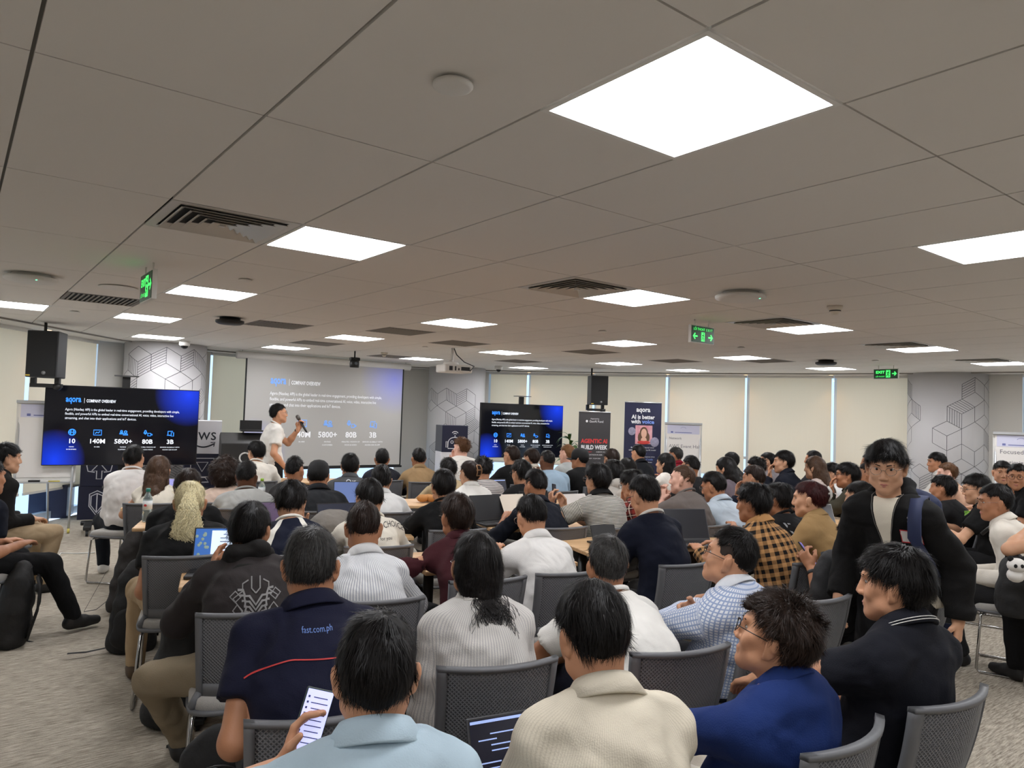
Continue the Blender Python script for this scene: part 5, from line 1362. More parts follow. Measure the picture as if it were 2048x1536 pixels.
def disc(name, g, r, hh, label, cat, m_, stem=0., group=None, led=None):
    c = gpt(*g); o = empty(name, (c.x, c.y, CEIL), 0, label, cat, group)
    m = MB(); m.lathe([(r*.72, 0), (r*.72, -hh*.35), (r, -hh*.45), (r, -hh*.72), (r*.96, -hh*.85), (r*.8, -hh), (.001, -hh*1.02)], n=36); m.build('housing', m_, o)
    if led:
        m = MB(); m.ell((r*.6, -r*.55, -hh*.95), (.008, .008, .005), 8, 4); m.build('status_light', emit('led_green', (120, 255, 190), 2.), o)
    return o
disc('ceiling_speaker', (1.51, -.98), .055, .022, 'small round white ceiling disc near the biggest light panel', 'sensor', WHITE)
disc('access_point', (.49, 6.76), .17, .055, 'round white wireless unit at the picture edge', 'access point', WHITE, led=1)
disc('access_point', (6.95, 1.3), .17, .055, 'round white wireless unit in the middle of the ceiling', 'access point', WHITE, led=1)
disc('round_light', (1.46, 6.96), .14, .012, 'flush round white disc beyond the edge-on exit sign', 'speaker', WHITE)
disc('black_speaker', (3.52, 9.1), .14, .07, 'black round ceiling unit over the first television', 'speaker', BLACKP)
disc('black_speaker', (15.9, 5.2), .14, .07, 'black round ceiling unit near the small exit sign', 'speaker', BLACKP)
for g, l in (((2.48, 5.0), 'tiny white sprinkler cover past the edge-on exit sign'), ((1.38, 10.5), 'tiny white sprinkler cover above the hanging speaker'), ((8.65, 5.26), 'tiny white sprinkler cover in the middle of the ceiling'), ((8.44, 10.84), 'tiny white sprinkler cover near the projector'), ((12.3, 5.0), 'tiny white sprinkler cover beyond the two-arrow exit sign'), ((16.4, 4.3), 'tiny white sprinkler cover near the small exit sign')):
    disc('sprinkler_cover', g, .045, .014, l, 'sprinkler', WHITE, group='sprinkler covers')
def smoke(g, label):
    c = gpt(*g); o = empty('smoke_detector', (c.x, c.y, CEIL), 0, label, 'smoke detector')
    m = MB(); m.lathe([(.055, 0), (.055, -.018), (.045, -.03), (.040, -.032), (.040, -.044), (.030, -.05), (.022, -.065), (.001, -.066)], n=28); m.build('housing', mat('detector', (222, 214, 200), .5), o)
    m = MB(); m.lathe([(.0412, -.034), (.0412, -.042)], n=28); m.build('slots', BLACKP, o)
smoke((8.54, 1.02), 'cream smoke detector near the wireless unit in mid-ceiling'); smoke((8.73, 13.4), 'cream smoke detector near the screen camera')
def dome(g, label):
    c = gpt(*g); o = empty('dome_camera', (c.x, c.y, CEIL), 0, label, 'security camera')
    m = MB(); m.lathe([(.075, 0), (.075, -.05), (.065, -.07), (.001, -.071)], n=28); m.build('housing', WHITE, o)
    m = MB(); m.ell((0, 0, -.07), (.05, .05, .045), 16, 10); m.build('dome', mat('dome_glass', (14, 14, 16), .08), o)
dome((4.2, 15.0), 'white dome camera by the first patterned column'); dome((13.45, 14.7), 'white dome camera above the second television')
# warm downlights in the window margin
WARM = emit('downlight_lens', (255, 214, 160), 6.)
DL = [(-5.98, 8.35), (-5.98, 9.3), (.35, 15.3), (1.65, 14.86), (3.08, 14.36), (4.42, 13.72), (5.72, 13.0), (-5.98, 6.9), (-3.2, 14.2), (8.3, 10.7), (9.4, 9.4)]
DLL = ['warm downlight above the flip chart easel', 'warm downlight beside the first patterned column', 'warm downlight above the second television', 'warm downlight above the hanging speaker by the banners', 'warm downlight above the handwritten flip chart', 'warm downlight in the window run after the flip chart', 'warm downlight nearest the last patterned column', 'warm downlight beyond the picture edge', 'warm downlight behind the projection screen', 'warm downlight past the last patterned column', 'warm downlight out past the picture edge']
for (x, y), l in zip(DL, DLL):
    o = empty('downlight', (x, y, CEIL - .012), 0, l, 'downlight', 'warm downlights along the windows')
    m = MB(); m.lathe([(.055, .0), (.055, -.006), (.042, -.007), (.042, 0)], n=24); m.build('rim', WHITE, o)
    m = MB(); m.lathe([(.041, -.001), (.041, -.005)], n=20); m.build('lens', WARM, o)
    ld = bpy.data.lights.new('downlight_beam', 'SPOT'); ld.energy = SPOT_POWER*(.45 if x < -5 else 1); ld.color = (1., .68, .38); ld.spot_size = rad(95); ld.spot_blend = .8; ld.shadow_soft_size = .04
    lo = bpy.data.objects.new('downlight_beam', ld); COL.objects.link(lo); lo.parent = o; lo.location = (0, 0, -.02)
# loudspeakers on poles from the ceiling
def hung_speaker(u, v, Y, yaw, label, hgt=.54):
    p = at(u, v, Y); o = empty('loudspeaker', p, yaw, label, 'loudspeaker', 'loudspeakers hung on poles')
    w, d = .34, .33
    m = MB(); m.prism([(-w/2, -d/2), (w/2, -d/2), (w*.36, d/2), (-w*.36, d/2)], -hgt/2, hgt/2); m.build('cabinet', mat('speaker_cabinet', (40, 40, 42), .6), o, bevel=.01)
    m = MB(); m.box((0, -d/2 - .003, 0), (w - .03, .006, hgt - .03)); m.build('grille', mat('speaker_grille', (20, 20, 21), .75, bump=.4, bscale=900), o)
    m = MB(); m.lathe([(.022, 0), (.022, .004)], c=(.03, -d/2 - .007, -hgt*.40), n=18, M=Matrix.Rotation(math.pi/2, 3, 'X')); m.build('badge', mat('badge', (128, 128, 128), .4, .5), o)
    m = MB(); m.box((-w*.40, -d/2 - .005, -hgt/2 + .022), (.045, .004, .014)); m.build('sticker', mat('yellow_label', (206, 176, 64), .6), o)
    top = CEIL - p.z
    m = MB(); m.tube([(-.08, .06, hgt/2 - .02), (-.08, .06, top)], .017, n=10); m.build('pole', BLACKM, o)
    m = MB(); m.box((-.16, .02, -hgt/2 - .05), (.05, .05, .1)); m.box((.0, -.02, -hgt/2 - .09), (.34, .05, .045)); m.box((.12, -.02, -hgt/2 - .04), (.05, .05, .09)); m.lathe([(.04, -.03), (.04, .03)], c=(.12, -.02, -hgt/2 - .1), n=16, M=Matrix.Rotation(math.pi/2, 3, 'X')); m.build('bracket', BLACKM, o)
hung_speaker(98, 710, 8.5, rad(8), 'black loudspeaker hanging above the nearer television'); hung_speaker(1193, 781, 13.5, rad(14), 'black loudspeaker hanging above the dark banner')
# projector
p = at(908, 738, 10.2); o = empty('projector', p, rad(28), 'white projector hanging on a pole from the ceiling', 'projector')
m = MB(); m.box((0, 0, 0), (.42, .34, .11)); m.build('body', WHITE, o, bevel=.02)
m = MB(); m.box((-.12, -.172, .0), (.05, .004, .06)); m.box((-.05, -.172, .0), (.02, .004, .06)); m.box((-.0, -.172, -.01), (.02, .004, .03)); m.box((.1, -.172, .0), (.13, .004, .05)); m.build('sockets', BLACKP, o)
m = MB(); m.lathe([(.12, .055), (.10, .09), (.03, .10), (.03, .12)], c=(-.05, 0, 0), n=24); m.build('mount_plate', WHITE, o)
m = MB(); m.tube([(-.03, 0, .1), (-.03, 0, CEIL - p.z)], .02, n=12); m.build('pole', WHITE, o)
m = MB(); m.tube([(-.02, -.01, .3), (.02, -.03, .2), (.12, -.08, .1), (.22, -.2, .04), (.16, -.19, -.03)], .007, n=6); m.build('cable', BLACKP, o)
p = at(709, 726, 11.3); o = empty('conference_camera', p, rad(30), 'black conference camera above the projection screen', 'camera')
m = MB(); m.box((0, 0, .06), (.15, .1, .05)); m.build('base', BLACKP, o, bevel=.012)
m = MB(); m.lathe([(.07, -.07), (.075, -.02), (.07, .04)], n=24); m.build('head', BLACKP, o)
m = MB(); m.lathe([(.025, 0), (.025, .02)], c=(0, -.07, -.01), n=16, M=Matrix.Rotation(math.pi/2, 3, 'X')); m.build('lens', mat('lens_grey', (90, 96, 104), .1), o)
m = MB(); m.tube([(0, 0, .08), (0, 0, CEIL - p.z)], .012, n=8); m.build('rod', BLACKM, o)

# ------------------------------------------------------------------ along the stage
lp = at(487, 900, 10.3); o = empty('lectern', (lp.x, lp.y, 0), rad(26), 'black lectern with a sloping top beside the speaker', 'lectern')
m = MB()
prof = [(-.22, 0), (.22, 0), (.22, 1.22), (.10, 1.26), (-.22, 1.12)]
m.add([(s*.31, y, z) for s in (-1, 1) for y, z in prof], [(4, 3, 2, 1, 0), (5, 6, 7, 8, 9)] + [(i, (i + 1) % 5, 5 + (i + 1) % 5, 5 + i) for i in range(5)]); m.build('body', mat('lectern_black', (40, 38, 37), .55), o, bevel=.012)
m = MB(); m.box((.1, .05, 1.29), (.3, .22, .02)); m.box((.1, .15, 1.36), (.3, .02, .15)); m.build('monitor', BLACKP, o)
m = MB(); m.tube([(.0 + .07*math.cos(t), -.225, .92 + .07*math.sin(t)) for t in np.linspace(.6, 5.9, 16)], .012, n=6); m.build('badge', mat('badge_white', (225, 225, 222), .5), o)
p = at(462, 885, 11.2); o = empty('arched_panel', (p.x, p.y, 0), rad(30), 'white arched panel standing behind the lectern', 'panel')
m = MB(); pts = [(-.36, 0)] + [(.36*math.cos(math.pi - t), .95 + .36*.75*math.sin(t)) for t in np.linspace(0, math.pi, 16)] + [(.36, 0)]
n = len(pts); m.add([(x, y, z) for y in (-.04, .04) for x, z in pts], [tuple(range(n)), tuple(reversed(range(n, 2*n)))] + [((i + 1) % n, i, n + i, n + (i + 1) % n) for i in range(n)]); m.build('board', WHITE, o)
NAVYC = mat('cube_navy', (26, 30, 56), .35); WHITEC = mat('cube_white', (220, 218, 222), .5); ICON = mat('icon_line', (214, 214, 220), .6)
def cube(x, y, z, ang, s, m_, label, art):
    o = empty('display_cube', (x, y, z), ang, label, 'display cube', 'printed display cubes')
    m = MB(); m.box((0, 0, s/2), (s, s, s)); m.build('box', m_, o, bevel=.004)
    m = MB(); art(m, s, -s/2 - .0015)
    if m.v: m.build('printed_icon', ICON if m_ is NAVYC else mat('icon_dark', (34, 38, 48), .6), o)
def a_shield(m, s, y):
    for q in (1., .78): m.ribbon([(0, s*(.5 + .36*q)), (s*.2*q, s*(.5 + .26*q)), (s*.2*q, s*(.5 - .1*q)), (0, s*(.5 - .38*q)), (-s*.2*q, s*(.5 - .1*q)), (-s*.2*q, s*(.5 + .26*q))], s*.03, y, True)
    m.ribbon([(0, s*.22), (0, s*.78)], s*.03, y)
def a_cloud(m, s, y):
    m.ribbon([(-s*.12, s*.42), (-s*.3, s*.45), (-s*.34, s*.62), (-s*.2, s*.72), (-s*.1, s*.86), (s*.12, s*.84), (s*.18, s*.72), (s*.34, s*.64), (s*.3, s*.45), (s*.12, s*.42)], s*.03, y)
    m.ribbon([(0, s*.7), (s*.2, s*.46), (s*.07, s*.46), (s*.07, s*.22), (-s*.07, s*.22), (-s*.07, s*.46), (-s*.2, s*.46)], s*.03, y, True)
def a_play(m, s, y):
    m.ribbon([(-s*.32, s*.30), (s*.32, s*.30), (s*.32, s*.86), (-s*.32, s*.86)], s*.03, y, True); m.ribbon([(-s*.16, s*.74), (s*.16, s*.74), (0, s*.46)], s*.03, y, True); m.ribbon([(-s*.2, s*.14), (-s*.1, s*.28), (s*.1, s*.28), (s*.2, s*.14)], s*.03, y, True)
def a_word(m, s, y):
    put_text(m, 'aws', s*.52, 0, s*.42, y, align='CENTER', fit=s*.7)
    m.ribbon([(-s*.3 + s*.6*t, s*.32 - s*.12*math.sin(math.pi*t*.9 + .2)) for t in np.linspace(0, 1, 14)], s*.045, y); m.ribbon([(s*.2, s*.34), (s*.32, s*.35), (s*.29, s*.22)], s*.03, y)
def a_robot(m, s, y):
    m.ribbon([(-s*.26, s*.14), (s*.26, s*.14), (s*.26, s*.36)] + [(s*.26*math.cos(t), s*.36 + s*.2*math.sin(t)) for t in np.linspace(0, math.pi, 10)] + [(-s*.26, s*.36)], s*.03, y, True)
    m.ribbon([(-s*.34, s*.18), (-s*.28, s*.18), (-s*.28, s*.4), (-s*.34, s*.4)], s*.025, y, True); m.ribbon([(s*.34, s*.18), (s*.28, s*.18), (s*.28, s*.4), (s*.34, s*.4)], s*.025, y, True)
    for x in (-1, 1): m.ribbon([(x*s*.11 + s*.05*math.cos(t), s*.38 + s*.05*math.sin(t)) for t in np.linspace(0, 2*math.pi, 12)[:-1]], s*.025, y, True)
    m.ribbon([(0, s*.56), (0, s*.64)], s*.03, y)
    for r in (.07, .14): m.ribbon([(s*r*math.cos(t), s*.64 + s*r*math.sin(t)) for t in np.linspace(.6, math.pi - .6, 8)], s*.03, y)
none = lambda m, s, y: None
p = at(196, 1000, 10.35)
cube(p.x, p.y, 0, rad(26), .46, NAVYC, 'navy display cube with a white shield, lowest behind the television', a_shield)
cube(p.x + .03, p.y, .46, rad(22), .46, NAVYC, 'navy display cube with a cloud arrow under the television', a_cloud)
cube(p.x - .62, p.y - .05, 0, rad(20), .46, NAVYC, 'plain navy display cube beside the flip chart easel', none)
p = at(404, 900, 10.6)
cube(p.x, p.y, 0, rad(24), .47, NAVYC, 'plain navy display cube at the bottom next to the lectern', none)
cube(p.x, p.y, .47, rad(26), .47, NAVYC, 'navy display cube with a white play-screen icon', a_play)
cube(p.x + .02, p.y, .94, rad(22), .47, WHITEC, 'white display cube with black lettering and a curved arrow', a_word)
p = at(903, 872, 13.1)
cube(p.x, p.y, 0, rad(20), .47, WHITEC, 'plain white display cube at the bottom by the second column', none)
cube(p.x, p.y, .47, rad(18), .47, WHITEC, 'plain white display cube under the robot sign', none)
cube(p.x, p.y, .94, rad(20), .47, NAVYC, 'navy display cube with a white robot face', a_robot)
# roll-up banners
def banner(u, v, Y, ang, w, label, m_):
    p = at(u, v, Y); o = empty('rollup_banner', (p.x, p.y, 0), ang, label, 'banner', 'roll-up banners')
    m = MB(); m.box((0, 0, (p.z + .06)/2), (w, .004, p.z - .06)); m.build('sheet', m_, o)
    m = MB(); m.box((0, .0, .035), (w + .04, .14, .07)); m.build('cassette', mat('banner_base', (150, 150, 152), .4, .6), o, bevel=.01)
    m = MB(); m.tube([(-w/2, 0, p.z), (w/2, 0, p.z)], .010, n=8); m.build('top_rail', mat('rail', (196, 196, 198), .3, .7), o)
    m = MB(); m.tube([(0, .04, .05), (0, .03, p.z)], .008, n=8); m.build('pole', BLACKM, o)
    return o, p.z
PW = mat('print_white', (232, 232, 234), .6); PR = mat('print_red', (214, 62, 62), .6); PB = mat('print_blue', (120, 150, 226), .6)
o, zt = banner(1190, 824, 12.4, rad(20), .60, 'dark grey roll-up banner reading AGENTIC AI BUILD WEEK', mat('banner_grey', (58, 56, 58), .55, bump=.25, bscale=5))
def line(o, m_, t, size, x, z, align='CENTER', **k_): m = MB(); put_text(m, t, size, x, z, -.004, align=align, **k_); m.build('text_line', m_, o)
line(o, PW, 'Organized by', .03, .0, zt - .125); line(o, PW, 'GenAI Fund', .055, .03, zt - .18); MB().ell((-.15, -.004, zt - .16), (.022, .001, .022), 12, 4).build('logo_dot', PW, o)
line(o, PR, 'AGENTIC AI', .098, 0, zt - .53, fit=.50, bold=.004); line(o, PW, 'BUILD WEEK', .098, 0, zt - .635, fit=.50, bold=.004)
line(o, PW, 'THE', .03, -.25, zt - .69, 'LEFT'); line(o, PR, 'LARGEST', .03, -.16, zt - .69, 'LEFT'); line(o, PW, 'AGENTIC AI', .03, .04, zt - .69, 'LEFT'); line(o, PW, 'BUILDATHON IN ASIA', .032, .0, zt - .74); line(o, PW, '24 NOV - 30 JAN 2026', .026, 0, zt - .80)
o, zt = banner(1287, 805, 13.3, rad(16), .74, 'dark blue roll-up banner reading AI is better with voice', mat('banner_blue', (30, 32, 64), .5))
line(o, PW, 'aqora', .12, 0, zt - .17, fit=.28, bold=.004); line(o, PW, 'AI is better', .10, 0, zt - .30, fit=.47, bold=.0035); line(o, PW, 'with', .10, -.235, zt - .385, 'LEFT', bold=.0035, fit=.19); line(o, PB, 'voice', .10, -.02, zt - .385, 'LEFT', bold=.0035, fit=.25)
line(o, PW, 'Build real-time, natural voice', .036, 0, zt - .835, fit=.46); line(o, PW, 'conversations with any AI model', .036, 0, zt - .88, fit=.54); line(o, PB, '3x faster', .05, 0, zt - .955); line(o, PW, 'for human-like response times', .026, .04, zt - 1.0, fit=.42); line(o, PB, 'Lines of code', .05, .08, zt - 1.055); line(o, PW, 'with just a few lines', .026, 0, zt - 1.10, fit=.4)
def photo_mat():
    m, N, L, b = new_mat('banner_photo'); tc = N.new('ShaderNodeTexCoord'); n = N.new('ShaderNodeTexNoise'); n.inputs['Scale'].default_value = 9; L.new(tc.outputs['Object'], n.inputs['Vector'])
    r = N.new('ShaderNodeValToRGB'); r.color_ramp.elements[0].color = (*lin((196, 96, 110)), 1); r.color_ramp.elements[1].color = (*lin((232, 190, 196)), 1); L.new(n.outputs['Fac'], r.inputs[0]); L.new(r.outputs[0], b.inputs['Base Color']); return m
m = MB(); m.box((0.02, -.004, zt - .59), (.34, .002, .34)); pm = m.build('photo', photo_mat(), o, bevel=.0009)
m = MB(); m.ell((.02, -.006, zt - .56), (.085, .002, .115), 16, 8); m.ell((-.05, -.006, zt - .64), (.05, .0018, .09), 16, 6); m.ell((.09, -.006, zt - .64), (.05, .0018, .09), 16, 6); m.build('photo_hair', mat('print_hair', (98, 70, 50), .6), o)
m = MB(); m.ell((.02, -.0085, zt - .565), (.058, .002, .085), 16, 8); m.ell((.02, -.0085, zt - .69), (.06, .0018, .06), 16, 6); m.build('photo_face', mat('print_skin', (226, 178, 154), .6), o)
m = MB(); m.ell((.02, -.009, zt - .73), (.13, .002, .035), 16, 6); m.build('photo_dress', mat('print_dress', (196, 60, 54), .6), o)
for x, z, r in ((-.22, -.53, .075), (.24, -.72, .09)): m = MB(); m.ell((x, -.007, zt + z), (r, .002, r), 18, 6); m.build('round_photo', mat('print_round', (150, 146, 168), .6, var=.5, vscale=24), o)
# flip charts
ALUM = mat('easel_alu', (196, 198, 200), .35, .6)
def flip_chart(u, v, Y, ang, label, lines, w=.66):
    p = at(u, v, Y); zt = p.z; o = empty('flip_chart', (p.x, p.y, 0), ang, label, 'flip chart', 'flip chart easels')
    m = MB(); m.box((0, 0, zt - .5), (w, .02, 1.0)); m.build('board', WHITE, o, bevel=.004)
    m = MB(); m.box((0, -.016, zt - .49), (w - .05, .01, .9)); m.build('paper_pad', PAPER, o)
    m = MB(); m.box((0, -.02, zt - .01), (w, .05, .035)); m.build('clamp', ALUM, o)
    m = MB(); m.box((0, -.05, zt - 1.0), (w, .08, .015)); m.build('pen_tray', ALUM, o)
    for s in (-1, 1):
        m = MB(); m.tube([(s*(w/2 - .03), -.0, zt - .2), (s*(w/2 - .03), -.16, .06)], .014, n=8); m.build('leg', ALUM, o)
        m = MB(); m.lathe([(.03, -.012), (.03, .012)], c=(s*(w/2 - .03), -.165, .03), n=14, M=Matrix.Rotation(math.pi/2, 3, 'Y')); m.build('castor', mat('castor_yellow', (206, 190, 96), .6), o)
    m = MB(); m.tube([(0, .03, zt - .3), (0, .55, .03)], .014, n=8); m.build('rear_leg', ALUM, o)
    m = MB(); m.box((0, -.0225, zt - .12), (w*.86, .001, .16)); m.build('header', mat('header_print', (206, 206, 226), .7), o)
    m = MB(); m.tube([(0 + .05*math.cos(t), -.024, zt - .11 + .035*math.sin(t)) for t in np.linspace(.3, 2.8, 8)], .003, n=4); m.box((-.2, -.0235, zt - .17), (.04, .001, .03)); m.box((.0, -.0235, zt - .175), (.3, .001, .012)); m.build('header_mark', mat('header_ink', (110, 116, 170), .7), o)
    for i, (tx, sz) in enumerate(lines):
        if tx: m = MB(); put_text(m, tx, sz, -w*.38, zt - .30 - i*.15, -.0225); m.build('handwriting', mat('marker_ink', (118, 116, 122), .7), o)
    m = MB(); m.box((-.1, -.06, zt - .985), (.12, .04, .03)); m.build('eraser', BLACKP, o); m = MB(); m.tube([(.05, -.06, zt - .985), (.17, -.06, zt - .985)], .009); m.build('marker', mat('castor_yellow', (206, 190, 96), .6), o)
flip_chart(98, 803, 9.05, rad(26), 'flip chart easel standing behind the nearer television', [])
flip_chart(1367, 846, 13.2, rad(-12), 'flip chart with handwriting behind the crimson shirt', [('Network', .06), ('AWS Event Hall', .085), ('', .05), ('Mentors', .06)])
flip_chart(2042, 866, 10.2, rad(-30), 'flip chart with handwriting cut off by the picture edge', [('Focused', .085), ('Optimization', .085)])
# potted plant behind the dark banner
p = at(1143, 880, 13.1); o = empty('potted_plant', (p.x, p.y, 0), 0, 'leafy green plant between the second television and dark banner', 'plant')
m = MB(); m.lathe([(.14, 0), (.19, .42), (.17, .42), (.16, .38), (.001, .38)], n=24); m.build('pot', mat('pot', (214, 212, 208), .5), o)
rl = random.Random(4)
m = MB()
for k in range(3): m.tube([(.03*math.cos(k*2), .03*math.sin(k*2), .36), (.05*math.cos(k*2), .05*math.sin(k*2), .9 + .15*k)], .012)
m.build('stem', mat('stem', (96, 74, 48), .8), o)
lv = MB(); L_ = 8
for i in range(L_ + 1):
    t = i/L_; wd = .035*math.sin(math.pi*min(1, t*1.05 + .04))
    lv.v += [(t*.3, -wd, .10*math.sin(t*2.4) - .12*t*t), (t*.3, 0, .10*math.sin(t*2.4) - .12*t*t - .006), (t*.3, wd, .10*math.sin(t*2.4) - .12*t*t)]
lv.f = [(3*i + q, 3*i + 3 + q, 3*i + 4 + q, 3*i + 1 + q) for i in range(L_) for q in (0, 1)]; lv.sm = [True]*len(lv.f)
lme = lv.mesh('leaf'); lme.materials.append(mat('leaf', (62, 92, 44), .45, var=.25, vscale=20))
for k in range(46):
    s = link('leaf', lme, None, o); q = k % 3; zz = .62 + .15*q + .32*rl.random()
    s.location = (.05*math.cos(q*2), .05*math.sin(q*2), zz); s.rotation_euler = (rl.uniform(-.3, .3), rl.uniform(-.7, .25), k*2.4 + rl.random()); s.scale = (rl.uniform(.8, 1.25),)*3
# ------------------------------------------------------------------ things held, worn and left about
SCRW = emit('phone_screen', (196, 200, 250), .9); SCRD = emit('dark_app', (20, 22, 34), .6); SCRB = emit('blue_page', (196, 220, 246), .8)
def frame_at(pos, up, face):               # rotation whose z is up and whose -y looks to face
    z = Vector(up).normalized(); y = -Vector(face).normalized(); x = y.cross(z).normalized(); y = z.cross(x)
    return Matrix.Translation(pos) @ Matrix((x, y, z)).transposed().to_4x4()
def held(name, key, s, up_off, label, cat, screen, case, size=(.074, .009, .155), up=None, lines=0, push=0.):
    d = PEOPLE[key]; a, e, w_, dr, pn = d['AR'][s]
    p = world(key, Vector(w_ + dr*up_off + nrm(pn)*.030)); Rz = Matrix.Rotation(d['yaw'], 3, 'Z')
    U = Rz @ Vector(up if up is not None else dr); face = world(key, d['H']) - p; face = face - U.normalized()*face.dot(U.normalized())
    o = empty(name, (0, 0, 0), 0, label, cat); o.matrix_world = frame_at(p, U, face)
    m = MB(); m.box((0, 0, 0), size); m.build('case', case, o, bevel=.004, seg=3)
    m = MB(); m.box((0, -size[1]/2 - .0004, 0), (size[0] - .006, .0006, size[2] - .008)); m.build('screen', screen, o)
    if lines:
        m = MB()
        for q in range(lines): m.box((.004, -size[1]/2 - .0012, size[2]*.36 - q*size[2]*.085), (size[0]*(.6 if q % 2 else .5), .0004, .0022)); m.box((-size[0]*.36, -size[1]/2 - .0012, size[2]*.36 - q*size[2]*.085), (.005, .0004, .005))
        m.build('list_lines', mat('ui_ink', (70, 76, 120), .5), o)
    return o
held('phone', 'denim', -1, .10, 'phone with a lit list, held beside the nearest head', 'phone', SCRW, mat('phone_case', (44, 60, 58), .5), lines=9)
held('phone', 'phone', -1, .09, 'purple-screened phone held in two hands', 'phone', emit('purple_screen', (92, 84, 168), .5), BLACKP, up=(.1, .6, .7))
held('phone', 'bwstripe', -1, .09, 'black phone held up by the striped polo', 'phone', SCRD, BLACKP, up=(.05, .2, 1))
held('phone', 'walker', -1, .10, 'phone in a marbled case hanging in the walker\'s hand', 'phone', SCRD, mat('marble_case', (70, 72, 76), .4, var=.6, vscale=60))
# microphone
d = PEOPLE['presenter']; a, e, w_, dr, pn = d['AR'][-1]; c0 = Vector(w_ + dr*.085 + nrm(pn)*.02); ax = Vector((-.30, -.40, .75)).normalized(); Rz = Matrix.Rotation(d['yaw'], 3, 'Z')
o = empty('microphone', world('presenter', c0), 0, 'black handheld microphone in the presenter\'s hand', 'microphone'); o.matrix_world = frame_at(world('presenter', c0), Rz @ ax, (0, -1, 0))
m = MB(); m.lathe([(.010, -.15), (.013, -.14), (.018, .05)], n=14); m.build('handle', BLACKP, o)
m = MB(); m.lathe([(.018, .05), (.026, .06), (.026, .10), (.016, .118), (.001, .12)], n=14); m.build('grille', mat('mic_grille', (96, 92, 88), .4, .6), o)
for key, s, c in (('presenter', -1, BLACKP), ('phone', -1, BLACKP)):
    a, e, w_, dr, pn = PEOPLE[key]['AR'][s]; ax_ = nrm(w_ - e); m = MB(); c0 = w_ - ax_*.035
    m.lathe([(.031, -.011), (.034, -.008), (.034, .008), (.031, .011)], c=c0, n=18, M=Vector((0, 0, 1)).rotation_difference(Vector(ax_)).to_matrix()); m.build('wristwatch', c, PEOPLE[key]['root'])
# caps
def cap_on(key):
    d = PEOPLE[key]; m = MB(); n = 24; vs = []; prof = [(1.02, -.012), (1.05, .03), (1.0, .07), (.82, .105), (.5, .126), (.02, .134)]
    m.lathe([(.092*r, z) for r, z in prof], n=n); m.v = [(x*.95, y*1.16 - .014, z + .006) for x, y, z in m.v]
    m.v = [tuple(d['Rh'] @ np.array(q) + d['H']) for q in m.v]; m.build('cap', mat('cap_black', (17, 17, 18), .8), d['root'])
    b = MB(); pts = [(x, .088 + .075*(1 - (x/.082)**2), .004 - 2.2*x*x) for x in np.linspace(-.08, .08, 12)]; inner = [(x, .088 - 4*x*x, .010 - 2.2*x*x) for x in np.linspace(-.08, .08, 12)]
    vs = pts + inner; b.add(vs + [(x, y, z - .004) for x, y, z in vs], [(i, i + 1, 13 + i, 12 + i) for i in range(11)] + [(36 + i, 37 + i, 25 + i, 24 + i) for i in range(11)] + [(i, 24 + i, 25 + i, i + 1) for i in range(11)])
    b.v = [tuple(d['Rh'] @ np.array(q) + d['H']) for q in b.v]; b.build('brim', mat('cap_black', (17, 17, 18), .8), d['root'])
cap_on('capman'); cap_on('capblack')
# claw clips
for key, c in (('tan', (206, 204, 198)), ('blouse', (150, 110, 74))):
    d = PEOPLE[key]; m = MB()
    for x in (-.022, .022): m.tube([(x, -.135, .085), (x*1.2, -.152, .055), (x*1.2, -.152, .02), (x, -.135, -.01)], .006, n=6)
    m.tube([(-.022, -.135, .085), (.022, -.135, .085)], .006, n=6); m.tube([(-.022, -.135, -.01), (.022, -.135, -.01)], .006, n=6); m.tube([(-.03, -.14, .04), (.03, -.14, .04)], .008, n=6)
    m.v = [tuple(d['Rh'] @ np.array(q) + d['H']) for q in m.v]; m.build('claw_clip', mat('clip_' + key, c, .35), d['root'])
# wavy blonde ponytail
d = PEOPLE['blonde']; rng = np.random.default_rng(5); n = 1500; S = 14
t = np.linspace(0, 1, S + 1)[None, :, None]; L_ = rng.uniform(.75, 1.08, (n, 1, 1)); tt = t*L_
path = lambda q: np.concatenate([0*q + .0, -.112 - .075*np.minimum(1, q*4) - .055*q, .070 - .42*q**1.15], 2)
C = path(tt); R = .016 + .056*np.minimum(1, tt*1.8)*(1 - .30*tt)
an = rng.uniform(0, 2*math.pi, (n, 1, 1)); rr = np.sqrt(rng.uniform(0, 1, (n, 1, 1)))
ph = rng.uniform(0, 6.28, (n, 1, 1)); am = .006 + .030*tt*rng.uniform(.3, 1.3, (n, 1, 1))
off = np.concatenate([np.cos(an)*rr*R*1.15 + am*np.sin(tt*34 + ph), np.sin(an)*rr*R*.55 + am*.5*np.cos(tt*19 + ph), 0*tt], 2)
P_ = C + off; wv = np.stack([np.cos(ph[:, 0, 0]*3), np.sin(ph[:, 0, 0]*3)*.4, 0*ph[:, 0, 0]], 1)[:, None, :]*.0022*(1 - .6*tt)
PV = np.stack([P_ - wv, P_ + wv], 2).reshape(n, -1, 3); b0 = (np.arange(n)*(2*(S + 1)))[:, None]
Q = np.concatenate([np.concatenate([b0 + 2*k, b0 + 2*k + 1, b0 + 2*k + 3, b0 + 2*k + 2], 1) for k in range(S)])
link('ponytail', mesh_np('ponytail', PV.reshape(-1, 3) @ d['Rh'].T + d['H'], Q, True), hair_mat('y'), d['root'])
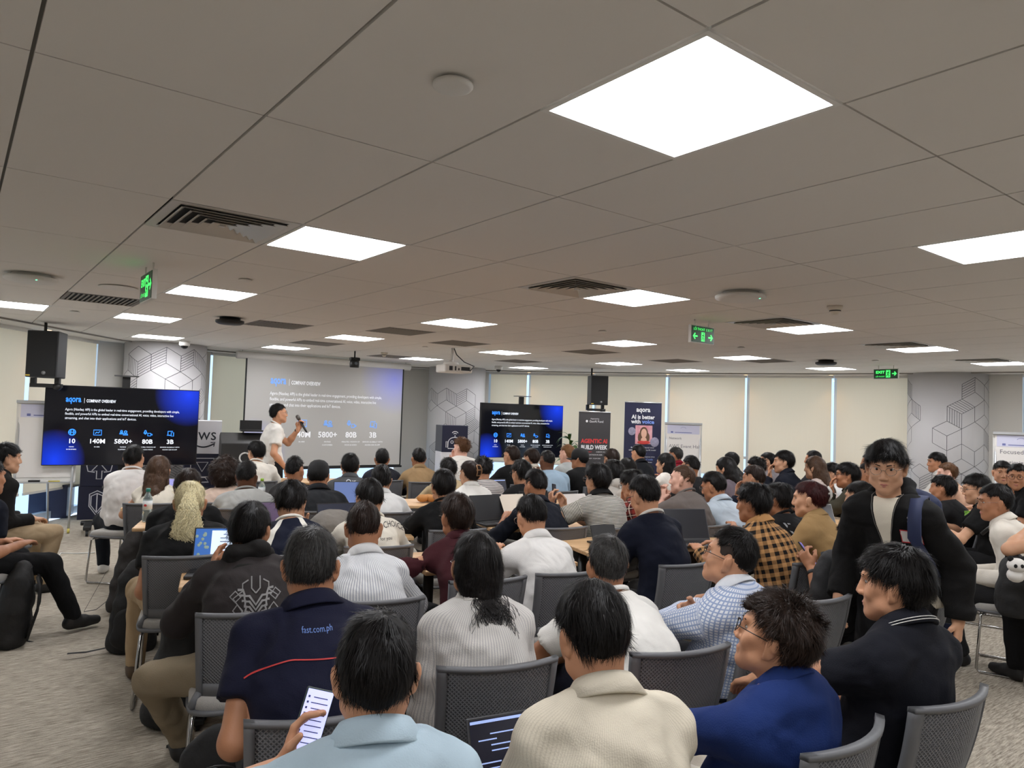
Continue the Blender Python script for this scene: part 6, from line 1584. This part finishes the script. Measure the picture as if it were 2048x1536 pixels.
# loose strands of the pale grey shirt's hair
d = PEOPLE['clasp']; n = 420; t = np.linspace(0, 1, 8)[None, :, None]; x0 = rng.normal(.01, .022, (n, 1, 1)); L_ = rng.uniform(.05, .15, (n, 1, 1))
P_ = np.concatenate([x0 + rng.normal(0, .03, (n, 1, 1))*t + .012*np.sin(t*7 + x0*90), -.112 - .075*t + 0*x0, -.09 - L_*t], 2); wv = np.array([.0009, 0, 0])
PV = np.stack([P_ - wv, P_ + wv], 2).reshape(n, -1, 3); b0 = (np.arange(n)*16)[:, None]; Q = np.concatenate([np.concatenate([b0 + 2*k, b0 + 2*k + 1, b0 + 2*k + 3, b0 + 2*k + 2], 1) for k in range(7)])
link('loose_strands', mesh_np('loose_strands', PV.reshape(-1, 3) @ d['Rh'].T + d['H'], Q, True), hair_mat('k'), d['root'])
# prints on clothes
m = MB(); put_text(m, 'fast.com.ph', .021, 0, 0, 0, align='CENTER', fit=.092); print_on('fast', m, 'web_address_print', mat('print_skyblue', (110, 140, 206), .7), (PEOPLE['fast']['H'][0] + 0, 0, PEOPLE['fast']['H'][2] - 0.15), (0, 1, 0))
m = MB(); m.ribbon([(x, -.06*max(0, (abs(x) - .07)/.13)**1.6) for x in np.linspace(-.205, .205, 40)], .0032); print_on('fast', m, 'red_piping', mat('piping_red', (198, 60, 58), .6), (PEOPLE['fast']['H'][0] + 0, 0, PEOPLE['fast']['H'][2] - 0.212), (0, 1, 0))
m = MB(); put_text(m, 'BEST CHOICE', .045, 0, 0, 0, align='CENTER', fit=.26); m.v = [(x, y, z - 2.6*x*x) for x, y, z in m.v]; put_text(m, 'for you', .028, -.02, -.065, 0, align='CENTER'); print_on('best', m, 'lettering', mat('print_black', (40, 38, 40), .7), (PEOPLE['best']['H'][0] + .085, 0, PEOPLE['best']['H'][2] - 0.15), (0, 1, 0))
m = MB()
for k in range(6): m.ribbon([(-.085 + k*.010, .05 - k*.022), (-.06 + k*.006, .05 - k*.022), (-.05, .025 - k*.022), (-.03, .025 - k*.022), (0, -.012 - k*.022), (.03, .025 - k*.022), (.05, .025 - k*.022), (.06 - k*.006, .05 - k*.022), (.085 - k*.010, .05 - k*.022)], .010)
for s in (-1, 1):
    m.ribbon([(s*.035, .09), (s*.062, .075), (s*.062, .045), (s*.105, .015), (s*.06, -.04), (s*.03, -.08), (0, -.115)], .006)
    m.ribbon([(s*.095, .045), (s*.12, .022), (s*.095, 0), (s*.07, .022)], .006, close=True); m.ribbon([(s*.02, .105), (s*.02, .055), (0, .035)], .006)
    m.ribbon([(s*.085, -.01), (s*.105, -.035), (s*.08, -.06), (s*.06, -.035)], .006, close=True)
m.v = [(x*.86, y, z*.86) for x, y, z in m.v]; print_on('hood', m, 'emblem_print', mat('print_grey', (132, 130, 130), .7), (PEOPLE['hood']['H'][0] + .02, 0, PEOPLE['hood']['H'][2] - 0.238), (0, 1, 0))
m = MB(); rs = random.Random(2)
for k in range(14): h_ = .02 + .05*rs.random(); m.box((-.13 + k*.02, 0, .05 + h_/2), (.012, .0, h_))
put_text(m, 'best cloud', .034, 0, .01, 0, align='CENTER', fit=.2); put_text(m, 'journey', .046, -.02, -.032, 0, align='CENTER', fit=.16); put_text(m, 'AI', .03, .10, -.03, 0, align='CENTER'); m.ribbon([(.10 + .026*math.cos(t), -.02 + .026*math.sin(t)) for t in np.linspace(0, 6.28, 12)[:-1]], .003, close=True); m.ribbon([(-.12, -.05), (.12, -.05)], .005)
print_on('journey', m, 'skyline_print', mat('print_pale', (196, 200, 206), .7), (PEOPLE['journey']['H'][0] + .0, 0, PEOPLE['journey']['H'][2] - 0.27), (0, 1, 0))
m = MB(); m.ribbon([(-.05 + .022*math.cos(t), .022*math.sin(t)) for t in np.linspace(0, 6.28, 14)[:-1]], .008, close=True); put_text(m, '3E', .04, -.018, -.014, 0, bold=.001); print_on('threee', m, 'logo_print', mat('print_pale', (196, 200, 206), .7), (PEOPLE['threee']['H'][0] + .03, 0, PEOPLE['threee']['H'][2] - 0.14), (0, 1, 0))
# white tipping on two polo collars and a sleeve
for key in ('stripe',):
    d = PEOPLE[key]; Nk = d['Nk']; nx = nrm(d['H'] + d['Rh'] @ A(0, -.022, -.085) - Nk); xx = nrm(np.cross(A(0, 1, 0), nx)); yy = np.cross(nx, xx); Mc = np.stack([xx, yy, nx], 1); m = MB()
    for r_, h_ in ((.1035, .0105), (.0985, .0195)):
        m.tube([Nk + Mc @ A(r_*math.cos(a)*1.06, r_*math.sin(a)*.98, h_ + .014*(-math.sin(a))) for a in np.linspace(math.pi/2 + .45, math.pi/2 + 2*math.pi - .45, 40)], .0016, n=5)
    m.build('collar_tipping', mat('tipping', (226, 224, 220), .7), d['root'])
a, e, w_, dr, pn = PEOPLE['phone']['AR'][-1]; m = MB(); m.lathe([(.075, -.002), (.076, .002)], c=a + (e - a)*.58, n=24, M=Vector((0, 0, 1)).rotation_difference(Vector(nrm(e - a))).to_matrix()); m.build('sleeve_tipping', mat('tipping', (226, 224, 220), .7), PEOPLE['phone']['root'])
# the walker's open jacket
d = PEOPLE['walker']; N0 = d['Nk']
def grid_patch(rows):
    m = MB(); k = 8
    for z, xl, xr in rows: m.v += [(xl + (xr - xl)*i/k, 0, z) for i in range(k + 1)]
    m.f = [(r*(k + 1) + i, r*(k + 1) + i + 1, (r + 1)*(k + 1) + i + 1, (r + 1)*(k + 1) + i) for r in range(len(rows) - 1) for i in range(k)]; m.sm = [True]*len(m.f); return m
print_on('walker', grid_patch([(z, -.058*(1 - q)**.8 - .003, .058*(1 - q)**.8 + .003) for q, z in [(i/9, .045 - .30*i/9) for i in range(10)]]), 'inner_shirt', fabric((226, 218, 200)), (0, 0, N0[2]), (0, -1, 0), .012)
m = MB()
for s in (-1, 1): m.ribbon([(s*(.064*(1 - q)**.8 + .005), .045 - .30*q) for q in np.linspace(0, 1, 14)], .004)
m.ribbon([(0, -.255), (0, -.36), (0, -.46)], .006); print_on('walker', m, 'zip', mat('zip_metal', (120, 118, 114), .4, .7), (0, 0, N0[2]), (0, -1, 0), .016)
m = grid_patch([(z, -.045, .045) for z in np.linspace(.03, -.03, 5)]); print_on('walker', m, 'name_badge', mat('badge_paper', (232, 228, 224), .6), (-.115, 0, N0[2] - .165), (0, -1, 0), .010)
m = MB(); m.ribbon([(-.045, -.03), (.045, -.03), (.045, .03), (-.045, .03)], .006, close=True); print_on('walker', m, 'badge_border', mat('badge_red', (196, 60, 66), .6), (-.115, 0, N0[2] - .165), (0, -1, 0), .012)
m = MB(); put_text(m, 'S', .07, 0, -.02, 0, align='CENTER', bold=.003); print_on('walker', m, 'chest_letter', mat('print_cream', (214, 206, 190), .7), (-.125, 0, N0[2] - .085), (0, -1, 0), .010)
Fh_ = Field((-.25, -.22, d['P'][2] - .12), (.25, .22, d['P'][2] + .06), .014); Fh_.add(Ell(d['P'] + A(0, -.01, -.01), (.202, .162, .17)), .02); Fh_.plane((0, 0, d['P'][2] - .055), (0, 0, -1)); Fh_.plane((0, 0, d['P'][2] + .03), (0, 0, 1)); V, Q = Fh_.nets()
link('shirt_hem', mesh_np('shirt_hem', V, Q, True), fabric((226, 218, 200)), d['root'])
# backpacks: soft body, front pocket, straps, handle, zip
def backpack(x, y, ang, w, dp, h, col, label, z0=0., tilt=0., straps=True, floor_strap=None, matrix=None, roll=0.):
    o = empty('backpack', (x, y, z0), ang, label, 'backpack')
    if matrix is not None: o.matrix_world = matrix
    elif tilt or roll: o.rotation_euler = (tilt, roll, ang)
    fm = mat('bag_' + str(col), col, .75, bump=.5, bscale=22, var=.12, vscale=14)
    prims = []
    for z, k, kd in ((.10, 1., 1.), (.32, 1.02, 1.03), (.55, 1., .98), (.76, .90, .80), (.90, .70, .55)):
        prims.append((Ell((0, .0, h*z), (w/2*k, dp/2*kd, h*.20)), .06))
    F = meshes(prims, .012); F.plane((0, 0, .003), (0, 0, -1)); V, Q = F.nets(); V = smooth_verts(V, Q, 1); Nn = vnormals(V, Q); V = V + Nn*(vnoise(V*np.array([9., 9., 13.]))*.010 + vnoise(V*30)*.003)[:, None]
    V[:, 2] = np.maximum(V[:, 2], .002)
    link('body', mesh_np('body', V, Q, True), fm, o)
    F = meshes([(Ell((0, -dp*.42, h*.20), (w*.40, dp*.20, h*.16)), .04), (Ell((0, -dp*.42, h*.40), (w*.37, dp*.17, h*.16)), .04)], .012); F.plane((0, 0, .012), (0, 0, -1)); V, Q = F.nets(); Nn = vnormals(V, Q); V = V + Nn*(vnoise(V*16)*.006)[:, None]; link('pocket', mesh_np('pocket', V, Q, True), fm, o)
    m = MB(); m.tube([(w*.40*math.cos(t), -dp*.05 - dp*.32*(1 if True else 0)*max(.35, math.sin(t))*.9, h*.55 + h*.36*math.sin(t)) for t in np.linspace(-.3, math.pi + .3, 20)], .0045, n=5); m.build('zip', mat('zip_dark', (70, 70, 72), .4, .5), o)
    m = MB(); m.tube([(-.035, dp*.2, h*.95), (-.03, dp*.22, h*1.03), (.03, dp*.22, h*1.03), (.035, dp*.2, h*.95)], .009, n=6); m.build('handle', fm, o)
    if straps:
        for s in (-1, 1):
            m = MB(); pts = [(s*.05, dp*.40, h*.92), (s*.09, dp*.52, h*.80), (s*.11, dp*.58, h*.5), (s*.12, dp*.46, h*.12)]
            vs = []
            for i, p in enumerate(pts): vs += [(p[0] - .03, p[1], p[2]), (p[0] + .03, p[1], p[2]), (p[0] + .03, p[1] + .014, p[2]), (p[0] - .03, p[1] + .014, p[2])]
            m.add(vs, [(4*i + a, 4*i + (a + 1) % 4, 4*i + 4 + (a + 1) % 4, 4*i + 4 + a) for i in range(3) for a in range(4)] + [(3, 2, 1, 0), (12, 13, 14, 15)], True); m.build('shoulder_strap', fm, o)
    if floor_strap:
        m = MB(); vs = []
        for px_, py_, pz_, in floor_strap: vs += [(px_, py_ - .012, pz_), (px_, py_ + .012, pz_)]
        nn = len(floor_strap); m.add(vs + [(a_, b_, c_ + .003) for a_, b_, c_ in vs], [(2*i, 2*i + 1, 2*i + 3, 2*i + 2) for i in range(nn - 1)] + [(2*nn + 2*i + 2, 2*nn + 2*i + 3, 2*nn + 2*i + 1, 2*nn + 2*i) for i in range(nn - 1)]); m.build('webbing', mat('webbing', (24, 24, 25), .8), o)
    return o
p = atz(8, 1300, 0); backpack(p.x - .06, p.y + .12, rad(-60), .34, .22, .50, (26, 25, 25), 'black backpack on the carpet at the picture edge', tilt=-.12, floor_strap=[(.0, .1, .02), (.06, .22, .004), (.12, .34, .003), (.2, .46, .003)])
p = atz(243, 1310, 0); backpack(p.x, p.y + .10, rad(18), .30, .24, .56, (20, 20, 21), 'tall black backpack beside the khaki trousers and brown boot', roll=.10, floor_strap=[(-.12, -.02, .02), (-.24, -.08, .003), (-.34, -.12, .003)])
p = atz(238, 1235, 0); backpack(p.x, p.y + .12, rad(30), .32, .18, .62, (46, 42, 40), 'dark grey backpack leaning with its strap loop spread out', roll=.14, tilt=-.12, floor_strap=[(-.14, .02, .10), (-.22, -.02, .02), (-.30, -.04, .004), (-.2, .05, .3)])
p = atz(325, 1462, 0); backpack(p.x, p.y + .1, rad(24), .32, .26, .56, (22, 22, 23), 'black backpack by the crossed khaki legs, zip pulls dangling', roll=.16, floor_strap=[(.14, -.06, .02), (.16, -.16, .004), (.05, -.24, .003), (-.02, -.3, .003)])
p = at(445, 1470, 2.55); backpack(p.x, p.y, rad(16), .32, .24, .50, (20, 20, 21), 'black backpack standing below the navy polo', z0=0)
d = PEOPLE['walker']; M4 = Matrix.Translation(Vector(d['base'])) @ Matrix.Rotation(d['yaw'] + math.pi, 4, 'Z') @ Matrix.Translation((0, .0, 0))
o = backpack(0, 0, 0, .32, .20, .46, (28, 36, 66), 'navy backpack worn by the walking person', matrix=M4 @ Matrix.Translation((-.0, -.0 + .0, N0[2] - .46)) @ Matrix.Translation((0, -(d['Ch'][1]) + .0, 0)) @ Matrix.Translation((0, .0, 0)), straps=False)
o.matrix_world = Matrix.Translation(Vector(d['base'])) @ Matrix.Rotation(d['yaw'] + math.pi, 4, 'Z') @ Matrix.Translation((0, -d['Ch'][1] + .235 - .47, N0[2] - .47)) if False else Matrix.Translation(world('walker', (0, d['Ch'][1] - .25, N0[2] - .47))) @ Matrix.Rotation(d['yaw'], 4, 'Z')
iv = o.matrix_world.inverted()
for s in (-1,):
    pts = [(s*.125, N0[1] - .13, N0[2] - .06), (s*.13, N0[1] - .05, N0[2] + .028), (s*.135, N0[1] + .04, N0[2] + .014), (s*.145, N0[1] + .105, N0[2] - .07), (s*.145, N0[1] + .10, N0[2] - .17), (s*.185, N0[1] + .04, N0[2] - .27), (s*.17, N0[1] - .10, N0[2] - .36)]
    m = MB(); vs = []
    for q in pts:
        q = Vector(q); wv_ = Vector((.028, 0, 0)); nn_ = Vector((0, .010, .006)); vs += [q - wv_ - nn_, q + wv_ - nn_, q + wv_ + nn_, q - wv_ + nn_]
    m.add([iv @ world('walker', q) for q in vs], [(4*i + a, 4*i + (a + 1) % 4, 4*i + 4 + (a + 1) % 4, 4*i + 4 + a) for i in range(len(pts) - 1) for a in range(4)], True); m.build('shoulder_strap', mat('strap_navy', (30, 40, 74), .75), o)
# smaller bags
p = at(667, 1040, 5.25); backpack(p.x, p.y, rad(100), .40, .30, .16, (120, 114, 106), 'grey backpack lying on the oak table', z0=.742, straps=False)
p = at(1665, 1105, 4.1); backpack(p.x, p.y, rad(40), .34, .2, .42, (34, 34, 36), 'dark backpack hung on the chair before the phone reader', z0=.50, straps=False)
p = at(2030, 1160, 4.7); backpack(p.x, p.y, rad(50), .30, .2, .36, (24, 24, 25), 'black bag on the chair at the picture edge', z0=.48, straps=False)
p = at(2034, 1131, 4.45); o = empty('plush_toy', p, 0, 'small white plush toy with black eyes on the bag', 'toy')
m = MB(); m.ell((0, 0, 0), (.055, .05, .045)); m.ell((0, .01, -.06), (.05, .045, .045)); m.build('body', mat('plush_white', (226, 222, 216), .95), o)
for s in (-1, 1):
    m = MB(); m.ell((s*.04, 0, .04), (.018, .012, .018)); m.build('ear', mat('plush_black', (24, 24, 24), .95), o); m = MB(); m.ell((s*.02 - .02, -.046, .004), (.011, .006, .012)); m.build('eye', mat('plush_black', (24, 24, 24), .95), o)
d = PEOPLE['whiteright']; m = MB(); N1 = d['Nk']; m.tube([(-.14, N1[1] - .13, N1[2] - .42), (-.02, N1[1] - .165, N1[2] - .18), (.10, N1[1] - .09, N1[2] + .01), (.13, N1[1] + .02, N1[2] + .015), (.10, N1[1] + .13, N1[2] - .10)], .013, n=6); m.build('bag_strap', BLACKP, d['root'])
# laptops
KEYM = mat('key_black', (30, 30, 32), .6); SILV = mat('laptop_silver', (168, 168, 170), .35, .6)
def laptop(x, y, z, ang, label, shell, screen, lid=105, w=.32, dp=.22, lines=0, tilt=0., art=None):
    """ang is where the screen looks away from: local -y faces the user"""
    o = empty('laptop', (x, y, z), ang, label, 'laptop', 'laptops')
    o.rotation_euler = (tilt, 0, ang)
    m = MB(); m.box((0, 0, .008), (w, dp, .016)); m.build('base', shell, o, bevel=.004)
    m = MB()
    for r in range(5):
        for c in range(13): m.box((-w*.42 + c*w*.07, dp*.30 - r*.021, .0172), (w*.058, .016, .002))
    tag(m.build('keyboard', KEYM, o), kind='stuff')
    m = MB(); m.box((0, -dp*.32, .0165), (w*.32, dp*.26, .001)); m.build('touchpad', mat('touchpad', (90, 90, 92), .4), o)
    R = Matrix.Rotation(rad(90 - lid), 3, 'X'); hinge = Vector((0, dp/2 - .004, .014))
    def put(mb): mb.v = [tuple(R @ Vector(q) + hinge) for q in mb.v]; return mb
    lidp = put(MB().box((0, 0, dp/2), (w, .007, dp))).build('lid', shell, o, bevel=.003)
    s = put(MB().box((0, -.0042, dp/2 + .004), (w - .016, .001, dp - .022))).build('screen', screen, lidp)
    if lines:
        m = MB(); rl_ = random.Random(int(x*100))
        m.box((0, -.0052, dp*.93), (w - .02, .0004, .008)); 
        for q in range(lines): wd_ = w*rl_.uniform(.15, .42); m.box((-w*.4 + wd_/2 + rl_.choice((0, .04, w*.42)), -.0052, dp*.84 - q*dp*.07), (wd_, .0004, .0035))
        put(m).build('screen_text', emit('ui_light', (150, 170, 220), .7), lidp)
    if art: art(put, lidp, w, dp)
    return o
GREYL = mat('laptop_grey', (70, 71, 74), .4, .3); BLKL = mat('laptop_black', (26, 26, 28), .45)
def desktop(put, lidp, w, dp):
    m = MB(); m.box((w*.12, -.0053, dp*.52), (w*.66, .0004, dp*.8)); put(m).build('window', emit('page', (206, 222, 244), .8), lidp)
    m = MB(); rr_ = random.Random(3)
    for k in range(16): m.ell((-w*.36 + rr_.uniform(-.03, .03), -.0054, dp*rr_.uniform(.15, .9)), (.009, .0006, .009), 8, 4)
    put(m).build('wallpaper_bubbles', emit('bubbles', (130, 150, 140), .5), lidp)
    m = MB()
    for k in range(7): m.box((w*.08, -.0058, dp*(.82 - k*.09)), (w*(.3 if k else .2), .0003, .004))
    put(m).build('page_lines', mat('ui_ink', (70, 76, 120), .5), lidp)
p = at(440, 1112, 3.95); laptop(p.x, p.y, .742, rad(14), 'open laptop with a bright blue desktop beside the hoodie', BLKL, emit('aqua_desk', (44, 96, 170), .6), lid=108, art=desktop)
laptop(.12, 2.12, .52, rad(26), 'open laptop with a dark web page on the knees', GREYL, SCRD, lid=112, lines=9)
p = at(1262, 1330, 2.72); laptop(p.x + .02, p.y, .56, rad(40), 'open laptop with a nearly black page on a lap', BLKL, emit('night', (8, 8, 20), .5), lid=120, lines=4, w=.3)
p = at(1392, 1082, 5.35); laptop(p.x, p.y, .742, rad(14), 'grey open laptop showing its keyboard beside the navy sweater', GREYL, mat('off_screen', (46, 48, 54), .2), lid=112, w=.36, dp=.24)
p = at(1022, 1030, 6.05); laptop(p.x - .12, p.y, .742, rad(34), 'open laptop with a dark screen next to white papers', BLKL, emit('night2', (14, 16, 20), .5), lid=112)
p = at(1577, 1002, 8.0); laptop(p.x, p.y + .1, .742, rad(30), 'dark laptop behind the headphones', GREYL, mat('off_screen', (46, 48, 54), .2), lid=105)
p = at(1673, 1045, 6.1); laptop(p.x, p.y, .742, rad(30), 'laptop with a black screen before the white t-shirt', SILV, mat('dark_screen', (30, 30, 40), .2), lid=108)
p = at(1000, 992, 7.5); laptop(p.x, p.y, .742, rad(30), 'laptop with dark code beside the loose white blouse', BLKL, emit('night3', (24, 26, 40), .5), lid=110, lines=6)
p = at(703, 1000, 6.75); laptop(p.x, p.y, .742, rad(16), 'laptop with a blue screen beside the charcoal shirt', BLKL, emit('dusk', (90, 110, 160), .5), lid=110)
p = at(330, 1003, 6.45); laptop(p.x, p.y, .742, rad(18), 'laptop with a lilac screen on the far end of a table', SILV, emit('lilac', (150, 150, 210), .6), lid=105)
p = at(556, 1040, 5.15); laptop(p.x, p.y, .742, rad(22), 'laptop with a purple screen past the white shoulder panels', BLKL, emit('plum', (60, 30, 70), .6), lid=112)
p = at(690, 1052, 5.2); laptop(p.x, p.y, .742, rad(30), 'dark laptop at the elbow of the cream sweatshirt', BLKL, emit('night4', (30, 34, 50), .5), lid=112)
p = at(1090, 985, 6.5); laptop(p.x, p.y, .742, rad(34), 'black laptop behind the clipped navy head', BLKL, mat('off_screen2', (16, 16, 18), .2), lid=110)
# papers, bottles, cable, tumbler and other table things
p = at(1040, 1025, 6.2); o = empty('paper_sheet', (p.x, p.y, .744), rad(34), 'white paper propped up on the laptop', 'paper'); o.rotation_euler = (rad(52), 0, rad(30)); m = MB(); m.box((0, .12, 0), (.24, .3, .002)); m.build('sheet', mat('warm_paper', (232, 222, 206), .8), o)
p = at(1160, 1000, 6.75); o = empty('notebook', (p.x, p.y, .75), rad(30), 'open white sketchbook beyond the striped polo', 'notebook'); o.rotation_euler = (rad(50), 0, rad(30)); m = MB(); m.box((0, .1, 0), (.3, .24, .008)); m.build('page', PAPER, o); m = MB(); m.tube([(-.08, .1, .012), (.05, .08, .02)], .004); m.build('pencil', mat('pencil', (190, 170, 120), .6), o)
p = at(1211, 1062, 5.2); o = empty('tablet', (p.x, p.y, .744), rad(24), 'small dark tablet on a stand before the navy sweater', 'tablet'); m = MB(); R = Matrix.Rotation(rad(-24), 3, 'X'); m.box((0, .02, .075), (.2, .008, .14), R=R); m.build('slab', BLKL, o, bevel=.003); m = MB(); m.box((0, .06, .01), (.16, .12, .012)); m.build('foot', BLKL, o)
def bottle(x, y, z, label, cap_c, body_c, h=.23, r=.032, wrap=True):
    o = empty('water_bottle', (x, y, z), 0, label, 'bottle')
    m = MB(); m.lathe([(r*.9, 0), (r, .01), (r, h*.30), (r*.93, h*.33), (r, h*.36), (r, h*.68), (r*.7, h*.80), (r*.42, h*.87), (r*.42, h*.92)], n=20); m.build('body', body_c, o)
    m = MB(); m.lathe([(r*.48, h*.90), (r*.48, h), (r*.40, h*1.005)], n=16); m.build('cap', cap_c, o)
    if wrap: m = MB(); m.lathe([(r*1.015, h*.38), (r*1.015, h*.64)], n=20); m.build('label_wrap', mat('bottle_label', (222, 226, 226), .5), o); m = MB(); m.ell((0, -r*1.02, h*.5), (.012, .001, .01), 10, 4); m.build('red_mark', mat('mark_red', (200, 60, 60), .6), o)
PET = mat('pet_plastic', (206, 222, 222), .08, trans=.85)
p = at(294, 1030, 5.6); bottle(p.x, p.y, .742, 'clear water bottle with a teal cap at the table end', mat('teal_cap', (30, 128, 116), .4), PET, h=.25, r=.034)
p = at(524, 968, 6.85); bottle(p.x, p.y, .742, 'clear bottle with a lime green cap by the lectern', mat('lime_cap', (150, 196, 60), .4), PET)
p = at(1938, 1000, 6.7); o = empty('snack_packet', (p.x, p.y, .76), rad(20), 'bright green packet in front of the black-rimmed glasses', 'packet'); m = MB(); m.ell((0, 0, .06), (.07, .03, .08)); m.box((0, 0, .135), (.11, .006, .02)); m.build('wrapper', mat('green_pack', (140, 200, 70), .4), o)
p = at(855, 1000, 7.3); o = empty('bread_bag', (p.x, p.y, .742), 0, 'clear bag of bread rolls on the table', 'food'); 
for k, (a_, b_) in enumerate(((-.05, 0), (.05, .01), (0, .05))): m = MB(); m.ell((a_, b_, .04), (.06, .045, .04)); m.build('roll', mat('bread', (186, 128, 66), .6), o)
p = atz(40, 1180, 0); o = empty('glass_tumbler', (p.x, p.y, 0), 0, 'empty clear tumbler standing on the carpet', 'glass'); m = MB(); m.lathe([(.034, 0), (.040, .10), (.037, .10), (.031, .01), (.001, .008)], n=24); m.build('glass', PET, o)
pts = [atz(u, v, .006) for u, v in ((190, 1105), (150, 1107), (122, 1106), (116, 1114), (108, 1117), (84, 1116), (60, 1118))]
m = MB(); m.tube([(q.x, q.y, .006) for q in pts], .006, n=6); tag(m.build('floor_cable', mat('cable_white', (206, 206, 202), .5)), 'white cable snaking across the carpet to the aisle', 'cable')
p = at(672, 1068, 5.1); m = MB(); m.tube([(p.x - .06 + .06*math.cos(t*1.3) + .01*t, p.y + .04*math.sin(t*1.7), .747) for t in np.linspace(0, 6, 30)], .003, n=5); tag(m.build('charging_cable', BLACKP), 'thin black cable coiled on the table by the sweatshirt', 'cable')
p = at(1575, 1008, 7.85); o = empty('headphones', (p.x, p.y, .742), rad(20), 'black headphones lying on the oak table', 'headphones'); m = MB(); m.tube([(.08*math.cos(t), .09*math.sin(t), .02) for t in np.linspace(0, math.pi, 14)], .008, n=8); m.build('band', BLACKP, o)
for s in (-1, 1): m = MB(); m.ell((s*.08, -.02, .03), (.025, .04, .03)); m.build('ear_cup', BLACKP, o)
